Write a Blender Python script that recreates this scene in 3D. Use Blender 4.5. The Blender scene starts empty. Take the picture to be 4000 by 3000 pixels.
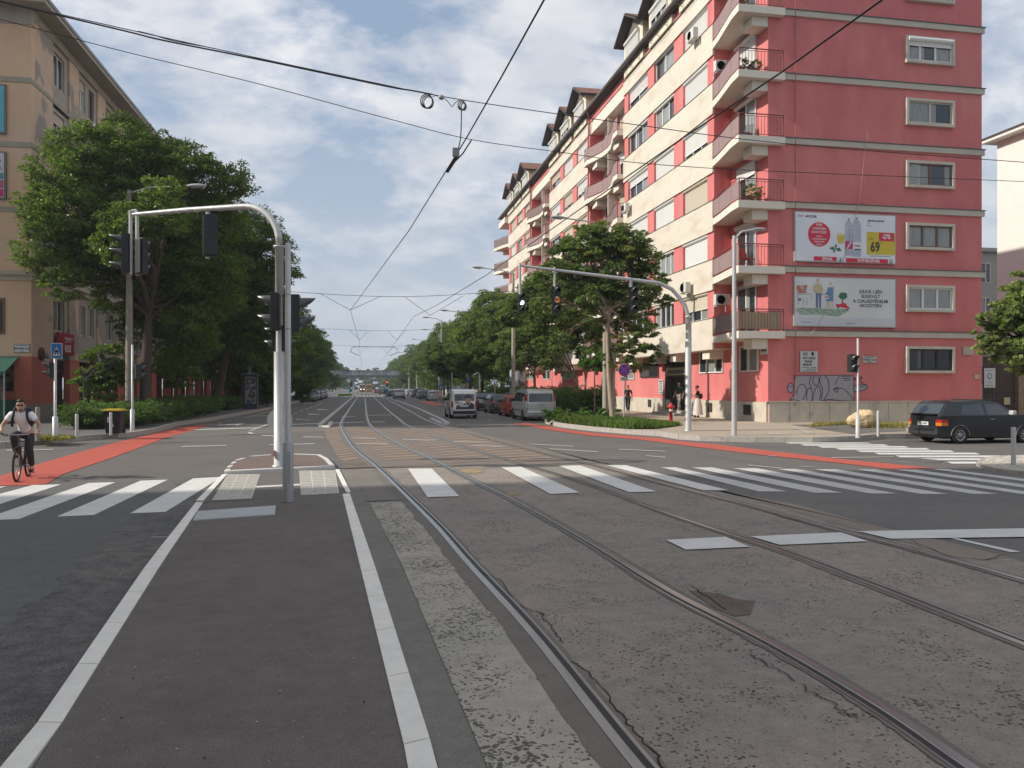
import bpy, bmesh, math, random
import numpy as np
from mathutils import Vector, Matrix
R = math.radians
random.seed(7)
scene = bpy.context.scene
col = scene.collection
# ---------------------------------------------------------------- camera
H = 2.0                      # lens height over the road
FPX = 3100.0                 # focal length in photo pixels (4000 wide)
YAW = math.atan2(582, FPX)
cam_d = bpy.data.cameras.new('camera'); cam = bpy.data.objects.new('camera', cam_d); col.objects.link(cam)
cam.location = (0, 0, H); cam.rotation_euler = (R(90), 0, -YAW)
cam_d.sensor_width = 36; cam_d.lens = FPX / 4000 * 36; cam_d.shift_y = 11 / 4000
cam_d.clip_start = 0.1; cam_d.clip_end = 5000
scene.camera = cam
FW = (math.sin(YAW), math.cos(YAW)); RT = (math.cos(YAW), -math.sin(YAW))
# ---------------------------------------------------------------- sun and sky
SUN_EL = R(33); SUN_AZ_VEC = (-1.0, -0.03)          # horizontal direction towards the sun
w = bpy.data.worlds.new('World'); scene.world = w; w.use_nodes = True
nt = w.node_tree; nt.nodes.clear()
def N(t, **k):
    n = nt.nodes.new(t)
    for a, b in k.items(): setattr(n, a, b)
    return n
out = N('ShaderNodeOutputWorld'); bg = N('ShaderNodeBackground')
sky = N('ShaderNodeTexSky', sky_type='NISHITA', sun_disc=False)
sky.sun_elevation = SUN_EL
sky.sun_rotation = math.atan2(SUN_AZ_VEC[0], SUN_AZ_VEC[1])
sky.air_density = 1.0; sky.dust_density = 1.6; sky.ozone_density = 1.5; sky.altitude = 100
tc = N('ShaderNodeTexCoord'); sep = N('ShaderNodeSeparateXYZ')
nt.links.new(tc.outputs['Generated'], sep.inputs[0])
zmax = N('ShaderNodeMath', operation='MAXIMUM'); zmax.inputs[1].default_value = 0.0
nt.links.new(sep.outputs[2], zmax.inputs[0])
zadd = N('ShaderNodeMath', operation='ADD'); zadd.inputs[1].default_value = 0.38
nt.links.new(zmax.outputs[0], zadd.inputs[0])
dx = N('ShaderNodeMath', operation='DIVIDE'); dy = N('ShaderNodeMath', operation='DIVIDE')
nt.links.new(sep.outputs[0], dx.inputs[0]); nt.links.new(zadd.outputs[0], dx.inputs[1])
nt.links.new(sep.outputs[1], dy.inputs[0]); nt.links.new(zadd.outputs[0], dy.inputs[1])
cmb = N('ShaderNodeCombineXYZ'); nt.links.new(dx.outputs[0], cmb.inputs[0]); nt.links.new(dy.outputs[0], cmb.inputs[1])
n1 = N('ShaderNodeTexNoise'); n1.inputs['Scale'].default_value = 3.1; n1.inputs['Detail'].default_value = 9; n1.inputs['Roughness'].default_value = 0.6; n1.inputs['Distortion'].default_value = 0.15
mp = N('ShaderNodeMapping'); mp.inputs['Location'].default_value = (3.1, 7.4, 1.7); mp.inputs['Scale'].default_value = (1.0, 1.25, 1)
nt.links.new(cmb.outputs[0], mp.inputs[0]); nt.links.new(mp.outputs[0], n1.inputs['Vector'])
cr = N('ShaderNodeValToRGB'); cr.color_ramp.elements[0].position = 0.41; cr.color_ramp.elements[1].position = 0.56
cr.color_ramp.elements[0].color = (0, 0, 0, 1); cr.color_ramp.elements[1].color = (1, 1, 1, 1)
nt.links.new(n1.outputs[0], cr.inputs[0])
n2 = N('ShaderNodeTexNoise'); n2.inputs['Scale'].default_value = 5.5; n2.inputs['Detail'].default_value = 6; n2.inputs['Roughness'].default_value = 0.55
nt.links.new(mp.outputs[0], n2.inputs['Vector'])
cc = N('ShaderNodeValToRGB')
cc.color_ramp.elements[0].position = 0.36; cc.color_ramp.elements[0].color = (5.5, 5.7, 6.2, 1)
cc.color_ramp.elements[1].position = 0.66; cc.color_ramp.elements[1].color = (7.6, 7.6, 7.8, 1)
nt.links.new(n2.outputs[0], cc.inputs[0])
CLOUD_AMT = N('ShaderNodeMath', operation='MULTIPLY'); CLOUD_AMT.inputs[1].default_value = 0.92
nt.links.new(cr.outputs[0], CLOUD_AMT.inputs[0])
# tone of the clear sky: a little paler than the model's
skm = N('ShaderNodeMix', data_type='RGBA'); skm.inputs[0].default_value = 0.72; skm.inputs[7].default_value = (3.0, 3.9, 5.3, 1)
nt.links.new(sky.outputs[0], skm.inputs[6])
# pale veil close to the horizon
veil = N('ShaderNodeMapRange'); veil.inputs[1].default_value = 0.0; veil.inputs[2].default_value = 0.38; veil.inputs[3].default_value = 0.92; veil.inputs[4].default_value = 0.0
nt.links.new(sep.outputs[2], veil.inputs[0])
mx = N('ShaderNodeMix', data_type='RGBA'); nt.links.new(CLOUD_AMT.outputs[0], mx.inputs[0]); nt.links.new(skm.outputs[2], mx.inputs[6]); nt.links.new(cc.outputs[0], mx.inputs[7])
mx2 = N('ShaderNodeMix', data_type='RGBA'); nt.links.new(veil.outputs[0], mx2.inputs[0]); nt.links.new(mx.outputs[2], mx2.inputs[6]); mx2.inputs[7].default_value = (4.7, 5.2, 5.8, 1)
nt.links.new(mx2.outputs[2], bg.inputs[0]); bg.inputs[1].default_value = 0.097
nt.links.new(bg.outputs[0], out.inputs[0])
sd = bpy.data.lights.new('sun', 'SUN'); sd.energy = 3.7; sd.angle = R(0.8); sd.color = (1.0, 0.935, 0.845)
so = bpy.data.objects.new('sun', sd); col.objects.link(so)
_sv = Vector((SUN_AZ_VEC[0] * math.cos(SUN_EL), SUN_AZ_VEC[1] * math.cos(SUN_EL), math.sin(SUN_EL)))
so.rotation_euler = _sv.to_track_quat('Z', 'Y').to_euler(); so.location = (-40, 0, 60)
scene.view_settings.view_transform = 'Standard'; scene.view_settings.look = 'None'
scene.view_settings.gamma = 1; scene.view_settings.exposure = 0.35; scene.view_settings.use_curve_mapping = False
scene.render.resolution_x = 1024; scene.render.resolution_y = 768
# ---------------------------------------------------------------- from photo position to place
def ray(u, v):
    dx = (u - 2000) / FPX; dz = -(v - 1511) / FPX
    return Vector((FW[0] + RT[0] * dx, FW[1] + RT[1] * dx, dz))
def gp(u, v, z=0.0):
    d = ray(u, v); t = (z - H) / d.z
    return Vector((d.x * t, d.y * t, z))
def xp(u, v, X):
    d = ray(u, v); t = X / d.x; return Vector((X, d.y * t, H + d.z * t))
def yp(u, v, Y):
    d = ray(u, v); t = Y / d.y; return Vector((d.x * t, Y, H + d.z * t))
def zp(u, v, z):
    return gp(u, v, z)
# ---------------------------------------------------------------- materials
MATS = {}
def mat(name, c=(.5, .5, .5), rough=.7, metal=0.0, var=0.0, vs=2.0, bump=0.0, bs=30.0, c2=None, c2s=1.0, c2lo=.5, c2hi=.6, emit=None, trans=0, spec=.5, coat=0, stretch=None, coord='Object'):
    if name in MATS: return MATS[name]
    m = bpy.data.materials.new(name); m.use_nodes = True; MATS[name] = m
    t = m.node_tree; b = t.nodes['Principled BSDF']; L = t.links.new
    b.inputs['Roughness'].default_value = rough; b.inputs['Metallic'].default_value = metal
    b.inputs['Specular IOR Level'].default_value = spec
    if coat: b.inputs['Coat Weight'].default_value = coat; b.inputs['Coat Roughness'].default_value = 0.08
    base = (*c, 1); b.inputs['Base Color'].default_value = base
    src = None
    def tex():
        tcn = t.nodes.new('ShaderNodeTexCoord'); mpn = t.nodes.new('ShaderNodeMapping')
        L(tcn.outputs[coord], mpn.inputs[0])
        if stretch: mpn.inputs['Scale'].default_value = stretch
        return mpn.outputs[0]
    if var or bump or c2: vec = tex()
    if c2:
        n = t.nodes.new('ShaderNodeTexNoise'); n.inputs['Scale'].default_value = c2s; n.inputs['Detail'].default_value = 6; L(vec, n.inputs['Vector'])
        mr = t.nodes.new('ShaderNodeMapRange'); mr.inputs[1].default_value = c2lo; mr.inputs[2].default_value = c2hi; L(n.outputs[0], mr.inputs[0])
        mix = t.nodes.new('ShaderNodeMix'); mix.data_type = 'RGBA'; mix.inputs[6].default_value = base; mix.inputs[7].default_value = (*c2, 1)
        L(mr.outputs[0], mix.inputs[0]); src = mix.outputs[2]
    if var:
        n = t.nodes.new('ShaderNodeTexNoise'); n.inputs['Scale'].default_value = vs; n.inputs['Detail'].default_value = 8; n.inputs['Roughness'].default_value = .65; L(vec, n.inputs['Vector'])
        mr = t.nodes.new('ShaderNodeMapRange'); mr.inputs[1].default_value = .25; mr.inputs[2].default_value = .75; mr.inputs[3].default_value = 1 - var; mr.inputs[4].default_value = 1 + var; L(n.outputs[0], mr.inputs[0])
        vm = t.nodes.new('ShaderNodeVectorMath'); vm.operation = 'SCALE'
        if src is None: vm.inputs[0].default_value = c
        else: L(src, vm.inputs[0])
        L(mr.outputs[0], vm.inputs['Scale']); src = vm.outputs[0]
    if src is not None: L(src, b.inputs['Base Color'])
    if bump:
        n = t.nodes.new('ShaderNodeTexNoise'); n.inputs['Scale'].default_value = bs; n.inputs['Detail'].default_value = 5; L(vec, n.inputs['Vector'])
        bp = t.nodes.new('ShaderNodeBump'); bp.inputs['Strength'].default_value = min(1, bump); bp.inputs['Distance'].default_value = 0.02 if bump <= 1 else .02 * bump
        L(n.outputs[0], bp.inputs['Height']); L(bp.outputs[0], b.inputs['Normal'])
    if emit: b.inputs['Emission Color'].default_value = (*emit[0], 1); b.inputs['Emission Strength'].default_value = emit[1]
    if trans: b.inputs['Transmission Weight'].default_value = trans
    return m
def asphalt(name, c, c2, speck=.5, patch=.25, pits=0.0, pitscale=24, tint=None, crackamt=0):
    """road surface: aggregate speckle, soft stains, optional wear pits"""
    if name in MATS: return MATS[name]
    m = bpy.data.materials.new(name); m.use_nodes = True; MATS[name] = m
    t = m.node_tree; b = t.nodes['Principled BSDF']; L = t.links.new
    def nd(x): return t.nodes.new(x)
    tcn = nd('ShaderNodeTexCoord'); V = tcn.outputs['Object']
    big = nd('ShaderNodeTexNoise'); big.inputs['Scale'].default_value = .45; big.inputs['Detail'].default_value = 7; big.inputs['Roughness'].default_value = .62; L(V, big.inputs['Vector'])
    mr = nd('ShaderNodeMapRange'); mr.inputs[1].default_value = .35; mr.inputs[2].default_value = .68; L(big.outputs[0], mr.inputs[0])
    mix = nd('ShaderNodeMix'); mix.data_type = 'RGBA'; mix.inputs[6].default_value = (*c, 1); mix.inputs[7].default_value = (*c2, 1); L(mr.outputs[0], mix.inputs[0])
    fine = nd('ShaderNodeTexNoise'); fine.inputs['Scale'].default_value = 95; fine.inputs['Detail'].default_value = 3; fine.inputs['Roughness'].default_value = .7; L(V, fine.inputs['Vector'])
    fr = nd('ShaderNodeMapRange'); fr.inputs[1].default_value = .3; fr.inputs[2].default_value = .7; fr.inputs[3].default_value = 1 - speck; fr.inputs[4].default_value = 1 + speck; L(fine.outputs[0], fr.inputs[0])
    mid = nd('ShaderNodeTexNoise'); mid.inputs['Scale'].default_value = 5; mid.inputs['Detail'].default_value = 6; mid.inputs['Roughness'].default_value = .7; L(V, mid.inputs['Vector'])
    mr2 = nd('ShaderNodeMapRange'); mr2.inputs[1].default_value = .3; mr2.inputs[2].default_value = .7; mr2.inputs[3].default_value = 1 - patch; mr2.inputs[4].default_value = 1 + patch; L(mid.outputs[0], mr2.inputs[0])
    mul = nd('ShaderNodeMath'); mul.operation = 'MULTIPLY'; L(fr.outputs[0], mul.inputs[0]); L(mr2.outputs[0], mul.inputs[1])
    vm = nd('ShaderNodeVectorMath'); vm.operation = 'SCALE'; L(mix.outputs[2], vm.inputs[0]); L(mul.outputs[0], vm.inputs['Scale'])
    src = vm.outputs[0]; hsrc = fine.outputs[0]
    # a few pale stone chips
    vo = nd('ShaderNodeTexVoronoi'); vo.inputs['Scale'].default_value = 16; L(V, vo.inputs['Vector'])
    lt = nd('ShaderNodeMath'); lt.operation = 'LESS_THAN'; lt.inputs[1].default_value = .085; L(vo.outputs['Distance'], lt.inputs[0])
    sp = nd('ShaderNodeSeparateColor'); L(vo.outputs['Color'], sp.inputs[0])
    gt = nd('ShaderNodeMath'); gt.operation = 'GREATER_THAN'; gt.inputs[1].default_value = .86; L(sp.outputs[0], gt.inputs[0])
    an = nd('ShaderNodeMath'); an.operation = 'MULTIPLY'; L(lt.outputs[0], an.inputs[0]); L(gt.outputs[0], an.inputs[1])
    mc = nd('ShaderNodeMix'); mc.data_type = 'RGBA'; L(an.outputs[0], mc.inputs[0]); L(src, mc.inputs[6]); mc.inputs[7].default_value = (.34, .32, .29, 1); src = mc.outputs[2]
    if pits:
        wn = nd('ShaderNodeTexNoise'); wn.inputs['Scale'].default_value = 9; wn.inputs['Detail'].default_value = 2; L(V, wn.inputs['Vector'])
        vs_ = nd('ShaderNodeVectorMath'); vs_.operation = 'SCALE'; vs_.inputs['Scale'].default_value = .09; L(wn.outputs['Color'], vs_.inputs[0])
        va = nd('ShaderNodeVectorMath'); L(V, va.inputs[0]); L(vs_.outputs[0], va.inputs[1])
        pv = nd('ShaderNodeTexVoronoi'); pv.inputs['Scale'].default_value = pitscale; L(va.outputs[0], pv.inputs['Vector'])
        dens = nd('ShaderNodeTexNoise'); dens.inputs['Scale'].default_value = 1.3; dens.inputs['Detail'].default_value = 4; L(V, dens.inputs['Vector'])
        dr = nd('ShaderNodeMapRange'); dr.inputs[1].default_value = .25; dr.inputs[2].default_value = .62; dr.inputs[3].default_value = 0; dr.inputs[4].default_value = pits; L(dens.outputs[0], dr.inputs[0])
        sc = nd('ShaderNodeSeparateColor'); L(pv.outputs['Color'], sc.inputs[0])
        rr = nd('ShaderNodeMath'); rr.operation = 'MULTIPLY'; L(sc.outputs[1], rr.inputs[0]); L(dr.outputs[0], rr.inputs[1])
        sb = nd('ShaderNodeMath'); sb.operation = 'SUBTRACT'; L(rr.outputs[0], sb.inputs[0]); L(pv.outputs['Distance'], sb.inputs[1])
        pm = nd('ShaderNodeMapRange'); pm.inputs[1].default_value = 0; pm.inputs[2].default_value = .12; L(sb.outputs[0], pm.inputs[0])
        mp2 = nd('ShaderNodeMix'); mp2.data_type = 'RGBA'; L(pm.outputs[0], mp2.inputs[0]); L(src, mp2.inputs[6]); mp2.inputs[7].default_value = (c[0] * .27, c[1] * .27, c[2] * .28, 1); src = mp2.outputs[2]
        hm = nd('ShaderNodeMath'); hm.operation = 'MULTIPLY_ADD'; L(pm.outputs[0], hm.inputs[0]); hm.inputs[1].default_value = -1.6; L(fine.outputs[0], hm.inputs[2]); hsrc = hm.outputs[0]
    L(src, b.inputs['Base Color']); b.inputs['Roughness'].default_value = .86; b.inputs['Specular IOR Level'].default_value = .35
    bp = nd('ShaderNodeBump'); bp.inputs['Strength'].default_value = .55; bp.inputs['Distance'].default_value = .006; L(hsrc, bp.inputs['Height']); L(bp.outputs[0], b.inputs['Normal'])
    return m
def paint(name, c, wear=.45, under=(.10, .098, .095), scale=14):
    """road paint worn through to the asphalt"""
    if name in MATS: return MATS[name]
    m = bpy.data.materials.new(name); m.use_nodes = True; MATS[name] = m
    t = m.node_tree; b = t.nodes['Principled BSDF']; L = t.links.new
    tcn = t.nodes.new('ShaderNodeTexCoord'); V = tcn.outputs['Object']
    n = t.nodes.new('ShaderNodeTexNoise'); n.inputs['Scale'].default_value = scale; n.inputs['Detail'].default_value = 8; n.inputs['Roughness'].default_value = .8; L(V, n.inputs['Vector'])
    n3 = t.nodes.new('ShaderNodeTexNoise'); n3.inputs['Scale'].default_value = 1.1; n3.inputs['Detail'].default_value = 3; L(V, n3.inputs['Vector'])
    ad = t.nodes.new('ShaderNodeMath'); ad.operation = 'MULTIPLY_ADD'; L(n3.outputs[0], ad.inputs[0]); ad.inputs[1].default_value = .5; L(n.outputs[0], ad.inputs[2])
    mr = t.nodes.new('ShaderNodeMapRange'); mr.inputs[1].default_value = .60 + .3 * (.5 - wear) * -1 - .15 + .0; mr.inputs[1].default_value = .38 + wear * .35; mr.inputs[2].default_value = mr.inputs[1].default_value + .16
    L(ad.outputs[0], mr.inputs[0])
    d = t.nodes.new('ShaderNodeTexNoise'); d.inputs['Scale'].default_value = 2.2; d.inputs['Detail'].default_value = 6; L(V, d.inputs['Vector'])
    dr = t.nodes.new('ShaderNodeMapRange'); dr.inputs[3].default_value = .74; dr.inputs[4].default_value = 1.14; L(d.outputs[0], dr.inputs[0])
    vm = t.nodes.new('ShaderNodeVectorMath'); vm.operation = 'SCALE'; vm.inputs[0].default_value = c; L(dr.outputs[0], vm.inputs['Scale'])
    mix = t.nodes.new('ShaderNodeMix'); mix.data_type = 'RGBA'; mix.inputs[6].default_value = (*under, 1); L(vm.outputs[0], mix.inputs[7]); L(mr.outputs[0], mix.inputs[0])
    L(mix.outputs[2], b.inputs['Base Color']); b.inputs['Roughness'].default_value = .7
    return m
def leafmat(name, c, c2, trans=.35):
    if name in MATS: return MATS[name]
    m = bpy.data.materials.new(name); m.use_nodes = True; MATS[name] = m
    t = m.node_tree; t.nodes.clear(); L = t.links.new
    o = t.nodes.new('ShaderNodeOutputMaterial'); ms = t.nodes.new('ShaderNodeMixShader'); ms.inputs[0].default_value = trans
    df = t.nodes.new('ShaderNodeBsdfDiffuse'); tr = t.nodes.new('ShaderNodeBsdfTranslucent'); gl = t.nodes.new('ShaderNodeBsdfGlossy'); gl.inputs['Roughness'].default_value = .55; gl.inputs['Color'].default_value = (1, 1, 1, 1)
    g = t.nodes.new('ShaderNodeNewGeometry'); cr = t.nodes.new('ShaderNodeValToRGB')
    cr.color_ramp.elements[0].color = (*c, 1); cr.color_ramp.elements[1].color = (*c2, 1); L(g.outputs['Random Per Island'], cr.inputs[0])
    tcn = t.nodes.new('ShaderNodeTexCoord'); n = t.nodes.new('ShaderNodeTexNoise'); n.inputs['Scale'].default_value = .55; n.inputs['Detail'].default_value = 3; L(tcn.outputs['Object'], n.inputs['Vector'])
    mr = t.nodes.new('ShaderNodeMapRange'); mr.inputs[1].default_value = .3; mr.inputs[2].default_value = .7; mr.inputs[3].default_value = .7; mr.inputs[4].default_value = 1.35; L(n.outputs[0], mr.inputs[0])
    vm = t.nodes.new('ShaderNodeVectorMath'); vm.operation = 'SCALE'; L(cr.outputs[0], vm.inputs[0]); L(mr.outputs[0], vm.inputs['Scale'])
    L(vm.outputs[0], df.inputs[0]); 
    hs = t.nodes.new('ShaderNodeVectorMath'); hs.operation = 'MULTIPLY'; hs.inputs[1].default_value = (1.5, 1.7, .7); L(vm.outputs[0], hs.inputs[0]); L(hs.outputs[0], tr.inputs[0])
    L(df.outputs[0], ms.inputs[1]); L(tr.outputs[0], ms.inputs[2])
    fr = t.nodes.new('ShaderNodeFresnel'); fr.inputs[0].default_value = 1.33; fm = t.nodes.new('ShaderNodeMath'); fm.operation = 'MULTIPLY'; fm.inputs[1].default_value = .07; L(fr.outputs[0], fm.inputs[0])
    m2 = t.nodes.new('ShaderNodeMixShader'); L(fm.outputs[0], m2.inputs[0]); L(ms.outputs[0], m2.inputs[1]); L(gl.outputs[0], m2.inputs[2])
    L(m2.outputs[0], o.inputs[0])
    return m
# ---------------------------------------------------------------- mesh building
def tag(o, label=None, cat=None, group=None, kind=None):
    if label: o['label'] = label
    if cat: o['category'] = cat
    if group: o['group'] = group
    if kind: o['kind'] = kind
    return o
def thing(name, label, cat, loc=(0, 0, 0), rz=0, group=None):
    o = bpy.data.objects.new(name, None); col.objects.link(o)
    o.location = loc; o.rotation_euler = (0, 0, rz); o.empty_display_size = .2
    return tag(o, label, cat, group)
class MB:
    """collects boxes, tubes and polygons and links them as one mesh object"""
    def __init__(s, M=None, xf=None):
        s.v = []; s.f = []; s.m = []; s.sm = []; s.M = M; s.xf = xf
    def add(s, vs, fs, mi=0, smooth=False):
        b = len(s.v)
        for p in vs:
            p = Vector(p)
            if s.M is not None: p = s.M @ p
            if s.xf is not None: p = Vector(s.xf(p))
            s.v.append(p)
        for f in fs: s.f.append([b + i for i in f]); s.m.append(mi); s.sm.append(smooth)
        return s
    def box(s, x0, x1, y0, y1, z0, z1, mi=0):
        if x1 < x0: x0, x1 = x1, x0
        if y1 < y0: y0, y1 = y1, y0
        vs = [(x0, y0, z0), (x1, y0, z0), (x1, y1, z0), (x0, y1, z0), (x0, y0, z1), (x1, y0, z1), (x1, y1, z1), (x0, y1, z1)]
        return s.add(vs, [(0, 3, 2, 1), (4, 5, 6, 7), (0, 1, 5, 4), (1, 2, 6, 5), (2, 3, 7, 6), (3, 0, 4, 7)], mi)
    def prism(s, poly, z0, z1, mi=0, cap=True):
        n = len(poly)
        a = sum(poly[i][0] * poly[(i + 1) % n][1] - poly[(i + 1) % n][0] * poly[i][1] for i in range(n))
        if a < 0: poly = poly[::-1]
        vs = [(p[0], p[1], z0) for p in poly] + [(p[0], p[1], z1) for p in poly]
        fs = [(i, (i + 1) % n, n + (i + 1) % n, n + i) for i in range(n)]
        if cap: fs += [tuple(range(n, 2 * n)), tuple(range(n - 1, -1, -1))]
        return s.add(vs, fs, mi)
    def poly(s, pts, mi=0): return s.add(pts, [tuple(range(len(pts)))], mi)
    def flat(s, poly, z, mi=0):
        n = len(poly)
        a = sum(poly[i][0] * poly[(i + 1) % n][1] - poly[(i + 1) % n][0] * poly[i][1] for i in range(n))
        if a < 0: poly = poly[::-1]
        return s.add([(p[0], p[1], z) for p in poly], [tuple(range(n))], mi)
    def tube(s, path, r, n=8, mi=0, caps=True, smooth=True):
        path = [Vector(p) for p in path]; k = len(path)
        rs = r if isinstance(r, (list, tuple)) else [r] * k
        vs = []; up = None
        for i, p in enumerate(path):
            d = (path[min(i + 1, k - 1)] - path[max(i - 1, 0)])
            if d.length < 1e-9: d = Vector((0, 0, 1))
            d.normalize()
            if up is None: up = Vector((0, 0, 1)) if abs(d.z) < .9 else Vector((1, 0, 0))
            a = d.cross(up); 
            if a.length < 1e-6: a = d.cross(Vector((0, 1, 0)))
            a.normalize(); b = d.cross(a).normalized(); up = -b if False else up
            for j in range(n):
                t = 2 * math.pi * j / n
                vs.append(p + (a * math.cos(t) + b * math.sin(t)) * rs[i])
        fs = []
        for i in range(k - 1):
            for j in range(n):
                fs.append((i * n + j, i * n + (j + 1) % n, (i + 1) * n + (j + 1) % n, (i + 1) * n + j))
        s.add(vs, fs, mi, smooth)
        if caps:
            s.add(vs[:n], [tuple(range(n))], mi); s.add(vs[-n:], [tuple(range(n - 1, -1, -1))], mi)
        return s
    def cyl(s, p0, p1, r0, r1=None, n=12, mi=0, smooth=True):
        return s.tube([p0, p1], [r0, r0 if r1 is None else r1], n, mi, True, smooth)
    def lathe(s, prof, c=(0, 0, 0), n=20, mi=0, axis='z', smooth=True, cap=True):
        vs = []; k = len(prof)
        for (r, h) in prof:
            for j in range(n):
                t = 2 * math.pi * j / n; a, b = r * math.cos(t), r * math.sin(t)
                q = (a, b, h) if axis == 'z' else ((a, h, b) if axis == 'y' else (h, a, b))
                vs.append((c[0] + q[0], c[1] + q[1], c[2] + q[2]))
        fs = []
        for i in range(k - 1):
            for j in range(n):
                fs.append((i * n + j, i * n + (j + 1) % n, (i + 1) * n + (j + 1) % n, (i + 1) * n + j))
        s.add(vs, fs, mi, smooth)
        if cap and prof[0][0] > 1e-4: s.add(vs[:n], [tuple(range(n - 1, -1, -1))], mi)
        if cap and prof[-1][0] > 1e-4: s.add(vs[-n:], [tuple(range(n))], mi)
        return s
    def ball(s, c, r, n=12, mi=0, sc=(1, 1, 1)):
        prof = [(max(1e-5, math.sin(math.pi * i / (n // 2 + 2))), -math.cos(math.pi * i / (n // 2 + 2))) for i in range(n // 2 + 3)]
        vs = []; fs = []; k = len(prof)
        for (rr, h) in prof:
            for j in range(n):
                t = 2 * math.pi * j / n
                vs.append((c[0] + rr * math.cos(t) * r * sc[0], c[1] + rr * math.sin(t) * r * sc[1], c[2] + h * r * sc[2]))
        for i in range(k - 1):
            for j in range(n): fs.append((i * n + j, i * n + (j + 1) % n, (i + 1) * n + (j + 1) % n, (i + 1) * n + j))
        return s.add(vs, fs, mi, True)
    def build(s, name, mats, parent=None, off=(0, 0, 0), loc=None, rz=0, bevel=0):
        """off is subtracted from the vertices (a thing's base); loc places the object"""
        me = bpy.data.meshes.new(name)
        off = Vector(off)
        me.from_pydata([tuple(p - off) for p in s.v], [], s.f)
        if not isinstance(mats, (list, tuple)): mats = [mats]
        for m in mats: me.materials.append(m)
        me.polygons.foreach_set('material_index', s.m); me.polygons.foreach_set('use_smooth', s.sm)
        me.update()
        o = bpy.data.objects.new(name, me); col.objects.link(o)
        if parent is not None: o.parent = parent
        if loc is not None: o.location = loc
        elif parent is None: o.location = off
        o.rotation_euler = (0, 0, rz)
        if bevel:
            b = o.modifiers.new('bevel', 'BEVEL'); b.width = bevel; b.segments = 2; b.limit_method = 'ANGLE'; b.angle_limit = R(40)
        return o
def kids(o): return list(o.children)
def copy_tree(o, parent=None):
    c = o.copy(); col.objects.link(c)
    if parent is not None: c.parent = parent
    for ch in kids(o): copy_tree(ch, c)
    return c
def placed(proto, used, loc, rz=0, label=None, sc=None):
    o = proto if not used else copy_tree(proto)
    o.location = loc; o.rotation_euler = (0, 0, rz)
    if label: o['label'] = label
    if sc: o.scale = (sc, sc, sc) if isinstance(sc, (int, float)) else sc
    return o
def text(s, size, M, mtl, name='lettering', parent=None, ext=.004, align='CENTER', off=(0, 0, 0), sx=1.0, bold=0.0, spacing=1.0, shear=0):
    """words as a mesh; M maps the text plane (x right, y up, z out) to place"""
    cu = bpy.data.curves.new('t', 'FONT'); cu.body = s; cu.size = size; cu.align_x = align; cu.align_y = 'CENTER'; cu.extrude = ext; cu.offset = bold; cu.space_character = spacing; cu.shear = shear
    cu.resolution_u = 2
    ob = bpy.data.objects.new('t', cu); col.objects.link(ob)
    dg = bpy.context.evaluated_depsgraph_get(); dg.update()
    me = bpy.data.meshes.new_from_object(ob.evaluated_get(dg)); bpy.data.objects.remove(ob); bpy.data.curves.remove(cu)
    T = Matrix.Translation(-Vector(off)) @ M @ Matrix.Diagonal((sx, 1, 1, 1))
    me.transform(T); me.materials.clear(); me.materials.append(mtl); me.name = name
    o = bpy.data.objects.new(name, me); col.objects.link(o)
    if parent is not None: o.parent = parent
    return o
def MX(loc, face):
    """plane facing -Y (towards the camera), -X (towards the street) or +X"""
    if face == '-Y': r = Matrix.Rotation(R(90), 4, 'X')
    elif face == '-X': r = Matrix.Rotation(R(-90), 4, 'Z') @ Matrix.Rotation(R(90), 4, 'X')
    elif face == '+X': r = Matrix.Rotation(R(90), 4, 'Z') @ Matrix.Rotation(R(90), 4, 'X')
    else: r = Matrix.Identity(4)
    return Matrix.Translation(Vector(loc)) @ r
def spline(pts, k=8):
    P = [Vector(p) for p in pts]; P = [P[0] * 2 - P[1]] + P + [P[-1] * 2 - P[-2]]; o = []
    for i in range(1, len(P) - 2):
        for j in range(k):
            t = j / k; a, b, c, d = P[i - 1], P[i], P[i + 1], P[i + 2]
            o.append(.5 * ((2 * b) + (c - a) * t + (2 * a - 5 * b + 4 * c - d) * t * t + (3 * b - a - 3 * c + d) * t ** 3))
    o.append(P[-2]); return o
def ribbon(path, a, b, z):
    """band between the lateral offsets a and b of a ground path"""
    L_, R_ = [], []
    for i, p in enumerate(path):
        d = path[min(i + 1, len(path) - 1)] - path[max(i - 1, 0)]; d = Vector((d.x, d.y, 0)).normalized(); n = Vector((d.y, -d.x, 0))
        aa = a(i) if callable(a) else a; bb = b(i) if callable(b) else b
        L_.append((p + n * aa)); R_.append((p + n * bb))
    m = MB(); k = len(path); m.add([(q.x, q.y, z) for q in L_ + R_], [(i, k + i, k + i + 1, i + 1) for i in range(k - 1)]); return m
# ================================================================ ground, road and markings
Z1 = lambda x, y: (x / 1.6385, 1650 + y / 1.6385)
Z2 = lambda x, y: (1200 + x / 1.58, 1650 + y / 1.58)
Z3 = lambda x, y: (2600 + x / 1.58, 1800 + y / 1.58)
ZB = lambda x, y: (1250 + x / 3.16, 1200 + y / 3.16)
ZR = lambda x, y: (3000 + x / 2.212, 1250 + y / 2.212)
ZF = lambda x, y: (700 + x / 3.16, 1250 + y / 3.16)
def pg(pts, z=0.0, zf=None): return [gp(*(zf(*p) if zf else p), z) for p in pts]
A_road = asphalt('asphalt_worn', (.150, .136, .122), (.118, .110, .102), .28, .10)
A_dark = asphalt('asphalt_street', (.175, .160, .142), (.140, .131, .120), .30, .12)
A_blue = asphalt('asphalt_new', (.115, .117, .112), (.135, .134, .126), .38, .13)
A_isl = asphalt('asphalt_island', (.132, .115, .102), (.160, .140, .120), .42, .16)
A_fil = asphalt('asphalt_filler', (.215, .195, .168), (.17, .158, .14), .25, .14)
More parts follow.
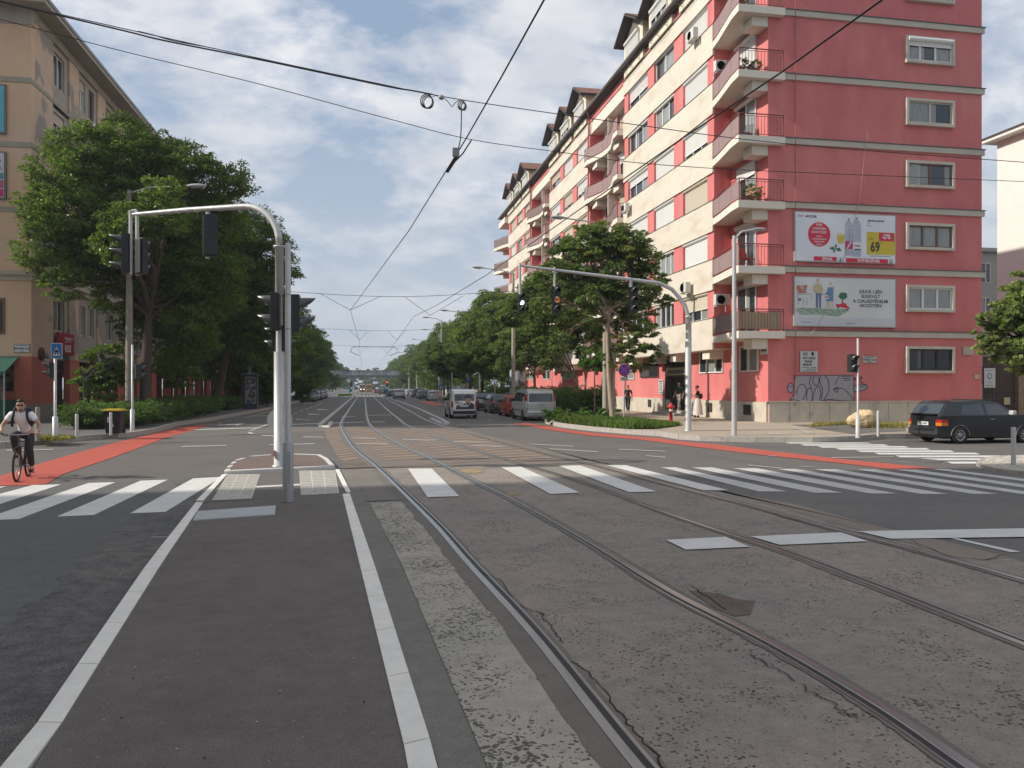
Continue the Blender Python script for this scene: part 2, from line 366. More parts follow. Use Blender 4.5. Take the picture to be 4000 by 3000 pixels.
C_pit = asphalt('concrete_pitted', (.300, .250, .205), (.225, .205, .178), .26, .18, pits=.62, pitscale=33)
C_pit2 = asphalt('concrete_heavily_pitted', (.42, .38, .305), (.32, .30, .25), .24, .16, pits=.95, pitscale=34)
C_beige = asphalt('concrete_beige', (.27, .222, .172), (.225, .19, .152), .3, .10)
C_red = asphalt('asphalt_red_brown', (.185, .135, .112), (.16, .12, .10), .28, .10)
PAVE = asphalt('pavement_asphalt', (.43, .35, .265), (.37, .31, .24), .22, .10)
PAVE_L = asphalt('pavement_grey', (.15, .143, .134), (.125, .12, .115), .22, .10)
KERB = mat('kerb_stone', (.40, .37, .33), .85, var=.22, vs=7, bump=.5, bs=60)
KERBW = mat('kerb_painted', (.78, .75, .67), .7, var=.12, vs=5, bump=.2, bs=80)
WHITE = paint('paint_white', (.68, .665, .62), .10)
WHITE2 = paint('paint_white_worn', (.56, .55, .52), .22)
THIN = paint('paint_faint', (.44, .42, .39), .42, (.14, .128, .115))
REDP = paint('paint_red', (.50, .098, .066), .26, (.33, .115, .075), 5)
ORNG = paint('paint_orange_worn', (.34, .235, .155), .50, (.17, .135, .11), 10)
YELL = paint('paint_yellow_worn', (.36, .26, .12), .80, (.16, .135, .11), 5)
STEEL = mat('rail_steel', (.30, .295, .285), .28, .7, var=.25, vs=3, stretch=(8, .6, 1))
STEELD = mat('rail_groove_shade', (.012, .012, .013), .6)  # near-black colour stands in for the shade down in the groove
RUST = mat('rail_side', (.14, .125, .11), .7, .4, var=.25, vs=20)
BITU = asphalt('joint_bitumen', (.19, .165, .138), (.15, .135, .115), .2, .12)
def struct(name, mb, m, off=(0, 0, 0)):
    o = mb.build(name, m, off=off); o['kind'] = 'structure'; return o
g = MB(); g.flat([(-700, -250), (700, -250), (700, 900), (-700, 900)], -.03)
struct('ground', g, asphalt('ground_soil', (.12, .115, .09), (.10, .10, .075), .2, .1))
g = MB(); g.flat([(-90, -60), (90, -60), (90, 31), (22, 31), (22, 640), (-17, 640), (-17, 31), (-90, 31)], 0)
struct('road', g, A_road)
# separate tone for the shaded street beyond the junction, cut along the shadow edge
g = MB()
far_l = [gp(*ZF(0, 1452)), gp(*ZF(500, 1430)), gp(*ZF(1000, 1405)), gp(*ZF(1800, 1375))]
g.flat([(-17, 640), (-17, 35.5)] + [(p.x, p.y) for p in far_l] + [(-1.2, 41.5), (-1.3, 640)], .004)
pr = pg([(1826, 1668), (2000, 1663), (2110, 1652)])
g.flat([(4.3, 640), (4.3, 42.5)] + [(p.x, p.y) for p in pr] + [(12.2, 46), (14, 640)], .004)
struct('road_surface_shade', g, A_dark)
# new blue-black asphalt of the near left lanes
g = MB(); g.flat([(-90, -60), (-1.5, -60)] + [(q.x, q.y) for q in pg([(24, 3000), (576, 2200), (766, 1961), (868, 1858)])] + [(-6.4, 17.3), (-90, 16.2)], .004)
struct('road_surface_left', g, A_blue)
g = MB(); g.flat([(q.x, q.y) for q in pg([(4700, 2450), (3942, 2180), (3486, 2072), (3106, 1971), (2790, 1917), (2700, 1897)])] + [(14.5, 16.5), (60, 15.8), (60, -5)], .004)  # near right lanes: the shaded road given its own asphalt tone
struct('road_surface_right', g, A_dark)
# grit beside the near kerb
edge = spline([gp(*q) for q in [(576, 2200), (680, 2070), (766, 1961)]], 10)
edge = spline([gp(*q) for q in [(-40, 3060), (100, 2880), (300, 2600), (576, 2200), (690, 2065), (766, 1961), (868, 1862)]], 14)
rnd = random.Random(3); wv = [.12 + .16 * rnd.random() for _ in edge]
struct('road_edge_grit', ribbon(edge, lambda i: -.55 - wv[i], .0, .008), asphalt('asphalt_gritty', (.15, .138, .122), (.09, .09, .088), .8, .4))
# tram track bed
rails_px = [
 [(2900, 3420), (2502, 3000), (2085, 2478), (1832, 2200), (1706, 2055), (1586, 1935), (1472, 1824), (1384, 1751), (1349, 1700), (1333, 1668), (1334, 1649), (1354, 1614), (1377, 1580), (1399, 1548)],
 [(4350, 3400), (3771, 3000), (3416, 2757), (3005, 2516), (2600, 2307), (2276, 2106), (1991, 1947), (1833, 1871), (1706, 1805), (1580, 1748), (1491, 1697), (1445, 1660), (1432, 1621), (1429, 1586), (1424, 1548)],
 [(4700, 2790), (4000, 2520), (3532, 2336), (3106, 2173), (2916, 2110), (2600, 2004), (2276, 1886), (2016, 1808), (1798, 1742), (1600, 1667), (1554, 1634), (1503, 1592), (1456, 1548)],
 [(4800, 2510), (4000, 2271), (3549, 2145), (3233, 2063), (2916, 1974), (2600, 1893), (2276, 1808), (2086, 1763), (1860, 1702), (1683, 1649), (1598, 1605), (1519, 1564), (1482, 1548)]]
far_x = [-1.0, .38, 2.05, 3.45]
rail_paths = []
for k, rp in enumerate(rails_px):
    w_ = [gp(*q) for q in rp]; w_[-1].x = far_x[k]
    rail_paths.append(spline(w_ + [Vector((far_x[k], 230, 0)), Vector((far_x[k], 420, 0)), Vector((far_x[k], 640, 0))], 12))
lb = [(2250, 3600), (1904, 3000), (1566, 2200), (1444, 1966), (1361, 1834), (1310, 1770), (1268, 1700), (1264, 1676)]
rb = [(1744, 1662), (2086, 1745), (2371, 1818), (2790, 1917), (3106, 1971), (3486, 2072), (3942, 2180), (4700, 2420), (5200, 3200)]
g = MB(); g.flat([(q.x, q.y) for q in pg(lb[:5] + [(1452, 1832), (1900, 1822), (2365, 1817)] + rb[3:])] + [(8, -12), (.2, -12)], .006)
struct('track_bed', g, C_pit)
g = MB(); g.flat([(q.x, q.y) for q in pg([(1361, 1834), (1310, 1770), (1268, 1700), (1264, 1674), (1500, 1666), (1744, 1662), (2086, 1745), (2371, 1818), (1900, 1822), (1452, 1832)])], .005)
struct('track_bed_junction', g, C_red2 := asphalt('concrete_brown', (.205, .168, .140), (.170, .145, .125), .25, .12, pits=.35, pitscale=20))
g = MB(); g.flat([(q.x, q.y) for q in pg([(1264, 1674), (1500, 1666), (1744, 1662), (1600, 1603), (1500, 1558)])] + [(4.3, 160), (4.3, 640), (-1.9, 640), (-1.9, 160)] + [(q.x, q.y) for q in pg([(1386, 1546), (1325, 1600), (1275, 1655)])], .007)
struct('track_bed_far', g, asphalt('concrete_dark', (.145, .132, .112), (.105, .10, .088), .3, .2))
# heavily pitted slab beside the near rail, beige edge band on the far side
g = MB(); g.flat([(q.x, q.y) for q in pg([(2240, 3600), (1904, 3000), (1735, 2600), (1566, 2200), (1500, 2075), (1444, 1966), (1570, 1960), (1722, 2130), (1860, 2290), (1996, 2470), (2196, 2720), (2425, 3000), (2830, 3600)])], .010)
struct('track_slab_pitted', g, C_pit2)
g = MB(); g.flat([(q.x, q.y) for q in pg([(1361, 1834), (1466, 1836), (1560, 1955), (1440, 1962)])], .010)
struct('track_slab_smooth', g, asphalt('concrete_smooth', (.21, .185, .155), (.175, .158, .135), .18, .07))
o_ = pg(rb[:7]); i_ = pg([(1700, 1653), (1960, 1716), (2215, 1780), (2600, 1868), (2930, 1948), (3240, 2040), (3520, 2118)])
g = MB(); g.flat([(q.x, q.y) for q in o_ + i_[::-1]], .009); struct('track_edge_beige', g, C_beige)
g = MB(); g.flat([(q.x, q.y) for q in pg([(3486, 2095), (3640, 2105), (3940, 2178), (3860, 2190), (3740, 2180), (3600, 2140)])], .010); struct('track_edge_gravel', g, C_beige)
# rubble patch and repaired piece
g = MB(); g.flat([(q.x, q.y) for q in pg([(2690, 2310), (2810, 2322), (2880, 2346), (2950, 2352), (2930, 2405), (2870, 2412), (2790, 2380)])], .011); struct('track_patch', g, asphalt('patch_brown', (.19, .145, .12), (.12, .09, .07), .6, .25))
g = MB(); g.flat([(q.x, q.y) for q in pg([(1335, 1795), (1430, 1792), (1455, 1826), (1360, 1832)])], .011); struct('track_patch_cobble', g, asphalt('patch_beige', (.20, .165, .125), (.12, .10, .08), .8, .4))
# bitumen joints along the rails, ragged outside edge
for k, rp in enumerate(rail_paths):
    near = rp[:len(rails_px[k]) * 12 - 30]
    rr = random.Random(k); e1 = []; x = .1
    for _ in near: x += rr.uniform(-.025, .025); x = min(.15, max(.06, x)); e1.append(x if k == 0 else x * .5)
    e2 = [min(.2, .07 + abs(rr.gauss(0, .02))) for _ in near]
    struct('joint_filler', ribbon(near, (lambda i: -.075 - (e1[i] if k == 0 else e2[i] * .5)), (lambda i: .08 + (e2[i] * .6 if k == 0 else e1[i] * .6)), .0125), BITU)
# grooved rails
def rail(path, side, name='tram_rail'):
    prof = [(-.055, .0), (-.052, .017), (.012, .018), (.018, .014)] # head
    lip = [(.062, .014), (.066, .017), (.086, .016), (.088, 0)]
    m = MB(); k = len(path)
    secs = []
    for i, p in enumerate(path):
        d = path[min(i + 1, k - 1)] - path[max(i - 1, 0)]; d = Vector((d.x, d.y, 0)).normalized(); n = Vector((d.y, -d.x, 0)) * side
        secs.append([(p.x + n.x * a, p.y + n.y * a, b + .0) for a, b in prof + [(.0195, .013)] + [(.061, .013)] + lip])
    q = len(secs[0]); vs = [v for s_ in secs for v in s_]
    for i in range(k - 1):
        for j in range(q - 1):
            mi = 1 if j in (3, 4, 5) else (2 if j in (0, q - 2) else 0)
            f = (i * q + j, i * q + j + 1, (i + 1) * q + j + 1, (i + 1) * q + j)
            m.f.append(list(f if side > 0 else f[::-1])); m.m.append(mi); m.sm.append(False)
    m.v = [Vector(v) for v in vs]
    return struct(name, m, [STEEL, STEELD, RUST])
for k, rp in enumerate(rail_paths): rail(rp, 1 if k % 2 == 0 else -1)
# cracks beside the rails
def crack(pts, wdt=.012, z=.0155):
    P = spline([gp(*q) for q in pts], 5); rr = random.Random(len(pts))
    P = [p + Vector((rr.uniform(-.02, .02), rr.uniform(-.02, .02), 0)) for p in P]
    return ribbon(P, lambda i: -wdt * (.4 + rr.random()), lambda i: wdt * (.4 + rr.random()), z)
CR = mat('crack_dark', (.014, .014, .013), .9)
g = MB()
for pts in ([(1880, 2240), (1965, 2280), (2010, 2350), (2060, 2385), (2110, 2400), (2140, 2440), (2190, 2500), (2195, 2515)],
            [(2230, 2590), (2290, 2620), (2360, 2710), (2430, 2800), (2490, 2880), (2560, 2960), (2620, 3040)],
            [(2930, 2560), (2990, 2600), (3050, 2630), (3100, 2665)], [(3130, 2680), (3180, 2720), (3240, 2745), (3300, 2790), (3340, 2810)],
            [(2700, 2290), (2760, 2335), (2830, 2385)],
            [(2960, 1990), (3120, 2040), (3300, 2075)], [(3530, 2100), (3640, 2150), (3740, 2185), (3860, 2190), (3920, 2170)],
            [(1200, 2100), (1270, 2120)]):
    c_ = crack(pts, .006); b0 = len(g.v); g.v += c_.v; g.f += [[b0 + i for i in f] for f in c_.f]; g.m += c_.m; g.sm += c_.sm
# cross joints in the slabs
for a, b in (([(1200, 1820), (1330, 1826)], 0), ([(1362, 1834), (1700, 1815), (1980, 1800), (2400, 1797), (2530, 1802)], 0), ([(1430, 1962), (1520, 1958), (1600, 1957)], 0)):
    c_ = crack(a, .02, .0145); b0 = len(g.v); g.v += c_.v; g.f += [[b0 + i for i in f] for f in c_.f]; g.m += c_.m; g.sm += c_.sm
struct('track_cracks', g, CR)
# ---- painted markings
def marks(name, polys, m, z=.016, zf=None):
    g = MB()
    for p in polys: g.flat([(q.x, q.y) for q in pg(p, 0, zf)], z)
    return struct(name, g, m)
marks('zebra_crossing_left', [[(128, 1896), (238, 1894), (0, 1971), (-210, 2038), (-370, 2040), (0, 1931)], [(345, 1888), (452, 1885), (73, 2030), (-80, 2035)], [(549, 1879), (656, 1875), (366, 2014), (221, 2020)], [(754, 1870), (867, 1864), (647, 2001), (508, 2007)],
       [(-60, 1904), (28, 1901), (-200, 1957), (-330, 1965)]], WHITE, .009)
z3 = [[(-30, 42), (60, 42), (750, 192), (575, 192)], [(160, 43), (290, 43), (1092, 200), (915, 200)], [(415, 48), (560, 48), (1425, 205), (1260, 205)], [(690, 52), (800, 52), (1742, 208), (1578, 208)], [(925, 55), (1050, 55), (2045, 207), (1895, 207)], [(1180, 56), (1290, 56), (2330, 208), (2200, 208)], [(1420, 57), (1540, 57), (2640, 208), (2500, 208)], [(1650, 54), (1730, 53), (2950, 208), (2820, 208)]]
marks('zebra_crossing_tracks', [[Z2(*q) for q in p] for p in ([(622, 290), (770, 290), (940, 462), (742, 468)], [(1195, 280), (1320, 278), (1683, 440), (1500, 448)], [(1550, 272), (1685, 270), (2155, 433), (1985, 437)])] + [[(2368, 1820), (2444, 1820), (2847, 1919), (2746, 1919)]], WHITE, .020)
marks('zebra_crossing_right', [[Z3(*q) for q in p] for p in z3], WHITE2, .010)
rows = [(145, 900, 1060, 1069), (275, 1045, 1075, 1087), (425, 1220, 1091, 1104), (580, 1405, 1108, 1122), (760, 1615, 1128, 1142), (915, 1835, 1148, 1163), (1100, 2045, 1172, 1188), (1320, 2105, 1197, 1213), (1545, 1835, 1225, 1243)]
marks('zebra_crossing_side_street', [[ZR(a, t), ZR(b - 40, t), ZR(b, bt), ZR(a + 45, bt)] for a, b, t, bt in rows], WHITE, .006)
marks('stop_line', [[Z3(*q) for q in p] for p in ([(0, 497), (370, 478), (520, 540), (125, 558)], [(525, 475), (1080, 450), (1250, 505), (705, 528)])] + [[Z3(1185, 443), Z3(2212, 425), Z3(2600, 419), Z3(2600, 472), Z3(2212, 478), Z3(1390, 490)]], WHITE, .020)
marks('lane_line_right', [[Z3(1760, 483), Z3(1800, 483), Z3(2190, 566), Z3(2130, 570)]], WHITE, .012)
marks('cycle_lane_left', [[(-60, 1880), (0, 1861), (146, 1815), (305, 1769), (452, 1729), (531, 1711), (640, 1684), (740, 1664), (824, 1660), (757, 1680), (640, 1713), (592, 1732), (427, 1793), (244, 1854), (183, 1891), (122, 1897), (0, 1899), (-60, 1902)]], REDP, .010)
marks('cycle_lane_right', [[(1994, 1656), (2060, 1654), (2121, 1662), (2220, 1680), (2300, 1690), (2450, 1703), (2585, 1714), (2648, 1724), (2806, 1738), (3000, 1762), (3316, 1798), (3500, 1815), (3648, 1830), (3475, 1834), (3271, 1809), (3000, 1781), (2838, 1762), (2680, 1742), (2490, 1717), (2300, 1702), (2130, 1678), (2060, 1664)]], REDP, .012)
marks('cycle_lane_far', [[ZB(1200, 1165), ZB(1350, 1160), ZB(1530, 1205), ZB(1400, 1210)]], REDP, .012)
# hatching on the junction tracks
hp = []
lx = lambda v: 1268 + (v - 1680) * .60; rx = lambda v: 1790 + (v - 1680) * 3.4
bounds = lambda v: [(1272 + max(0, v - 1700) * .55, 1325 + max(0, v - 1690) * .9), (1362 + (v - 1680) * 1.25, 1480 + (v - 1680) * 1.75), (1545 + (v - 1680) * 2.0, 1640 + (v - 1680) * 2.35), (1690 + (v - 1680) * 2.6, 1810 + (v - 1680) * 3.0)]
for k in range(15):
    v = 1674 + k * 7.2 + k * k * .09
    for a, b in bounds(v):
        if b - a < 20: continue
        th = 1.6 + k * .12; hp.append([(a, v + 3), (b, v - 6), (b + 4, v - 6 + th), (a + 4, v + 3 + th)])
marks('track_hatching', hp, ORNG, .012)
marks('yellow_patch', [[Z2(935, 290), Z2(1020, 283), Z2(1080, 290), Z2(1075, 312), Z2(1000, 318), Z2(945, 308)], [Z2(1225, 430), Z2(1290, 428), Z2(1315, 450), Z2(1240, 455)]], YELL, .013)
thin = [([ZF(200, 1350), ZF(960, 1330), ZF(960, 1338), ZF(200, 1360)]), [ZF(1390, 1286), ZF(1720, 1276), ZF(1720, 1284), ZF(1390, 1295)], [ZF(860, 1370), ZF(960, 1332), ZF(1090, 1286), ZF(1095, 1298), ZF(890, 1368)], [ZF(840, 1390), ZF(880, 1388), ZF(930, 1408), ZF(870, 1408)],
        [ZF(1020, 1424), ZF(1165, 1430), ZF(1165, 1438), ZF(1020, 1431)], [ZF(1530, 1443), ZF(1780, 1446), ZF(1780, 1453), ZF(1530, 1450)], [ZF(30, 1560), ZF(590, 1552), ZF(590, 1558), ZF(30, 1567)], [ZF(1110, 1540), ZF(1670, 1528), ZF(1670, 1535), ZF(1110, 1547)],
        [ZF(470, 1300), ZF(700, 1284), ZF(810, 1272), ZF(800, 1282), ZF(740, 1292), ZF(790, 1300), ZF(690, 1308), ZF(700, 1292), ZF(480, 1306)], [ZF(1430, 1230), ZF(1480, 1214), ZF(1470, 1226), ZF(1620, 1233), ZF(1620, 1238)],
        [ZF(480, 1278), ZF(535, 1268), ZF(535, 1272), ZF(480, 1283)], [ZF(595, 1250), ZF(640, 1243), ZF(640, 1247), ZF(595, 1255)], [ZF(700, 1226), ZF(730, 1220), ZF(730, 1223), ZF(700, 1230)],
        [ZF(930, 1186), ZF(1090, 1180), ZF(1090, 1186), ZF(930, 1191)], [ZF(800, 1205), ZF(1120, 1130), ZF(1125, 1135), ZF(805, 1208)]]
for x_, y_ in ((1415, 1158), (1487, 1127), (1555, 1103), (1607, 1083), (1655, 1065), (1697, 1048), (1735, 1034)):
    thin.append([ZF(x_, y_), ZF(x_ + 40, y_ - 10), ZF(x_ + 40, y_ - 5), ZF(x_, y_ + 6)])
for x_, y_, l_ in ((1690, 1105, 145), (1575, 1162, 170)): thin.append([ZF(x_, y_), ZF(x_ + 40, y_ - 6), ZF(x_ + l_, y_ + 3), ZF(x_ + l_, y_ + 7), ZF(x_ + 30, y_ + 7)])
marks('lane_lines_left', thin, WHITE2, .012)
marks('lane_lines_faint', [[Z2(0, 88), Z2(98, 92), Z2(98, 96), Z2(0, 92)], [Z2(0, 131), Z2(42, 131), Z2(42, 135), Z2(0, 135)], [Z2(1365, 133), Z2(1645, 148), Z2(1645, 152), Z2(1365, 137)], [Z2(1490, 163), Z2(1795, 182), Z2(1795, 187), Z2(1500, 168)], [Z2(1925, 166), Z2(2212, 179), Z2(2212, 183), Z2(1925, 170)], [Z2(2090, 206), Z2(2212, 216), Z2(2212, 221), Z2(2090, 210)],
      [ZR(548, 1190), ZR(1085, 1184), ZR(1085, 1189), ZR(548, 1196)], [ZR(0, 1172), ZR(80, 1178), ZR(80, 1182), ZR(0, 1177)], [Z1(42, 178), Z1(340, 173), Z1(340, 178), Z1(42, 184)], [Z1(1165, 154), Z1(1450, 148), Z1(1450, 153), Z1(1165, 160)],
      [ZB(140, 1428), ZB(555, 1414), ZB(555, 1422), ZB(140, 1437)], [ZB(635, 1416), ZB(803, 1414), ZB(803, 1421), ZB(635, 1424)], [ZB(260, 1352), ZB(440, 1346), ZB(440, 1352), ZB(260, 1358)], [ZB(600, 1336), ZB(880, 1330), ZB(880, 1335), ZB(600, 1341)],
      [Z2(280, 96), Z2(430, 98), Z2(430, 102), Z2(280, 100)], [Z2(300, 130), Z2(500, 132), Z2(500, 136), Z2(300, 134)], [Z2(590, 104), Z2(790, 110), Z2(790, 114), Z2(590, 108)], [Z2(900, 118), Z2(1110, 122), Z2(1110, 126), Z2(900, 122)], [Z2(1010, 142), Z2(1215, 148), Z2(1215, 152), Z2(1010, 146)],
      [Z1(965, 738), Z1(1075, 735), Z1(1075, 739), Z1(965, 743)], [Z3(510, 27), Z3(740, 49), Z3(700, 50), Z3(510, 31)], [Z3(830, 34), Z3(920, 40), Z3(915, 43), Z3(830, 37)],
      [ZB(1960, 1365), ZB(2000, 1375), ZB(2000, 1379), ZB(1960, 1369)], [ZB(2060, 1390), ZB(2130, 1405), ZB(2130, 1409), ZB(2060, 1394)]], THIN, .014)
marks('zebra_crossing_far', [[(1388 + i * 14, 1546.2), (1397 + i * 14, 1546.2), (1398 + i * 14, 1549.2), (1388 + i * 14, 1549.2)] for i in range(8)] + [[(1345 + i * 9, 1547), (1350 + i * 9, 1547), (1350 + i * 9, 1549.6), (1344 + i * 9, 1549.6)] for i in range(4)], WHITE, .016)
# low separators either side of the tracks (white kerb lines)
def lowkerb(pts, name, w0=.24):
    P = spline([gp(*q) for q in pts], 6) if len(pts) > 2 else [gp(*q) for q in pts]
    m = MB(); k = len(P); prof = [(-w0 / 2, 0), (-w0 / 2 + .03, .09), (w0 / 2 - .03, .09), (w0 / 2, 0)]; vs = []
    for i, p in enumerate(P):
        d = P[min(i + 1, k - 1)] - P[max(i - 1, 0)]; d = Vector((d.x, d.y, 0)).normalized(); n = Vector((d.y, -d.x, 0))
        vs += [(p.x + n.x * a, p.y + n.y * a, b) for a, b in prof]
    fs = [(i * 4 + j, i * 4 + j + 1, (i + 1) * 4 + j + 1, (i + 1) * 4 + j) for i in range(k - 1) for j in range(3)]
    m.add(vs, fs); m.add(vs[:4], [(3, 2, 1, 0)]); m.add(vs[-4:], [(0, 1, 2, 3)])
    return struct(name, m, mat('kerb_white', (.5, .49, .46), .75, var=.15, vs=4))
lowkerb([(1246, 1664), (1275, 1640), (1320, 1602), (1384, 1547)], 'track_kerb')
lowkerb([(1283, 1668), (1294, 1652)], 'track_kerb'); lowkerb([(1250, 1668), (1290, 1670)], 'track_kerb', .16)
lowkerb([(1750, 1656), (1690, 1625), (1600, 1585), (1505, 1551)], 'track_kerb'); lowkerb([(1724, 1658), (1682, 1638)], 'track_kerb')
lowkerb([(1733, 1661), (1752, 1657)], 'track_kerb', .16)
# ---- the raised platform the photographer stands on
ZP = .10
PLo = [gp(*q, ZP) for q in [(-190, 3300), (24, 3000), (576, 2200), (766, 1961)]]; PLi = [gp(*q, ZP) for q in [(-90, 3300), (130, 3000), (631, 2200), (793, 1962)]]
PRi = [gp(*q, ZP) for q in [(1680, 3300), (1600, 3000), (1404, 2200), (1338, 1930)]]; PRo = [gp(*q, ZP) for q in [(1820, 3300), (1715, 3000), (1461, 2200), (1366, 1927)]]
back = lambda p, dxy: Vector((p.x + dxy[0], -14, ZP))
g = MB(); g.prism([(PLi[1].x - .05, -14)] + [(p.x, p.y) for p in PLi[1:]] + [(p.x, p.y) for p in PRi[1:][::-1]] + [(PRi[1].x + .35, -14)], 0, ZP - .004)
struct('platform', g, A_isl)
def kerbrun(A, B, name, z1, m=KERBW, seg=.98, gap=.006):
    """kerb stones laid end to end between two edge lines"""
    A = [Vector((p.x, p.y, 0)) for p in A]; B = [Vector((p.x, p.y, 0)) for p in B]
    def at(P, t):
        L_ = [(P[i + 1] - P[i]).length for i in range(len(P) - 1)]; T = sum(L_) * t
        for i, l in enumerate(L_):
            if T <= l or i == len(L_) - 1: return P[i] + (P[i + 1] - P[i]) * (T / l)
            T -= l
    L_ = sum((A[i + 1] - A[i]).length for i in range(len(A) - 1)); n = max(1, int(L_ / seg)); mb = MB()
    for i in range(n):
        a, b = i / n + gap / L_, (i + 1) / n - gap / L_
        q = [at(A, a), at(A, b), at(B, b), at(B, a)]; mb.prism([(p.x, p.y) for p in q], -.01, z1)
    return struct(name, mb, m).name and mb
kerbrun([Vector((PLo[1].x - .15, -14, 0))] + PLo[1:], [Vector((PLi[1].x - .05, -14, 0))] + PLi[1:], 'platform_kerb', ZP + .004)
kerbrun([Vector((PRi[1].x + .35, -14, 0))] + PRi[1:], [Vector((PRo[1].x + .4, -14, 0))] + PRo[1:], 'platform_kerb', ZP + .004)
g = MB(); q = [gp(*p, ZP) for p in [(772, 1999), (1077, 1977), (1074, 2011), (754, 2034)]]; g.prism([(p.x, p.y) for p in q], ZP - .006, ZP + .012)
o = g.build('access_cover', mat('cover_galvanised', (.50, .51, .51), .5, .5, var=.1, vs=3), off=tuple(q[3])); tag(o, 'flat grey steel access cover let into the platform beside its left kerb', 'access cover')
# strip of asphalt between the platform and the pitted slab
g = MB(); g.flat([(p.x, p.y) for p in pg([(1715, 3000), (1461, 2200), (1366, 1927), (1310, 1835), (1361, 1834), (1444, 1966), (1566, 2200), (1904, 3000)])] + [(.9, -12), (.35, -12)], .0045); struct('road_strip', g, A_fil)
# ---- the pedestrian refuge and nose island
g = MB(); g.flat([(p.x, p.y) for p in pg([(766, 1961), (869, 1857), (1310, 1836), (1366, 1927), (1338, 1934), (793, 1964)])], .012); struct('refuge_surface', g, asphalt('refuge_asphalt', (.15, .135, .12), (.13, .12, .108), .2, .08))
g = MB()
for quad in ([(888, 1854), (1016, 1853), (983, 1949), (827, 1956)], [(1169, 1840), (1309, 1838), (1325, 1928), (1175, 1936)]):
    a, b, c, d = [gp(*p, .012) for p in quad]
    g.flat([(p.x, p.y) for p in (a, b, c, d)], .018)
    nx, ny = 27, 15
    for i in range(nx):
        for j in range(3):
            pass
    for i in range(nx):
        t = (i + .5) / nx
        if i % 9 == 8: continue
        p0 = a.lerp(b, t); p1 = d.lerp(c, t); w_ = (b - a) * (.3 / nx)
        for j in range(ny):
            s0, s1 = (j + .12) / ny, (j + .8) / ny
            r0 = p0.lerp(p1, s0); r1 = p0.lerp(p1, s1)
            g.prism([(r0.x - w_.x, r0.y - w_.y), (r0.x + w_.x, r0.y + w_.y), (r1.x + w_.x, r1.y + w_.y), (r1.x - w_.x, r1.y - w_.y)], .018, .026)
struct('tactile_paving', g, mat('tactile_concrete', (.52, .49, .43), .85, var=.14, vs=6, bump=.3, bs=70))
marks('refuge_line', [[(1000, 1902), (1175, 1893), (1175, 1899), (1000, 1908)]], WHITE, .018)
kerbrun(pg([(766, 1961), (868, 1858)]), pg([(793, 1962), (888, 1856)]), 'refuge_kerb', .03); kerbrun(pg([(1310, 1838), (1352, 1927)]), pg([(1325, 1837), (1370, 1927)]), 'refuge_kerb', .03)
ZN = .09
nose = [(875, 1841), (885, 1826), (915, 1797), (976, 1781), (1068, 1774), (1160, 1772), (1251, 1775), (1280, 1790), (1309, 1819)]
npts = [gp(*p, ZN) for p in nose]; cen = sum(npts, Vector()) / len(npts)
inn = [cen + (p - cen) * .91 for p in npts]
g = MB(); g.prism([(p.x, p.y) for p in inn], 0, ZN - .006); struct('nose_island', g, C_red)
mbw = MB()
for i in range(len(npts)):
    j = (i + 1) % len(npts)
    n_ = max(1, int((npts[j] - npts[i]).length / .42))
    for k in range(n_):
        a, b = k / n_, (k + 1) / n_
        q = [npts[i].lerp(npts[j], a), npts[i].lerp(npts[j], b), inn[i].lerp(inn[j], b), inn[i].lerp(inn[j], a)]
        mbw.prism([(p.x, p.y) for p in q], -.01, ZN, 0 if (i == len(npts) - 1 or i >= 6) else k % 2)
struct('nose_island_kerb', mbw, [mat('kerb_white_paint', (.62, .6, .56), .7, var=.12, vs=9), mat('kerb_bare', (.20, .17, .15), .85, var=.2, vs=9)])
# ---- pavements
ZV = .20
right = [(2121, 1652), (2180, 1668), (2300, 1683), (2450, 1696), (2585, 1705), (2648, 1717), (2760, 1724), (3000, 1729), (3200, 1730), (3343, 1724), (3420, 1716), (3579, 1714), (3840, 1704), (4300, 1692), (4900, 1680)]
rk = [gp(*p) for p in right]; rk = [Vector((12.4, 640, 0)), Vector((12.4, 118, 0)), Vector((10.3, 113, 0)), Vector((10.2, 106, 0)), Vector((12.4, 101, 0)), Vector((12.4, 47, 0)), Vector((12.2, 44.9, 0)), Vector((11.2, 43.6, 0))] + rk + [Vector((60, 33, 0))]
def inset(P, d):
    o = []
    for i, p in enumerate(P):
        t = P[min(i + 1, len(P) - 1)] - P[max(i - 1, 0)]; t = Vector((t.x, t.y, 0)).normalized(); n = Vector((-t.y, t.x, 0)); o.append(p + n * d)
    return o
rin = inset(rk, .17)
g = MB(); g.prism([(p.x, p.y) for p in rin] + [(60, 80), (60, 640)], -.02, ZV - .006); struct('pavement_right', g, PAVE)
kerbrun(rk, rin, 'kerb_right', ZV, KERB, 1.0)
left = [(-400, 1768), (0, 1752), (127, 1739), (316, 1721), (440, 1714), (506, 1709), (601, 1692), (700, 1663), (852, 1640), (1064, 1598)]
lk = [gp(*p) for p in left]; lk = [Vector((-60, 27, 0))] + lk + [Vector((-8.3, 100, 0)), Vector((-8.2, 640, 0))]
lin = inset(lk, .17)
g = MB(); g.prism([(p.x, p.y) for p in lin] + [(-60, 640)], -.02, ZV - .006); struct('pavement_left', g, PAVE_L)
kerbrun(lk, lin, 'kerb_left', ZV, KERB, 1.0)
# near left block's pavement (outside the frame, it carries the building that shades the crossing)
g = MB(); g.prism([(-60, 14), (-12.5, 14), (-11.2, 12.5), (-11.2, -60), (-60, -60)], -.02, ZV); struct('pavement_near', g, PAVE_L)
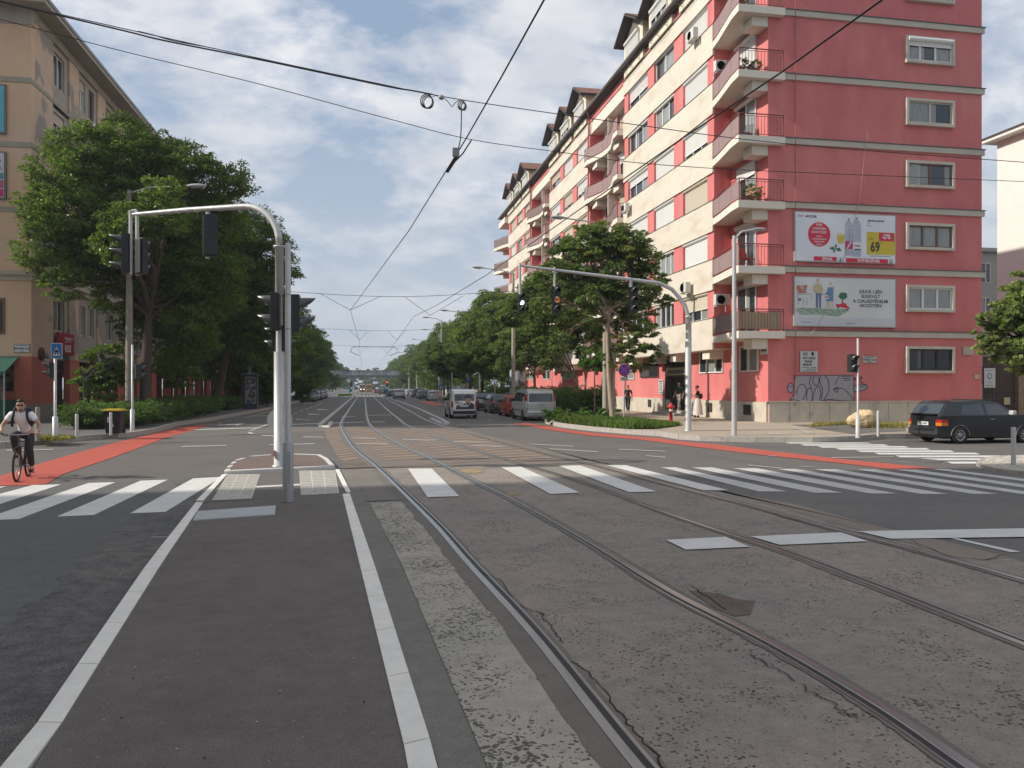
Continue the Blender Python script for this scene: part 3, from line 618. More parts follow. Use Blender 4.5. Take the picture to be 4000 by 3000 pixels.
# cobbled corner on the right with its kerb
cb = [Vector((20.5, 18.9, 0))]
cpx = [(4300, 1800), (4000, 1790), (3900, 1794), (3850, 1800), (3818, 1812), (3812, 1822), (3850, 1840), (3960, 1856), (4100, 1868), (4400, 1880)]
cpt = [gp(*p) for p in cpx]; cin = inset(cpt, -.14)
cen = Vector((cpt[2].x + 1, cpt[2].y - .8, 0)); cin = [p + (cen - p).normalized() * .18 for p in cpt]
kerbrun(cpt, cin, 'corner_kerb', .10, KERB, .8)
g = MB(); g.prism([(p.x, p.y) for p in cin], -.01, .088); struct('corner_cobbles', g, None or mat('cobbles_pale', (.24, .22, .19), .9, var=.3, vs=26, bump=1, bs=18))
g = MB(); cp_ = [(p.x, p.y) for p in cin]; xs_ = [p[0] for p in cp_]; ys_ = [p[1] for p in cp_]; rr = random.Random(2); yy = min(ys_)
while yy < max(ys_):
    xx = min(xs_) + rr.uniform(0, .1)
    while xx < min(max(xs_), 25.5):
        c_ = False; j = len(cp_) - 1
        for i in range(len(cp_)):
            if (cp_[i][1] > yy) != (cp_[j][1] > yy) and xx < (cp_[j][0] - cp_[i][0]) * (yy - cp_[i][1]) / (cp_[j][1] - cp_[i][1]) + cp_[i][0]: c_ = not c_
            j = i
        s_ = rr.uniform(.085, .11)
        if c_: g.box(xx - s_, xx + s_, yy - .085, yy + .085, .08, .097 + rr.uniform(0, .008))
        xx += .235
    yy += .2
struct('corner_setts', g, mat('setts_pale', (.52, .48, .41), .9, var=.3, vs=3))
# paving seams and lowered kerb by the side-street crossing
marks('tactile_strip_side', [[ZR(0, 1018), ZR(150, 1022), ZR(190, 1040), ZR(0, 1040)], [ZR(180, 965), ZR(235, 962), ZR(410, 1022), ZR(350, 1028)]], mat('paving_pale', (.42, .38, .31), .9, var=.2, vs=14), .206)
g = MB()
q = [gp(*ZR(*p), .2) for p in [(200, 905), (560, 900), (1180, 915), (1190, 960), (860, 975), (760, 985), (580, 965), (400, 935)]]
g.flat([(p.x, p.y) for p in q], .203); struct('pavement_patch_dark', g, A_dark)
# manhole covers
def manhole(u, v, r, label, z=.008):
    p = gp(u, v); m = MB(); m.lathe([(r, 0), (r, z + .006), (r * .86, z + .008), (r * .84, z + .004), (1e-4, z + .004)], (0, 0, 0), 28); o = m.build('manhole_cover', mat('cast_iron', (.16, .155, .15), .65, .5, var=.2, vs=20), loc=(p.x, p.y, 0)); return tag(o, label, 'manhole cover')
manhole(*ZR(1285, 1216), .62, 'round iron manhole cover in the side street between the zebra stripes')
# ================================================================ the red apartment building
SC = 1.0714
XF = lambda p: (SC * p[0], SC * p[1], .2 + SC * (p[2] - .12))
PINK = mat('stucco_red', (.61, .175, .170), .9, var=.12, vs=.9, bump=1, bs=26, c2=(.66, .215, .20), c2s=.5, c2lo=.45, c2hi=.62, stretch=(1, 1, .4))
CREAM = mat('travertine', (.66, .60, .50), .75, var=.10, vs=1.2, bump=.15, bs=20, c2=(.56, .48, .37), c2s=.9, c2lo=.52, c2hi=.70, stretch=(1, .45, 1.2))
CONC = mat('concrete_band', (.52, .48, .40), .85, var=.13, vs=.8, bump=.3, bs=30)
SLABM = mat('balcony_concrete', (.72, .67, .57), .85, var=.07, vs=1)
PLIN = mat('plinth_stone', (.52, .475, .39), .85, var=.16, vs=1.6, bump=.3, bs=30, c2=(.40, .36, .30), c2s=1.4, c2lo=.55, c2hi=.7)
DARKLINE = mat('flashing', (.10, .09, .085), .6)
WFR = mat('window_white', (.74, .74, .71), .45)
WFB = mat('window_brown', (.16, .10, .07), .5)
WFC = mat('window_cream', (.55, .51, .43), .55)
GLS = mat('glass_dark', (.028, .033, .037), .06, spec=.9)
GLC = mat('glass_curtain', (.26, .27, .26), .12, spec=.8, var=.35, vs=5, stretch=(3, 3, .3))
SHW = mat('shutter_white', (.72, .72, .69), .55)
SHB = mat('shutter_beige', (.60, .54, .43), .65)
SHG = mat('shutter_grey', (.34, .34, .33), .5)
RAILM = mat('railing_red_iron', (.17, .045, .04), .5)
PANM = mat('railing_panel', (.30, .20, .19), .5, var=.08, vs=1)
PANM2 = mat('railing_panel_brown', (.20, .135, .12), .5, var=.1, vs=1)
ROOFT = mat('roof_tiles', (.19, .085, .058), .85, var=.35, vs=14, bump=1, bs=16)
DARKW = mat('soffit_dark', (.055, .045, .042), .8)
GUT = mat('gutter_grey', (.20, .19, .185), .45, .4)
DARKIN = mat('dark_interior', (.012, .012, .013), .8)
IRON = mat('grille_iron', (.05, .05, .05), .6)
rw = random.Random(11)
def basis(P0, s, n):
    M = Matrix.Identity(4)
    for i in range(3): M[i][0] = s[i]; M[i][1] = n[i]; M[i][2] = (0, 0, 1)[i]; M[i][3] = P0[i]
    return M
def window(parent, P0, s, n, w_, h_, xf=None, off=(0, 0, 0), mull=2, shut=0.0, box=True, fr=None, shm=None, curt=.35, rail_=None, name='window', grille=False, door=False, split=None):
    """a real window: frame and mullions, panes, roller shutter; P0 is its lower corner on the wall"""
    fr = fr or WFR; shm = shm or SHW; M = basis(P0, s, n); t = .065
    m = MB(M, xf); m.box(0, w_, -.02, .05, 0, t); m.box(0, w_, -.02, .05, h_ - t, h_); m.box(0, t, -.02, .05, t, h_ - t); m.box(w_ - t, w_, -.02, .05, t, h_ - t)
    xs = split or [i / mull for i in range(1, mull)]
    edges = [0] + xs + [1]
    for x in xs: m.box(w_ * x - .05, w_ * x + .05, -.02, .056, t, h_ - t)
    if rail_: m.box(t, w_ - t, -.02, .045, h_ * rail_ - .03, h_ * rail_ + .03)
    o = m.build(name, fr, parent, off)
    p = MB(M, xf)
    for i in range(len(edges) - 1):
        a, b = w_ * edges[i] + .05, w_ * edges[i + 1] - .05
        mi = 1 if rw.random() < curt else 0
        p.add([(a, .0, t), (b, .0, t), (b, .0, h_ - t), (a, .0, h_ - t)], [(0, 1, 2, 3)], mi)
        if mi == 0 and rw.random() < .5:   # a drawn-back curtain edge
            c = a + (b - a) * (.28 if rw.random() < .5 else .72); d = a if c < (a + b) / 2 else b
            p.add([(min(c, d), .003, t), (max(c, d), .003, t), (max(c, d), .003, h_ - t), (min(c, d), .003, h_ - t)], [(0, 1, 2, 3)], 1)
    p.build('pane', [GLS, GLC], o, off)
    if box or shut > 0:
        q = MB(M, xf)
        if box: q.tube([(-.02, .10, h_ - .02), (w_ + .02, .10, h_ - .02)], .115, 10); 
        zb = h_ - (h_ - .02) * shut if shut > 0 else h_
        if shut > 0:
            nsl = max(2, int((h_ - zb) / .055)); vs = []
            for i in range(nsl + 1):
                z = zb + (h_ - .05 - zb) * i / nsl
                vs += [(.02, .07, z), (w_ - .02, .07, z)] 
                if i < nsl: vs += [(.02, .085, z + .012), (w_ - .02, .085, z + .012)]
            q.add(vs, [(2 * i, 2 * i + 1, 2 * i + 3, 2 * i + 2) for i in range(len(vs) // 2 - 1)])
            q.box(.01, w_ - .01, .06, .095, zb - .035, zb + .01)
        q.build('roller_shutter', shm, o, off)
    if grille:
        q = MB(M, xf); k = int(w_ / .11)
        for i in range(-int(h_ / .11), k):
            a0 = max(0, i * .11); a1 = min(w_, i * .11 + h_)
            if a1 > a0:
                z0 = a0 - i * .11; z1 = a1 - i * .11
                q.tube([(a0, .085, z0), (a1, .085, z1)], .007, 4); q.tube([(w_ - a0, .09, z0), (w_ - a1, .09, z1)], .007, 4)
        q.build('grille', IRON, o, off)
    return o
BL = (SC * 18.8, SC * 34.6, .2)
red = thing('apartment_building', 'long red and cream apartment building with balconies and dormers right of the street', 'building', BL)
Lv = [4.49 + 3.04 * k for k in range(7)]
BAYS = [(38.4, 52.7), (61.2, 74.9), (83.6, 97.0)]; YE = 101.2; XW = 18.8; XB = 17.75; XR = 30.35; TOP = 23.35
# walls: end wall, recessed street wall with openings left dark behind windows
m = MB(xf=XF)
m.box(XW, XR, 34.6, YE, .06, TOP - .4)
m.build('wall', PINK, red, BL)
m = MB(xf=XF); 
nx = 11
for i in range(nx): m.box(XW + .02 + i * (XR - XW) / nx, XW - .02 + (i + 1) * (XR - XW) / nx + .02, 34.53, 34.62, .06, 1.07)
yy = 34.62
while yy < 100.8:
    if not (44.15 < yy < 46.0): m.box(18.72, 18.82, yy + .01, min(yy + 1.2, 101.2) - .01, .06, 1.07)
    yy += 1.2
m.box(XW - .12, XR + .1, 34.49, 34.64, 1.07, 1.12); 
m.build('plinth', PLIN, red, BL)
m = MB(xf=XF)
for L_ in Lv + [Lv[6]]:
    m.box(19.46, XR + .09, 34.50, 34.62, L_ - .29, L_ - .02)
m.build('band_course', CONC, red, BL)
m = MB(xf=XF)
for L_ in Lv: m.box(19.44, XR + .14, 34.46, 34.62, L_ - .018, L_ + .018)
m.build('band_flashing', DARKLINE, red, BL)
# bays
for (a, b) in BAYS:
    m = MB(xf=XF); m.box(18.10, 18.82, a + .04, b - .04, 3.80, 22.9); m.build('bay_core', DARKIN, red, BL)
    for y_ in (a + .006, b - .038): m = MB(xf=XF); m.box(18.2, 18.83, y_, y_ + .032, 3.82, 22.88); m.build('bay_cheek', PINK, red, BL)
    m = MB(xf=XF)
    ends = [a, a + .75, a + 4.1 - .0, a + 5.25, a + 8.45, a + 9.85, a + 12.85, b]
    if b - a < 13.6: ends = [a, a + .7, a + 3.75, a + 5.0, a + 8.0, a + 9.1, a + 12.4, b]
    else: ends = [a, a + .8, a + 4.05, a + 5.4, a + 8.6, a + 9.75, a + 13.5, b]
    piers = [(ends[0], ends[1]), (ends[2], ends[3]), (ends[4], ends[5]), (ends[6], ends[7])]
    wins = [(ends[1], ends[2]), (ends[3], ends[4]), (ends[5], ends[6])]
    for (p, q) in piers: m.box(17.84, 18.2, p, q, 3.80, 22.9)
    m.box(17.80, 18.9, a, b, 22.88, 23.9); m.box(17.88, 18.15, a + .02, b - .02, 21.97, 22.88)
    for L_ in Lv[:6]: m.box(17.88, 18.15, a + .02, b - .02, L_ - .71, L_ + .85)
    m.build('pier', PINK, red, BL)
    m = MB(xf=XF); k = 10
    for L_ in Lv[:6]:
        for i in range(k):
            y0, y1 = a + (b - a) * i / k, a + (b - a) * (i + 1) / k
            m.box(XB, 17.86, y0 + (.004 if i else -.004), y1 - (.004 if i < k - 1 else -.004), L_ - .72, L_ + .86)
        m.box(17.72, 18.3, a - .02, b + .02, L_ + .86, L_ + .885, 1)
    m.box(XB, 17.86, a - .004, b + .004, 21.95, 22.88); m.box(17.7, 18.3, a - .02, b + .02, 22.88, 22.92, 1)
    m.build('spandrel', [CREAM, DARKLINE], red, BL)
    m = MB(xf=XF); m.box(17.76, 18.8, a + .01, b - .01, 3.74, 3.80)
    for c in (a + .9, a + 5.5, a + 8.8, b - 1.2): m.box(18.0, 18.8, c, c + .9, 3.28, 3.76)
    m.build('bracket', SLABM, red, BL)
    for k, L_ in enumerate(Lv[:6]):
        for (p, q) in wins:
            r_ = rw.random(); sh = 0 if r_ < .25 else (rw.uniform(.25, .85) if r_ < .62 else .985)
            shm = rw.choice([SHW, SHW, SHB, SHB, SHG if k == 0 else SHW]); fr = WFR if shm is not SHB or rw.random() < .5 else WFC
            window(red, (18.04, p, L_ + .89), (0, 1, 0), (-1, 0, 0), q - p, 1.40, XF, BL, mull=rw.choice([2, 3, 3, 4]), shut=sh, fr=fr, shm=shm, curt=.4)
# balconies on the corner, in the recesses and at the far end
def balcony(poly, L_, front, ends_, panm, beams, reed=False):
    m = MB(xf=XF); m.prism(poly, L_ - .42, L_ - .08); 
    o = m.build('balcony', SLABM, red, BL)
    for b_ in beams: m = MB(xf=XF); m.box(*b_, L_ - .88, L_ - .44); m.build('bracket', SLABM, o, BL)
    m = MB(xf=XF); zt = L_ + .95
    P = [Vector((x, y, 0)) for x, y in front]
    m.tube([(p.x, p.y, zt) for p in P], .024, 6); m.tube([(p.x, p.y, zt - .10) for p in P], .014, 4); m.tube([(p.x, p.y, L_ + .0) for p in P], .016, 4)
    for p in (P[0], P[-1]): m.tube([(p.x, p.y, L_ - .1), (p.x, p.y, zt)], .028, 6)
    for e in ends_:
        E = [Vector((x, y, 0)) for x, y in e]
        m.tube([(p.x, p.y, zt) for p in E], .028, 6); m.tube([(p.x, p.y, zt - .10) for p in E], .014, 4); m.tube([(p.x, p.y, L_) for p in E], .016, 4)
        for p in E: m.tube([(p.x, p.y, L_ - .1), (p.x, p.y, zt)], .022, 6)
        n_ = max(2, int((E[1] - E[0]).length / .15))
        for i in range(1, n_):
            q = E[0].lerp(E[1], i / n_); m.tube([(q.x, q.y, L_), (q.x, q.y, zt - .1)], .012, 4)
    m.build('railing', RAILM, o, BL)
    m = MB(xf=XF)
    for i in range(len(P) - 1):
        a, b = P[i], P[i + 1]; d = (b - a).normalized() * .02; nn = Vector((d.y, -d.x, 0)) * .4
        m.prism([((a + d + nn).x, (a + d + nn).y), ((b - d + nn).x, (b - d + nn).y), ((b - d - nn).x, (b - d - nn).y), ((a + d - nn).x, (a + d - nn).y)], L_ + .03, zt - .13)
    m.build('privacy_panel', panm, o, BL)
    if reed:
        m = MB(xf=XF); rr = random.Random(5); x = 17.24
        while x < 19.3: m.box(x, x + .045, 34.395, 34.415, L_ + .03, zt - .14 + rr.uniform(-.02, .03)); x += .05
        m.build('reed_screen', mat('reed', (.42, .33, .22), .9, var=.3, vs=30), o, BL)
    return o
for k, L_ in enumerate(Lv[:6]):
    balcony([(19.5, 34.28), (17.14, 34.28), (17.22, 35.2), (17.62, 37.4), (17.76, 38.4), (18.82, 38.4), (18.82, 34.58), (19.5, 34.58)], L_, [(17.2, 34.34), (17.28, 35.3), (17.66, 37.4), (17.78, 38.36)], [[(17.2, 34.34), (19.44, 34.34)]], PANM if k else PANM2,
            [(18.0, 18.82, 34.62, 35.5)], reed=(k == 0))
    for j, (a, b) in enumerate(((52.7, 61.2), (74.9, 83.6))):
        balcony([(18.82, a), (17.3, a + .02), (17.3, a + .9), (17.85, a + 3.2), (17.92, (a + b) / 2), (17.85, b - 3.2), (17.3, b - .9), (17.3, b - .02), (18.82, b)], L_,
                [(17.36, a + .1), (17.36, a + .95), (17.9, a + 3.2), (17.97, (a + b) / 2), (17.9, b - 3.2), (17.36, b - .95), (17.36, b - .1)], [[(17.36, a + .1), (18.0, a + .1)]], PANM if (k + j) % 3 else PANM2,
                [(17.75, 18.8, a + 1.0, a + 2.2), (17.75, 18.8, b - 2.2, b - 1.0)])
    balcony([(18.82, 97.0), (17.76, 97.0), (17.2, 98.6), (16.6, 101.2), (18.82, 101.2)], L_, [(17.8, 97.1), (17.26, 98.7), (16.66, 101.1)], [[(16.66, 101.1), (18.8, 101.1)]], PANM2, [(17.8, 18.8, 100.0, 101.0)])
    # corner recess: balcony door, the recess side walls are the building's own
    window(red, (18.76, 35.65, L_ + .0), (0, 1, 0), (-1, 0, 0), 1.95, 2.3, XF, BL, mull=2, shut=[.0, .12, .3, .0, .55, .0][k] if k != 3 else 0, fr=[WFR, WFR, WFC, WFR, WFR, WFR][k], curt=.3, name='balcony_door', box=(k in (0, 1, 3, 4)))
    for (a, b) in ((52.7, 61.2), (74.9, 83.6)):
        for c in (a + 1.2, b - 3.6):
            window(red, (18.76, c, L_ + .0), (0, 1, 0), (-1, 0, 0), 2.4, 2.25, XF, BL, mull=3, shut=rw.choice([0, .3, .98]), shm=rw.choice([SHW, SHB]), curt=.3, name='balcony_door')
for j, (a, b) in enumerate(((52.7, 61.2), (74.9, 83.6))):
    m = MB(xf=XF); c = (a + b) / 2
    for L_ in Lv[:6]: m.box(17.98, 18.8, c - .05, c + .05, L_, L_ + 2.55)
    m.box(17.9, 18.9, a, b, 21.95, 22.9); m.build('recess_partition', SLABM, red, BL)
    m = MB(xf=XF); m.box(17.84, 18.9, a + .01, b - .01, 22.9, 23.9); m.build('frieze', PINK, red, BL)
m = MB(xf=XF); m.box(17.84, 18.9, 34.6, 38.4, 22.9, 23.9); m.box(17.84, 18.9, 97, 101.2, 22.9, 23.9)
m.build('frieze', PINK, red, BL)
m = MB(xf=XF); m.box(17.3, 18.9, 34.4, 38.4, 22.2, 22.9); m.box(17.3, 18.9, 97, 101.4, 22.2, 22.9); m.build('cornice', SLABM, red, BL)
# side of each bay facing the camera stays red above the recess
# end-wall windows
side_k = [dict(mull=2, fr=WFR), dict(mull=3, fr=WFR), dict(mull=3, fr=WFB, curt=.9), dict(mull=2, fr=WFB, curt=.2), dict(mull=2, fr=WFC, curt=.9), dict(mull=3, fr=WFR, shut=.3, split=[.27, .62]), dict(mull=3, fr=WFR)]
SX0, SX1 = 26.03, 28.70
for k in range(7):
    z0 = 2.47 if k == 0 else Lv[k - 1] + .98; z1 = z0 + 1.31
    m = MB(xf=XF); t = .13
    m.box(SX0, SX1, 34.42, 34.62, z0, z0 + t); m.box(SX0, SX1, 34.42, 34.62, z1 - t, z1); m.box(SX0, SX0 + t, 34.42, 34.62, z0 + t, z1 - t); m.box(SX1 - t, SX1, 34.42, 34.62, z0 + t, z1 - t)
    f = m.build('window_surround', CONC, red, BL)
    if k == 0: window(f, (SX0 + t, 34.56, z0 + t), (1, 0, 0), (0, -1, 0), SX1 - SX0 - 2 * t, z1 - z0 - 2 * t, XF, BL, mull=3, box=False, fr=IRON, curt=.1, grille=True)
    else:
        a = dict(side_k[k]); a.setdefault('curt', .5)
        window(f, (SX0 + t, 34.56, z0 + t), (1, 0, 0), (0, -1, 0), SX1 - SX0 - 2 * t, z1 - z0 - 2 * t, XF, BL, box=(k == 5), **a)
        if k == 3:
            q = MB(basis((SX0 + t + .02, 34.55, z0 + t), (1, 0, 0), (0, -1, 0)), XF)
            for i in range(-8, 8):
                a0, a1 = max(0, i * .1), min(.62, i * .1 + 1.0)
                if a1 > a0: q.tube([(a0, .07, a0 - i * .1), (a1, .07, a1 - i * .1)], .009, 4); q.tube([(.62 - a0, .075, a0 - i * .1), (.62 - a1, .075, a1 - i * .1)], .009, 4)
            q.build('folding_grille', WFR, f, BL)
# ground floor on the street
def gfwin(u0, u1, v0, v1, **k):
    a, b = xp(u0, v1, SC * 18.8), xp(u1, v1, SC * 18.8); zt = xp((u0 + u1) / 2, v0, SC * 18.8).z; zb = xp((u0 + u1) / 2, v1, SC * 18.8).z
    return window(red, (SC * 18.8 - .03, b.y, zb), (0, 1, 0), (-1, 0, 0), a.y - b.y, zt - zb, None, BL, box=False, **k)
gfwin(2736, 2827, 1366, 1457, mull=3, curt=.1, split=[.3, .68])
gfwin(2893, 2964, 1350, 1452, mull=2, curt=.1)
gfwin(2505, 2575, 1420, 1474, mull=2, curt=.3, grille=True, fr=WFB)
for (a, b) in ((2435, 2480), (2195, 2236), (2122, 2150), (2055, 2085)): gfwin(a, b, 1446 - (a < 2300) * 0, 1482, mull=2, curt=.4)
YD0, YD1 = xp(2604, 1500, SC * 18.8).y, xp(2700, 1500, SC * 18.8).y
m = MB(); X_ = SC * 18.8
m.box(X_ - .05, X_ + .3, YD1, YD0, .48, 3.75); dr = m.build('entrance', DARKIN, red, BL)
m = MB()
for i in range(5):
    y = YD1 + (YD0 - YD1) * i / 4; m.box(X_ - .10, X_ - .04, y - .04, y + .04, .5, 3.75)
for z in (.52, 1.15, 2.65, 3.7): m.box(X_ - .105, X_ - .04, YD1, YD0, z, z + .08)
m.build('door_frame', mat('door_wood', (.055, .035, .028), .5, var=.3, vs=9), dr, BL)
m = MB(); m.box(X_ - .14, X_ - .11, YD1 + .3, YD0 - .3, 2.75, 3.25, 0); m.box(X_ - .15, X_ - .142, YD1 + .5, YD0 - .55, 2.87, 3.1, 1); m.build('fanlight_sign', [mat('sign_ochre', (.38, .30, .15), .6), DARKLINE], dr, BL)
m = MB(); m.box(X_ - .95, X_ + .0, YD1 - .3, YD0 + .3, .18, .34); m.box(X_ - .55, X_, YD1 - .1, YD0 + .1, .34, .49); m.build('step', mat('step_stone', (.42, .39, .33), .85, var=.2, vs=6), red, BL)
for (u, v0, v1, wd) in ((2538, 1561, 1590, .62), (2774, 1574, 1609, .62), (2919, 1580, 1620, .8)):
    p = xp(u, v1, SC * 18.72); z1 = xp(u, v0, SC * 18.72).z; m = MB(); m.box(p.x - .03, p.x + .05, p.y - wd / 2, p.y + wd / 2, p.z, z1); m.build('cellar_vent', mat('vent_dark', (.03, .026, .024), .8), red, BL)
# roof, gutter, dormers
m = MB(xf=XF)
m.add([(17.35, 34.2, 23.62), (17.35, 101.6, 23.62), (24.6, 101.6, 27.4), (24.6, 34.2, 27.4), (31.0, 34.2, 23.62), (31.0, 101.6, 23.62), (17.35, 34.2, 23.52), (17.35, 101.6, 23.52), (31.0, 34.2, 23.52), (31.0, 101.6, 23.52)],
      [(0, 3, 2, 1), (3, 4, 5, 2), (6, 7, 9, 8), (0, 1, 7, 6), (4, 8, 9, 5), (0, 6, 8, 4, 3), (1, 2, 5, 9, 7)])
m.build('roof', ROOFT, red, BL)
m = MB(xf=XF); m.box(17.42, 18.0, 34.4, 101.4, 23.44, 23.515); m.build('eave_soffit', DARKW, red, BL)
m = MB(xf=XF); m.tube([(17.28, 34.1, 23.6), (17.28, 101.7, 23.6)], .10, 8); m.build('gutter', GUT, red, BL)
for yy in (54.0, 76.6, 60.2):
    pass
m = MB(xf=XF)
for yy in (61.12, 83.5): m.tube([(17.28, yy - .9, 23.5), (17.7, yy - .3, 22.9), (17.66, yy - .06, 22.5), (17.66, yy - .06, 3.8)], .055, 6)
m.tube([(20.15, 34.5, .9), (20.15, 34.5, 23)], .02, 5)
m.build('downpipe', mat('downpipe_red', (.30, .12, .10), .6), red, BL)
for (a, b) in BAYS:
    wd = 3.7; gap = ((b - a) - 3 * wd) / 3
    for i in range(3):
        y0 = a + .35 + i * (wd + gap + .05); y1 = y0 + wd; xf_ = 17.6
        m = MB(xf=XF); m.box(xf_, 20.6, y0, y1, 22.95, 25.3); c = (y0 + y1) / 2
        m.add([(xf_, y0, 25.3), (xf_, y1, 25.3), (xf_, c, 26.25), (20.6, y0, 25.3), (20.6, y1, 25.3), (20.6, c, 26.25)], [(0, 1, 2), (3, 5, 4), (0, 2, 5, 3), (1, 4, 5, 2)], 1)
        d = m.build('dormer', [mat('dormer_cream', (.70, .64, .50), .8, var=.05, vs=1), mat('gable_wood', (.14, .115, .10), .8, var=.2, vs=3)], red, BL)
        m = MB(xf=XF); xo = xf_ - .62; e = .42; zz = 25.3 - .22
        for sgn in (-1, 1):
            ye = c + sgn * (wd / 2 + e)
            m.add([(xo, c, 26.36), (xo, ye, zz), (21.5, ye, zz), (21.5, c, 26.36), (xo, c, 26.48), (xo, ye, zz + .12), (21.5, ye, zz + .12), (21.5, c, 26.48)], [(0, 1, 2, 3), (7, 6, 5, 4), (0, 4, 5, 1), (1, 5, 6, 2)], 0)
        o = m.build('roof', [DARKW], d, BL)
        m = MB(xf=XF)
        for sgn in (-1, 1):
            ye = c + sgn * (wd / 2 + e + .02)
            m.add([(xo + .06, c, 26.5), (xo + .06, ye, zz + .14), (21.5, ye, zz + .14), (21.5, c, 26.5)], [(0, 1, 2, 3)])
            m.add([(xo + .06, c, 26.54), (xo + .06, ye, zz + .18), (21.5, ye, zz + .18), (21.5, c, 26.54)], [(0, 1, 2, 3)])
        m.build('tiles', ROOFT, o, BL)
        window(d, (xf_ - .03, y0 + .55, 23.75), (0, 1, 0), (-1, 0, 0), wd - 1.1, 1.25, XF, BL, mull=3, shut=.95 if i != 1 else .5, shm=SHW, curt=.4)
        m = MB(xf=XF)
        for s_ in (.6, 2.0, 3.1):
            m.tube([(17.8, y0 + s_, 23.25), (17.1, y0 + s_, 23.15)], .018, 4); m.tube([(17.8, y0 + s_, 22.95), (17.3, y0 + s_, 23.17)], .018, 4)
        m.tube([(17.1, y0 + .3, 23.15), (17.1, y1 - .3, 23.15)], .018, 4); m.build('snow_bracket', DARKLINE, d, BL)
# house signs on the end wall that are part of the wall: graffiti, cable
YS = SC * 34.6
def onwall(pts): return [yp(u, v, YS) for u, v in pts]
def zgr(x, y): return ZR(x, y)
SIL = mat('spray_silver', (.36, .34, .36), .6, .15, var=.22, vs=5, stretch=(1, 1, 9)); OUTL = mat('spray_violet', (.055, .045, .12), .7)
m = MB(); gy = YS - .012
def wl(pts, r=.028, y=gy - .004):
    P = spline([Vector((yp(*zgr(*p), YS).x, y, yp(*zgr(*p), YS).z)) for p in pts], 5) if len(pts) > 2 else [Vector((yp(*zgr(*p), YS).x, y, yp(*zgr(*p), YS).z)) for p in pts]
    L_, R_ = [], []
    for i, p in enumerate(P):
        d = (P[min(i + 1, len(P) - 1)] - P[max(i - 1, 0)]).normalized(); n = Vector((-d.z, 0, d.x)); L_.append(p + n * r); R_.append(p - n * r)
    k = len(P); m.add(L_ + R_, [(i, i + 1, k + i + 1, k + i) for i in range(k - 1)], 1)
fill = [(228, 482), (370, 480), (500, 476), (620, 474), (735, 476), (742, 700), (650, 700), (540, 690), (460, 702), (330, 705), (200, 700), (182, 696), (215, 660), (232, 600), (226, 540)]
P = [yp(*zgr(*p), YS) for p in fill]; m.add([(p.x, gy, p.z) for p in P], [tuple(range(len(P)))], 0)
for e in ([(165, 575), (190, 545), (215, 560), (218, 600), (195, 632), (170, 605)], [(740, 600), (745, 570), (790, 560), (850, 562), (850, 590), (810, 608), (760, 620)]):
    P = [yp(*zgr(*p), YS) for p in e]; m.add([(p.x, gy, p.z) for p in P], [tuple(range(len(P)))], 0)
for l_ in ([(228, 482), (226, 540), (232, 600), (215, 660), (182, 696)], [(222, 482), (735, 476)], [(735, 476), (744, 700)], [(182, 696), (230, 690), (300, 706), (370, 700), (440, 706), (520, 688), (620, 696), (744, 702)],
           [(245, 640), (262, 575), (290, 556), (318, 570), (328, 620), (300, 690)], [(330, 700), (335, 620), (345, 596), (372, 592), (380, 640), (378, 700)], [(370, 480), (358, 540), (372, 590)], [(385, 700), (395, 640), (410, 590), (440, 575), (455, 640), (440, 700)],
           [(400, 480), (385, 520), (400, 560), (430, 560), (440, 520), (430, 485)], [(455, 478), (446, 540), (470, 600), (455, 700)], [(490, 476), (520, 530), (525, 600), (500, 660), (470, 705)], [(620, 476), (575, 560)], [(565, 600), (640, 590), (700, 640), (744, 700)], [(565, 600), (600, 582), (595, 625), (565, 600)],
           [(630, 490), (715, 486)], [(640, 505), (712, 503)], [(655, 520), (712, 520)], [(165, 575), (190, 545), (215, 560), (218, 600), (195, 632), (170, 605), (165, 575)], [(170, 580), (215, 575)], [(740, 600), (745, 570), (790, 560), (850, 562), (852, 590), (810, 608), (745, 620)], [(790, 585), (840, 566)],
           [(785, 500), (800, 492), (812, 500), (790, 520), (818, 550)], [(745, 495), (750, 520), (762, 500), (768, 520)]):
    wl(l_, .022 if len(l_) > 2 else .018)
m.build('graffiti', [SIL, OUTL], red, BL)
m = MB(); pcx = xp(3000, 900, 1) if False else None
pts = [yp(u, v, YS) for u, v in ((3383, 519), (3370, 600), (3345, 800), (3290, 1010), (3262, 1080), (3210, 1230), (3160, 1310))]
m.tube([(p.x, YS - .16, p.z) for p in spline(pts, 4)], .011, 5); m.build('loose_cable', mat('cable_pale', (.5, .34, .30), .6), red, BL)
# ================================================================ billboards and plates on the end wall
def board(name, label, cat, u0, v0, u1, v1, colr, fw=.05, dep=.10, frm=None):
    a = yp(u0, v0, YS); b = yp(u1, v1, YS); loc = (a.x, YS - .02, b.z)
    t = thing(name, label, cat, loc); W_, H_ = b.x - a.x, a.z - b.z
    m = MB(); m.box(0, W_, -dep, 0, 0, H_); m.build('backing', frm or mat('board_frame', (.42, .42, .41), .5, .3), t)
    m = MB(); m.box(fw, W_ - fw, -dep - .006, -dep, fw, H_ - fw); m.build('poster', colr, t)
    return t, W_, H_, -dep - .010
def smallprint(t, rows_, W_, H_, y):
    q = MB()
    for a, b, z in rows_:
        x = a * W_; rr = random.Random(int(z * 99))
        while x < b * W_: w_ = rr.uniform(.03, .09); q.box(x, min(b * W_, x + w_), y - .002, y + .002, z * H_ - .014, z * H_ + .014); x += w_ + .018
    q.build('small_print', mat('print_black', (.02, .018, .018), .5), t)
PO = lambda n, c, r=.5: mat('print_' + n, c, r)
bb, W1, H1, yb = board('billboard', 'upper billboard on the red end wall advertising bottled mineral water with a yellow price box', 'billboard', 3099, 826, 3493, 1034, mat('poster_pale', (.74, .76, .80), .45, var=.05, vs=.6))
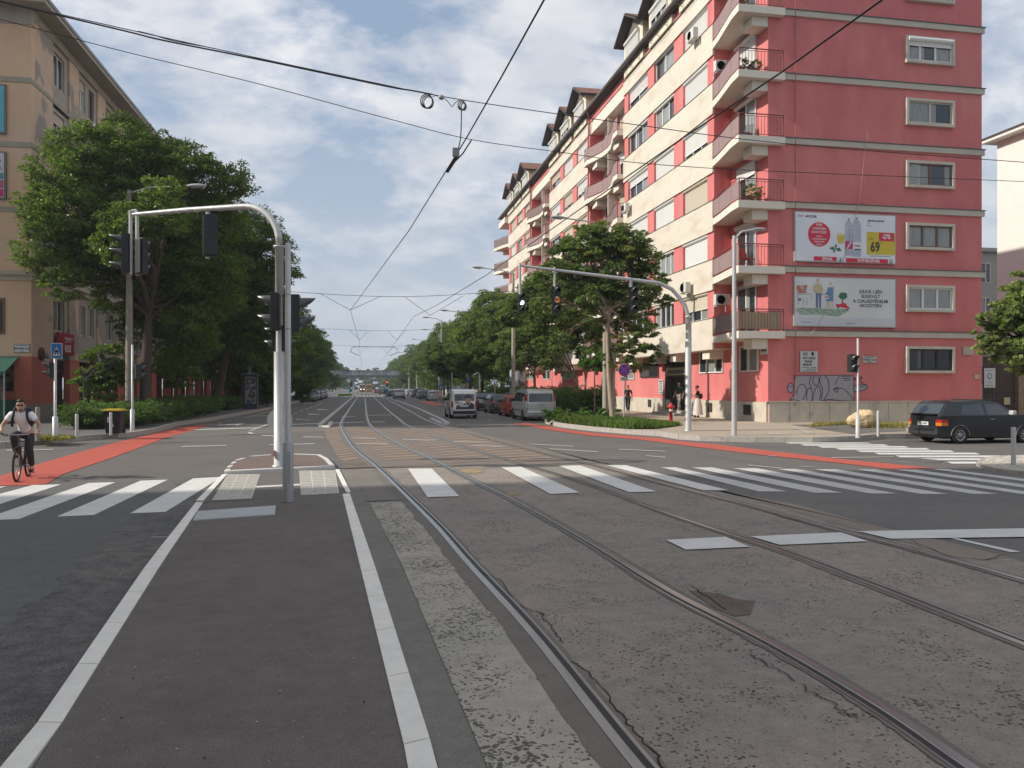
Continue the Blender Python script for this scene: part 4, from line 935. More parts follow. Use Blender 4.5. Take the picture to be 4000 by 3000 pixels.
fx = lambda x: (x - 300) / 1187 * W1
fz = lambda y: (1 - (y - 130) / 620) * H1
def T(s, x, y, size, m_, par, W_=None, al='CENTER', bold=0, sx=1.0, fxx=None, fzz=None, sp=1.0, shear=0): 
    return text(s, size, MX(((fxx or fx)(x), yb - .004, (fzz or fz)(y)), '-Y'), m_, 'lettering', par, .002, al, sx=sx, bold=bold, spacing=sp, shear=shear)
def disc(m, cx, cz, r, y, mi=0, n=28, sx=1.0): m.add([(cx + r * sx * math.cos(2 * math.pi * i / n), y, cz + r * math.sin(2 * math.pi * i / n)) for i in range(n)], [tuple(range(n))], mi)
RedP, YelP, GrnP, BlkP, WhtP = PO('red', (.62, .02, .06)), PO('yellow', (.62, .48, .03)), PO('green', (.03, .19, .09)), PO('black', (.02, .018, .018)), PO('white', (.72, .72, .72))
m = MB(); disc(m, fx(582), fz(408), H1 * .245, yb - .002, 0, 40)
q = lambda x0, y0, x1, y1, mi, yy=0: m.add([(fx(x0), yb - .002 - yy, fz(y1)), (fx(x1), yb - .002 - yy, fz(y1)), (fx(x1), yb - .002 - yy, fz(y0)), (fx(x0), yb - .002 - yy, fz(y0))], [(0, 1, 2, 3)], mi)
q(520, 682, 786, 735, 0); q(895, 690, 1392, 745, 0); q(1140, 352, 1478, 636, 1); q(1284, 357, 1466, 462, 0, .003)
for cx in (830, 1430):
    disc(m, fx(cx), fz(716), .115, yb - .002, 3, 24); disc(m, fx(cx), fz(716), .095, yb - .004, 2, 24); m.add([(fx(cx) - .06, yb - .006, fz(735)), (fx(cx) + .06, yb - .006, fz(735)), (fx(cx), yb - .006, fz(693))], [(0, 1, 2)], 3)
for (lx0, ly0, lx1, ly1) in ((770, 575, 700, 575), (770, 575, 845, 600), (770, 575, 780, 515), (770, 580, 745, 632)):   # mint leaves
    a = Vector((fx(lx0), 0, fz(ly0))); b = Vector((fx(lx1), 0, fz(ly1))); n = (b - a).cross(Vector((0, 1, 0))) * .28; c = (a + b) / 2
    m.add([(a.x, yb - .005, a.z), (c.x + n.x, yb - .005, c.z + n.z), (b.x, yb - .005, b.z), (c.x - n.x, yb - .005, c.z - n.z)], [(0, 1, 2, 3)], 3)
m.add([(fx(783), yb - .003, fz(385)), (fx(883), yb - .003, fz(385)), (fx(870), yb - .003, fz(515)), (fx(800), yb - .003, fz(515))], [(3, 2, 1, 0)], 4)
m.add([(fx(786), yb - .005, fz(415)), (fx(880), yb - .005, fz(415)), (fx(862), yb - .005, fz(505)), (fx(805), yb - .005, fz(505))], [(3, 2, 1, 0)], 1)
m.build('artwork', [RedP, YelP, WhtP, GrnP, PO('glass', (.66, .62, .38))], bb)
def bottle(cx, y0, y1, hw):
    pr = [(0, .15), (.035, .15), (.04, .32), (.12, .75), (.18, .95), (.24, 1.0), (.30, .9), (.33, 1), (.38, .88), (.42, .98), (.5, .9), (.56, .98), (.6, 1), (.86, 1), (.92, .92), (.97, 1), (1, .85)]
    L_ = [(fx(cx - hw * w_), yb - .004, fz(y0 + (y1 - y0) * t)) for t, w_ in pr]; R_ = [(fx(cx + hw * w_), yb - .004, fz(y0 + (y1 - y0) * t)) for t, w_ in pr]; k = len(pr)
    m.add(L_ + R_, [(i, i + 1, k + i + 1, k + i) for i in range(k - 1)], 0)
    for t in (.30, .38, .44, .5, .9): m.add([(fx(cx - hw), yb - .006, fz(y0 + (y1 - y0) * t)), (fx(cx + hw), yb - .006, fz(y0 + (y1 - y0) * (t + .006))), (fx(cx + hw), yb - .006, fz(y0 + (y1 - y0) * (t + .014))), (fx(cx - hw), yb - .006, fz(y0 + (y1 - y0) * (t + .012)))], [(0, 1, 2, 3)], 1)
    m.add([(fx(cx - hw * .62), yb - .006, fz(y0 + (y1 - y0) * .2)), (fx(cx - hw * .45), yb - .006, fz(y0 + (y1 - y0) * .2)), (fx(cx - hw * .5), yb - .006, fz(y0 + (y1 - y0) * .55)), (fx(cx - hw * .7), yb - .006, fz(y0 + (y1 - y0) * .55))], [(0, 1, 2, 3)], 3)
    m.add([(fx(cx - hw * .2), yb - .007, fz(y0 - 4)), (fx(cx + hw * .2), yb - .007, fz(y0 - 4)), (fx(cx + hw * .2), yb - .007, fz(y0 + 12)), (fx(cx - hw * .2), yb - .007, fz(y0 + 12))], [(3, 2, 1, 0)], 4)
m = MB(); bottle(927, 200, 660, 46); bottle(1021, 183, 672, 52)
for (x0, x1, y0, y1, mi) in ((884, 970, 478, 578, 2), (975, 1072, 486, 592, 3)): m.add([(fx(x0), yb - .008, fz(y1)), (fx(x1), yb - .008, fz(y1)), (fx(x1), yb - .008, fz(y0)), (fx(x0), yb - .008, fz(y0))], [(0, 1, 2, 3)], mi)
m.add([(fx(895), yb - .010, fz(575)), (fx(912), yb - .010, fz(575)), (fx(965), yb - .010, fz(482)), (fx(950), yb - .010, fz(482))], [(0, 1, 2, 3)], 3)
m.add([(fx(985), yb - .010, fz(590)), (fx(1068), yb - .010, fz(590)), (fx(1068), yb - .010, fz(572)), (fx(1000), yb - .010, fz(572))], [(0, 1, 2, 3)], 4)
m.add([(fx(985), yb - .010, fz(540)), (fx(1060), yb - .010, fz(545)), (fx(1060), yb - .010, fz(530)), (fx(1000), yb - .010, fz(525))], [(0, 1, 2, 3)], 2)
m.build('artwork', [PO('bottle', (.42, .48, .56)), PO('bottle_shade', (.24, .28, .36)), PO('magenta', (.55, .02, .16)), WhtP, PO('capgrey', (.06, .07, .09))], bb)
T('TOP', 366, 190, .17, PO('darkred', (.25, .04, .08)), bb); T('AKCIÓK', 488, 190, .17, BlkP, bb, bold=.004)
for s_, y_, z_ in (('NYERJ', 290, .17), ('A PRIMAVERA', 338, .17), ('ÁSVÁNYVÍZZEL!', 382, .17), ('RÉSZLETEK', 433, .095), ('A WWW.', 468, .1), ('NYEREMÉNYJÁTÉK/', 500, .1), ('OLDALON.', 534, .1)):
    T(s_ if s_ != 'A WWW.' else 'A WWW.MEGANYER.HU/', 582, y_, z_, WhtP, bb, bold=.002, sx=.72)
T('SPAR', 676, 712, .21, WhtP, bb, sx=1.25, bold=.006); T('INTERSPAR', 1162, 719, .21, WhtP, bb, sx=1.22, bold=.006)
T('-27%', 1372, 408, .33, WhtP, bb, sx=.72, bold=.012); T('69', 1238, 545, .72, BlkP, bb, sx=.75, bold=.022); T('Ft', 1318, 490, .13, BlkP, bb); T('95 Ft', 1188, 442, .13, BlkP, bb)
T('PRIMAVERA ÁSVÁNYVÍZ', 1248, 213, .105, BlkP, bb, sx=.85, bold=.003); T('1,5 l', 1158, 243, .09, BlkP, bb); T('46 Ft/l', 1165, 276, .08, BlkP, bb)
T('Érvényesség: 09.05-tól a készlet erejéig az áruházakban', 1298, 655, .055, BlkP, bb)
bb2, W1, H1, yb = board('billboard', 'lower billboard on the red end wall with a childlike family drawing and grey words', 'billboard', 3097, 1080, 3493, 1281, mat('poster_grey', (.64, .66, .65), .45, var=.05, vs=.6))
fx = lambda x: (x - 292) / 1195 * W1
fz = lambda y: (1 - (y - 905) / 605) * H1
GryP = PO('grey_dark', (.085, .085, .10))
for s_, y_ in (('JÚLIUS 1-JÉN', 1073), ('ELINDULT', 1130), ('A CSALÁDVÉDELMI', 1190), ('AKCIÓTERV', 1245)): T(s_, 1185, y_, .235, GryP, bb2, sx=1.0, bold=.005)
T('CSALAD.HU', 945, 1466, .10, GryP, bb2); T('Családvédelmi akcióterv', 430, 1458, .06, GryP, bb2)
m = MB()
def P2(pts, mi, d=.003): m.add([(fx(x), yb - d, fz(y)) for x, y in pts], [tuple(range(len(pts)))], mi)
P2([(300, 1300), (380, 1285), (700, 1292), (940, 1290), (900, 1330), (800, 1385), (600, 1365), (360, 1370)], 0)
P2([(320, 1018), (442, 1008), (432, 1105), (325, 1112)], 1); P2([(340, 1170), (372, 1168), (372, 1200), (342, 1202)], 2)
P2([(540, 1105), (570, 1105), (565, 1285), (542, 1285)], 2); P2([(575, 1105), (605, 1105), (600, 1285), (580, 1285)], 2)
P2([(525, 1000), (560, 985), (605, 995), (625, 1060), (620, 1110), (610, 1110), (600, 1060), (600, 1108), (535, 1108), (505, 1060), (508, 1020)], 3); disc(m, fx(566), fz(955), .085, yb - .004, 4); P2([(550, 935), (566, 928), (580, 938), (582, 950), (552, 948)], 5)
P2([(680, 1030), (750, 1025), (745, 1110), (742, 1198), (665, 1198), (640, 1150), (670, 1085)], 6); disc(m, fx(712), fz(985), .07, yb - .004, 4); disc(m, fx(668), fz(1150), .11, yb - .005, 7); disc(m, fx(668), fz(1148), .06, yb - .006, 8)
P2([(690, 1198), (700, 1198), (700, 1280), (690, 1280)], 4); P2([(725, 1198), (735, 1198), (735, 1280), (725, 1280)], 4)
P2([(820, 1100), (860, 1085), (905, 1100), (908, 1145), (875, 1175), (825, 1165), (805, 1140)], 9); P2([(845, 1170), (858, 1170), (860, 1215), (842, 1215)], 10)
P2([(770, 1235), (830, 1230), (850, 1215), (890, 1218), (910, 1255), (935, 1270), (932, 1285), (780, 1262)], 8); disc(m, fx(800), fz(1272), .05, yb - .006, 5); disc(m, fx(905), fz(1298), .05, yb - .006, 5)
P2([(292 + 12, 1400), (1480, 1400), (1480, 1490), (304, 1490)], 11, .0015)
for a, b in (((330, 1125), (485, 1115)), ((330, 1125), (340, 1250)), ((485, 1115), (495, 1170)), ((398, 1165), (400, 1260)), ((435, 1165), (438, 1250)), ((600, 1130), (670, 1100))):
    A = Vector((fx(a[0]), 0, fz(a[1]))); B = Vector((fx(b[0]), 0, fz(b[1]))); n = (B - A).cross(Vector((0, 1, 0))).normalized() * .009
    m.add([(A.x + n.x, yb - .004, A.z + n.z), (B.x + n.x, yb - .004, B.z + n.z), (B.x - n.x, yb - .004, B.z - n.z), (A.x - n.x, yb - .004, A.z - n.z)], [(0, 1, 2, 3)], 5)
m.build('artwork', [mat('crayon_green', (.22, .34, .22), .6, c2=(.48, .50, .50), c2s=5, stretch=(1, 1, 6)), mat('crayon_red', (.48, .12, .07), .6, c2=(.5, .40, .36), c2s=4, stretch=(4, 1, 1)), PO('blue', (.12, .15, .28)), PO('sand', (.50, .43, .28)), PO('skin', (.55, .42, .32)), PO('black2', (.04, .04, .05)), PO('dress', (.12, .24, .42)), WhtP, RedP, mat('crayon_dark_green', (.04, .14, .08), .6, var=.4, vs=6), PO('trunk', (.12, .09, .06)), PO('pale_strip', (.56, .59, .63))], bb2)
t, W1, H1, yb = board('shop_sign', 'white hairdresser plate with black painted words on the red wall above the graffiti', 'sign', *ZR(272, 268), *ZR(425, 452), mat('plate_white', (.55, .56, .54), .5), .02, .04)
for s_, x_, y_, z_ in (('ÁGI', .28, .86, .22), ('NŐI FODRÁSZ', .50, .66, .155), ('PEDIKŰR', .46, .50, .155), ('MANIKŰR', .40, .35, .155)): text(s_, z_, MX((W1 * x_, yb - .003, H1 * y_), '-Y'), BlkP, 'lettering', t, .002, sx=.72, bold=.002)
smallprint(t, [(.12, .5, .22), (.6, .92, .22), (.35, .92, .14), (.12, .88, .06)], W1, H1, yb - .003)
m = MB(); disc(m, W1 * .7, H1 * .87, .10, yb - .003, 0, 14, .8); m.build('emblem', BlkP, t)
t, W1, H1, yb = board('street_plate', 'small white street name plate on the red wall right of the pedestrian light', 'sign', *ZR(812, 313), *ZR(934, 371), mat('plate_white', (.55, .56, .54), .5), .02, .03)
text('Ulászló utca', .19, MX((W1 * .5, yb - .003, H1 * .5), '-Y'), BlkP, 'lettering', t, .002, sx=.85); smallprint(t, [(.15, .85, .84), (.35, .65, .15)], W1, H1, yb - .003)
t, W1, H1, yb = board('meter_cabinet', 'beige metal cabinet door on the red wall right of the grilled window', 'cabinet', *ZR(1678, 230), *ZR(1772, 303), mat('cabinet_beige', (.44, .38, .29), .6), .03, .05)
t, W1, H1, yb = board('notice_plate', 'small yellowish notice on the red wall near the wooden gate', 'sign', *ZR(1780, 470), *ZR(1822, 508), mat('plate_yellowish', (.52, .42, .22), .5), .02, .02)
t = thing('street_plate', 'white street name plate by the corner window under the lowest balcony', 'sign', (SC * 18.8 - .02, xp(2987, 1372, SC * 18.8).y, xp(2985, 1385, SC * 18.8).z))
m = MB(); m.box(-.03, 0, -.38, .38, 0, .42); m.build('plate', mat('plate_white', (.55, .56, .54), .5), t); m = MB(); m.box(-.036, -.03, -.28, .28, .17, .25); m.box(-.036, -.03, -.2, .2, .32, .345); m.build('lettering', BlkP, t)
t = thing('notice_board', 'tall white notice with rows of black print on the wall left of the entrance', 'sign', (SC * 18.8 - .02, xp(2584, 1500, SC * 18.8).y, xp(2584, 1540, SC * 18.8).z))
m = MB(); m.box(-.03, 0, -.42, .42, 0, 1.02); m.build('plate', mat('plate_white', (.55, .56, .54), .5), t)
m = MB()
for i in range(7): m.box(-.036, -.03, -.3 + .04 * (i % 3), .3 - .05 * (i % 2), .86 - i * .13, .91 - i * .13 + (.03 if i == 0 else 0))
m.build('lettering', BlkP, t)
# ================================================================ left tan building
TAN = mat('stucco_tan', (.64, .445, .295), .92, var=.10, vs=.6, bump=.7, bs=14, c2=(.62, .45, .33), c2s=.25)
TANF = mat('stucco_tan_front', (.58, .43, .31), .92, var=.10, vs=.9, bump=.7, bs=14, c2=(.32, .285, .25), c2s=.38, c2lo=.50, c2hi=.54)
GRYS = mat('stucco_grey', (.38, .34, .29), .92, var=.14, vs=1.2, bump=.5, bs=20)
TERR = mat('stucco_terracotta', (.46, .135, .088), .9, var=.12, vs=.8, bump=.5, bs=18)
BT = (SC * -15.5, SC * 41.3, .2); XT = -15.5; YT = 41.3; YTE = 150
tan = thing('apartment_building', 'tan and grey peeling apartment building with shops on the left side of the street', 'building', BT)
m = MB(xf=XF); m.box(-45, XT - .25, YT + .02, YTE, 3.2, 19.9); m.build('core', GRYS, tan, BT)
m = MB(xf=XF); m.box(-45, XT, YT, YT + .4, 3.2, 19.4); m.build('side_wall', TAN, tan, BT)
m = MB(xf=XF); m.box(-45, XT + .01, YT - .01, YT + .42, .06, 3.25); m.box(XT - .3, XT + .012, YT + .42, YT + 2.9, .06, 3.25); m.build('shop_wall', TERR, tan, BT)
# street front: pilasters and panels with real openings
units = []; y = YT
m = MB(xf=XF); mt = MB(xf=XF); mg = MB(xf=XF)
FL = [(16.6, 19.4), (13.5, 16.3), (10.4, 13.2), (7.3, 10.1), (3.9, 6.9)]
y = YT + 2.7; side = 0; pil = [(YT + .4, YT + 2.7)]; openings = []
while y < YTE - 8:
    if side == 0: openings.append((y + .35, y + 1.85)); w_ = 2.3
    else: openings.append((y + .4, y + 1.3)); openings.append((y + 1.9, y + 2.8)); w_ = 3.2
    units.append((y, y + w_)); pil.append((y + w_, y + w_ + 1.45)); y += w_ + 1.45; side ^= 1
for (a, b) in pil: m.box(XT - .3, XT, a, b, 3.25, 19.4)
m.build('pilaster', TANF, tan, BT)
for (a, b) in pil[1:]: mt = MB(xf=XF); mt.box(XT - .3, XT + .012, a, b, .06, 3.25); mt.build('shop_pier', TERR, tan, BT)
for (a, b) in units:
    ops = sorted([o_ for o_ in openings if a <= o_[0] < b])
    for (z0, z1) in FL:
        lo, hi = z0 + .75, z0 + 2.45
        mg.box(XT - .3, XT - .1, a, b, z0 - .45, lo); mg.box(XT - .3, XT - .1, a, b, hi, z1 + .01)
        e = [a] + [v for o_ in ops for v in o_] + [b]
        for i in range(0, len(e), 2): mg.box(XT - .3, XT - .1, e[i], e[i + 1], lo, hi)
mg.build('panel', GRYS, tan, BT)
cnt = 0
for (a, b) in openings:
    for fi, (z0, z1) in enumerate(FL):
        if cnt >= 95: break
        if fi in (1, 2) and a > 70: continue
        cnt += 1
        window(tan, (XT - .24, a, z0 + .78), (0, 1, 0), (1, 0, 0), b - a, 1.65, XF, BT, mull=2, shut=rw.choice([0, 0, .3, .5]) if fi < 3 else 0, box=False, fr=rw.choice([WFC, WFR, WFB]) if fi < 3 else WFC, shm=SHB, curt=.5)
m = MB(xf=XF)
for (a, b) in units: m.box(XT - .6, XT - .35, a, b, .06, 3.25)
m.build('shop_front', mat('shop_glass', (.018, .018, .019), .10, spec=.8), tan, BT)
m = MB(xf=XF)
for i, (a, b) in enumerate(units):
    m.box(XT - .36, XT - .28, a + .0, a + .08, .1, 3.2); m.box(XT - .36, XT - .28, (a + b) / 2 - .04, (a + b) / 2 + .04, .1, 2.6); m.box(XT - .36, XT - .28, a, b, 2.55, 2.65)
m.build('shop_frame', mat('frame_black', (.02, .018, .018), .5), tan, BT)
m = MB(xf=XF)
for z in (16.35, 13.28, 10.2): m.box(-45, XT + .03, YT - .03, YT + .1, z - .12, z + .13); m.box(XT - .09, XT + .03, YT + .1, YTE, z - .1, z + .1)
m.build('band_course', mat('band_greenish', (.33, .31, .24), .9, var=.15, vs=1.5), tan, BT)
m = MB(xf=XF); m.box(-45, XT + .16, YT - .16, YT + .05, 7.1, 7.28); m.box(XT - .1, XT + .16, YT + .05, YTE, 7.1, 7.28); m.box(-45, XT + .06, YT - .06, YT + .05, 6.85, 7.1); m.box(XT - .1, XT + .06, YT + .05, YTE, 6.85, 7.1); m.build('ledge', mat('ledge_stone', (.42, .38, .31), .9, var=.15, vs=2), tan, BT)
m = MB(xf=XF); m.box(-45, XT + .05, YT - .05, YT + .3, 19.0, 19.75); m.box(XT - .3, XT + .05, YT + .3, YTE, 19.35, 19.75); m.box(-45, XT + .9, YT - .9, YTE, 19.75, 19.95); m.build('eave', mat('eave_stone', (.36, .33, .28), .9, var=.1, vs=2), tan, BT)
m = MB(xf=XF); m.box(-45, XT + .95, YT - .95, YTE, 19.95, 20.12); m.build('gutter', GUT, tan, BT)
m = MB(xf=XF); m.add([(-45, YT - .8, 20.12), (XT + .8, YT - .8, 20.12), (XT + .8, YTE, 20.12), (-45, YTE, 20.12), (-30, YT + 8, 24), (-30, YTE, 24)], [(0, 1, 4), (1, 2, 5, 4), (3, 0, 4, 5), (2, 3, 5)]); m.build('roof', ROOFT, tan, BT)
m = MB(xf=XF); m.box(-22, XT + .02, YT - .03, YT, .06, .95); m.box(XT - .05, XT + .03, YT, YT + 2.7, .06, .95); m.build('plinth', mat('plinth_grey', (.26, .24, .21), .9, var=.2, vs=3), tan, BT)
m = MB(xf=XF); m.box(-22, -16.25, YT - .05, YT + .0, 1.6, 3.0); m.build('shop_window', mat('shop_glass_warm', (.035, .028, .024), .12, spec=.7, c2=(.14, .12, .10), c2s=1.4), tan, BT)
m = MB(xf=XF); m.box(-18.4, -16.63, YT - .06, YT, 4.3, 6.0, 0); m.box(-18.3, -16.72, YT - .07, YT - .055, 4.4, 5.9, 1); m.build('window', [WFB, GLS], tan, BT)
YT_ = SC * YT
# posters high on the side wall, street plate, awning
for (v0, v1, nm, lb, mt_) in ((333, 525, 'billboard', 'turquoise poster panel high on the tan side wall at the left edge', mat('poster_turquoise', (.10, .42, .50), .5, var=.08, vs=.8)), (595, 780, 'billboard', 'white poster panel with dark letters below the turquoise one on the tan wall', mat('poster_white2', (.55, .56, .58), .5))):
    a = yp(28, v0, YT_); b = yp(28, v1, YT_); t = thing(nm, lb, 'billboard', (a.x - 5, YT_ - .02, b.z)); hh = a.z - b.z
    m = MB(); m.box(0, 5, -.1, 0, 0, hh); m.build('frame', mat('board_frame_dark', (.17, .15, .14), .7, var=.3, vs=9), t)
    m = MB(); m.box(.06, 4.9, -.112, -.1, .08, hh - .08); m.build('poster', mt_, t)
    if v0 > 500:
        text('en', .30, MX((4.78, -.118, hh - .45), '-Y'), BlkP, 'lettering', t, .002, 'RIGHT'); text('om', .30, MX((4.82, -.118, hh - .85), '-Y'), BlkP, 'lettering', t, .002, 'RIGHT')
        m = MB(); m.box(4.45, 4.88, -.122, -.114, .12, .5, 0); m.box(4.5, 4.88, -.122, -.114, .55, .95, 1); m.box(4.6, 4.88, -.122, -.114, 1.0, 1.3, 2); m.build('artwork', [PO('magenta', (.55, .02, .16)), PO('rose', (.45, .1, .15)), PO('teal', (.08, .25, .3))], t)
a = yp(56, 1344, YT_); b = yp(118, 1378, YT_); t = thing('street_plate', 'white street name plate with an arrow on the tan wall above the green awning', 'sign', (a.x, YT_ - .01, b.z)); ww, hh = b.x - a.x, a.z - b.z
m = MB(); m.box(0, ww, -.03, 0, 0, hh, 0); m.box(.02, ww - .02, -.035, -.03, .02, hh - .02, 1); m.build('plate', [BlkP, mat('plate_white', (.55, .56, .54), .5)], t); text('Baranyai utca', .13, MX((ww / 2, -.04, hh * .5), '-Y'), BlkP, 'lettering', t, .002, bold=.003); smallprint(t, [(.15, .85, .82), (.4, .62, .18)], ww, hh, -.037)
GRN = mat('awning_green', (.012, .085, .058), .8, var=.12, vs=2); GRN2 = mat('awning_green_lower', (.01, .075, .045), .8, var=.25, vs=1.2)
aw = thing('awning', 'dark green fabric awning with windbreak panels at the cafe on the tan corner', 'awning', (SC * -16.0, YT_, .2))
m = MB(); w_ = 6.0
m.add([(-w_, -.05, 3.35), (0, -.05, 3.35), (0, -1.7, 2.55), (-w_, -1.7, 2.55)], [(0, 1, 2, 3)]); m.add([(-w_, -.05, 3.30), (0, -.05, 3.30), (0, -1.7, 2.50), (-w_, -1.7, 2.50)], [(3, 2, 1, 0)])
m.add([(-w_, -1.7, 2.55), (0, -1.7, 2.55), (0, -1.7, 2.35), (-w_, -1.7, 2.35)], [(0, 1, 2, 3)]); m.build('canopy', GRN, aw)
m = MB(); m.box(-w_, 0, -1.66, -1.62, 0.02, 1.15); m.box(-w_, 0, -1.66, -1.62, 2.0, 2.14); m.box(-.04, 0, -1.6, -.05, .02, 1.15); m.build('windbreak', GRN2, aw)
m = MB()
for x in (-.03, -1.6, -3.2, -4.8): m.tube([(x, -1.68, 0), (x, -1.68, 2.5)], .03, 6)
m.build('post', mat('post_grey', (.3, .3, .3), .5), aw)
m = MB(); m.box(-w_, -.1, -1.64, -1.63, 1.15, 2.0); m.build('clear_sheet', mat('sheet_clear', (.07, .062, .055), .1, spec=.8, c2=(.16, .14, .12), c2s=1.2, c2lo=.55, c2hi=.62), aw)
# bar sign and its doorway
a = xp(218, 1296, SC * XT); b = xp(281, 1388, SC * XT)
t = thing('shop_sign', 'dark red bar sign with white letters above the left building doorway', 'sign', (SC * XT + .02, a.y, b.z)); L_ = b.y - a.y; hh = a.z - b.z
m = MB(); m.box(0, .1, 0, L_, 0, hh); m.build('panel', mat('sign_dark_red', (.30, .022, .03), .5, var=.15, vs=4), t)
text('REGE', .52, MX((.105, L_ * .60, hh * .26), '+X'), WhtP, 'lettering', t, .003, sx=.78, bold=.012); m = MB(); m.tube([(.108, L_ * (.38 + i * .024), hh * (.74 + .07 * math.sin(i * 1.9))) for i in range(22)], .014, 4); m.build('script', WhtP, t)
m = MB(); m.tube([(.108, L_ * (.42 + i * .045), hh * (.58 + .06 * math.sin(i / 8 * math.pi))) for i in range(9)], .018, 4); m.build('swoosh', WhtP, t)
p = xp(158, 1382, SC * XT); m = MB(); m.lathe([(.34, 0), (.34, .10), (.30, .12), (1e-4, .12)], (0, 0, 0), 24, axis='x'); o = m.build('round_sign', mat('sign_maroon', (.10, .012, .012), .5), loc=(p.x, p.y, p.z)); tag(o, 'round dark maroon wall sign beside the red bar sign', 'sign')
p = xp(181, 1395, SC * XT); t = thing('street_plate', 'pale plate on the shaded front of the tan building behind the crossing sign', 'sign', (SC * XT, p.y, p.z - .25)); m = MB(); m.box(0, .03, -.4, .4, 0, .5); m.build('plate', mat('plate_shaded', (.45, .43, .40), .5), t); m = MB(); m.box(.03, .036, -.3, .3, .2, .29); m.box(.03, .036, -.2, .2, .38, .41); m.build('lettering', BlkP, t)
# ================================================================ buildings behind and beside
STON = mat('stone_wall', (.26, .19, .12), .95, var=.35, vs=3, bump=1, bs=5)
WB = thing('apartment_building', 'white rendered building with a roof terrace behind the maple at the right edge', 'building', (52, 52, .2))
m = MB(); m.box(0, 18, -12, 5.6, 0, 22.2); m.build('wall', mat('render_white', (.72, .69, .63), .9, var=.04, vs=1), WB)
m = MB(); m.box(-.9, 18.5, -12.5, 6.4, 22.2, 22.42, 0); m.box(-.95, 18.5, -12.55, 6.45, 22.42, 22.6, 1); m.build('eave', [mat('render_white', (.7, .7, .7)), DARKW], WB)
m = MB()
for y_ in (3.0, .8, -1.6, -4, -6.4): m.tube([(.6, y_, 22.5), (.6, y_, 24.4)], .045, 6)
m.tube([(.6, 3.0, 24.4), (.6, -8, 24.4)], .05, 6); m.tube([(.6, 3.0, 24.4), (6, 3.0, 24.4)], .04, 6); m.build('terrace_rail', GUT, WB)
GB = thing('apartment_building', 'grey courtyard building seen between the red end wall and the white building', 'building', (56, 76, .2))
m = MB(); m.box(-1, 15, 0, 10, 0, 16.6); m.build('wall', mat('render_greige', (.40, .38, .33), .9, var=.1, vs=.6), GB)
m = MB(); m.box(-1.3, 15.3, -.4, 10, 16.6, 17.0); m.build('roof', mat('roof_pale', (.35, .33, .3), .8, var=.3, vs=4), GB)
for z in (2.0, 5.7, 9.4, 13.2):
    for x in (10.5, 5.0): window(GB, (x - .0, -.02, z), (1, 0, 0), (0, -1, 0), 1.2, 2.2, mull=2, box=False, curt=.4)
gx0, gx1, gy = yp(3838, 1500, 41).x, yp(3963, 1500, 41).x, 41
gt = thing('courtyard_gate', 'tall dark brown board gate right of the red building', 'gate', (gx0, gy, .2))
m = MB(); w_ = gx1 - gx0; n = 22
for i in range(n): m.box(w_ * i / n + .008, w_ * (i + 1) / n - .008, -.04 - .01 * (i % 2), 0, .05, 3.6)
m.build('boards', mat('gate_wood', (.075, .052, .042), .8, var=.3, vs=5, stretch=(8, 8, 1)), gt)
m = MB(); m.box(0, w_, -.07, -.052, .9, 1.0); m.box(0, w_, -.07, -.052, 1.42, 1.5); m.box(w_ * .3 - .04, w_ * .3 + .04, -.075, -.052, .05, 3.6); m.build('rail', mat('gate_wood_dark', (.05, .035, .03), .8), gt)
t = thing('notice_plate', 'white no-parking notice with a blue round mark hung on the wooden gate', 'sign', (gx0 + .02, gy - .09, 1.95)); m = MB(); m.box(0, .75, -.02, 0, 0, 1.15, 0); disc(m, .37, .68, .17, -.024, 1, 20); disc(m, .37, .68, .12, -.027, 0, 20); m.build('plate', [mat('plate_white', (.55, .56, .54), .5), PO('signblue', (.02, .08, .25))], t); smallprint(t, [(.15, .85, .88), (.35, .65, .28), (.15, .85, .12)], .75, 1.15, -.022)
m = MB(); m.box(0, .42, -.03, 0, 0, .42); o = m.build('notice_plate', mat('plate_yellowish', (.52, .42, .22), .5), loc=(gx0 + 1.35, gy - .1, .95)); tag(o, 'small square yellow notice low on the wooden gate', 'sign')
sw = MB(); sw.box(gx1, 60, gy - .3, gy + .3, 0, 3.0); o = sw.build('stone_wall', STON, off=(gx1, gy, .2)); tag(o, 'rough brown stone wall right of the wooden gate', 'wall')
# near-left corner block: out of frame, its shadow lies over the crossing
nb = thing('apartment_building', 'tall corner block left of the camera whose shadow covers the crossing', 'building', (-16.6, 15.0, .2))
m = MB(); m.box(-22, 0, -62, 0, 0, 27.5); m.build('wall', TAN, nb); m = MB()
for z in range(8):
    for i in range(18): m.box(-.0, .03, -3 - i * 3.3 - 1.4, -3 - i * 3.3, 1.2 + z * 3.3, 2.8 + z * 3.3)
m.build('windows', GLS, nb); m = MB(); m.box(-22.5, .8, -62, .8, 27.5, 27.9); m.build('eave', GUT, nb)
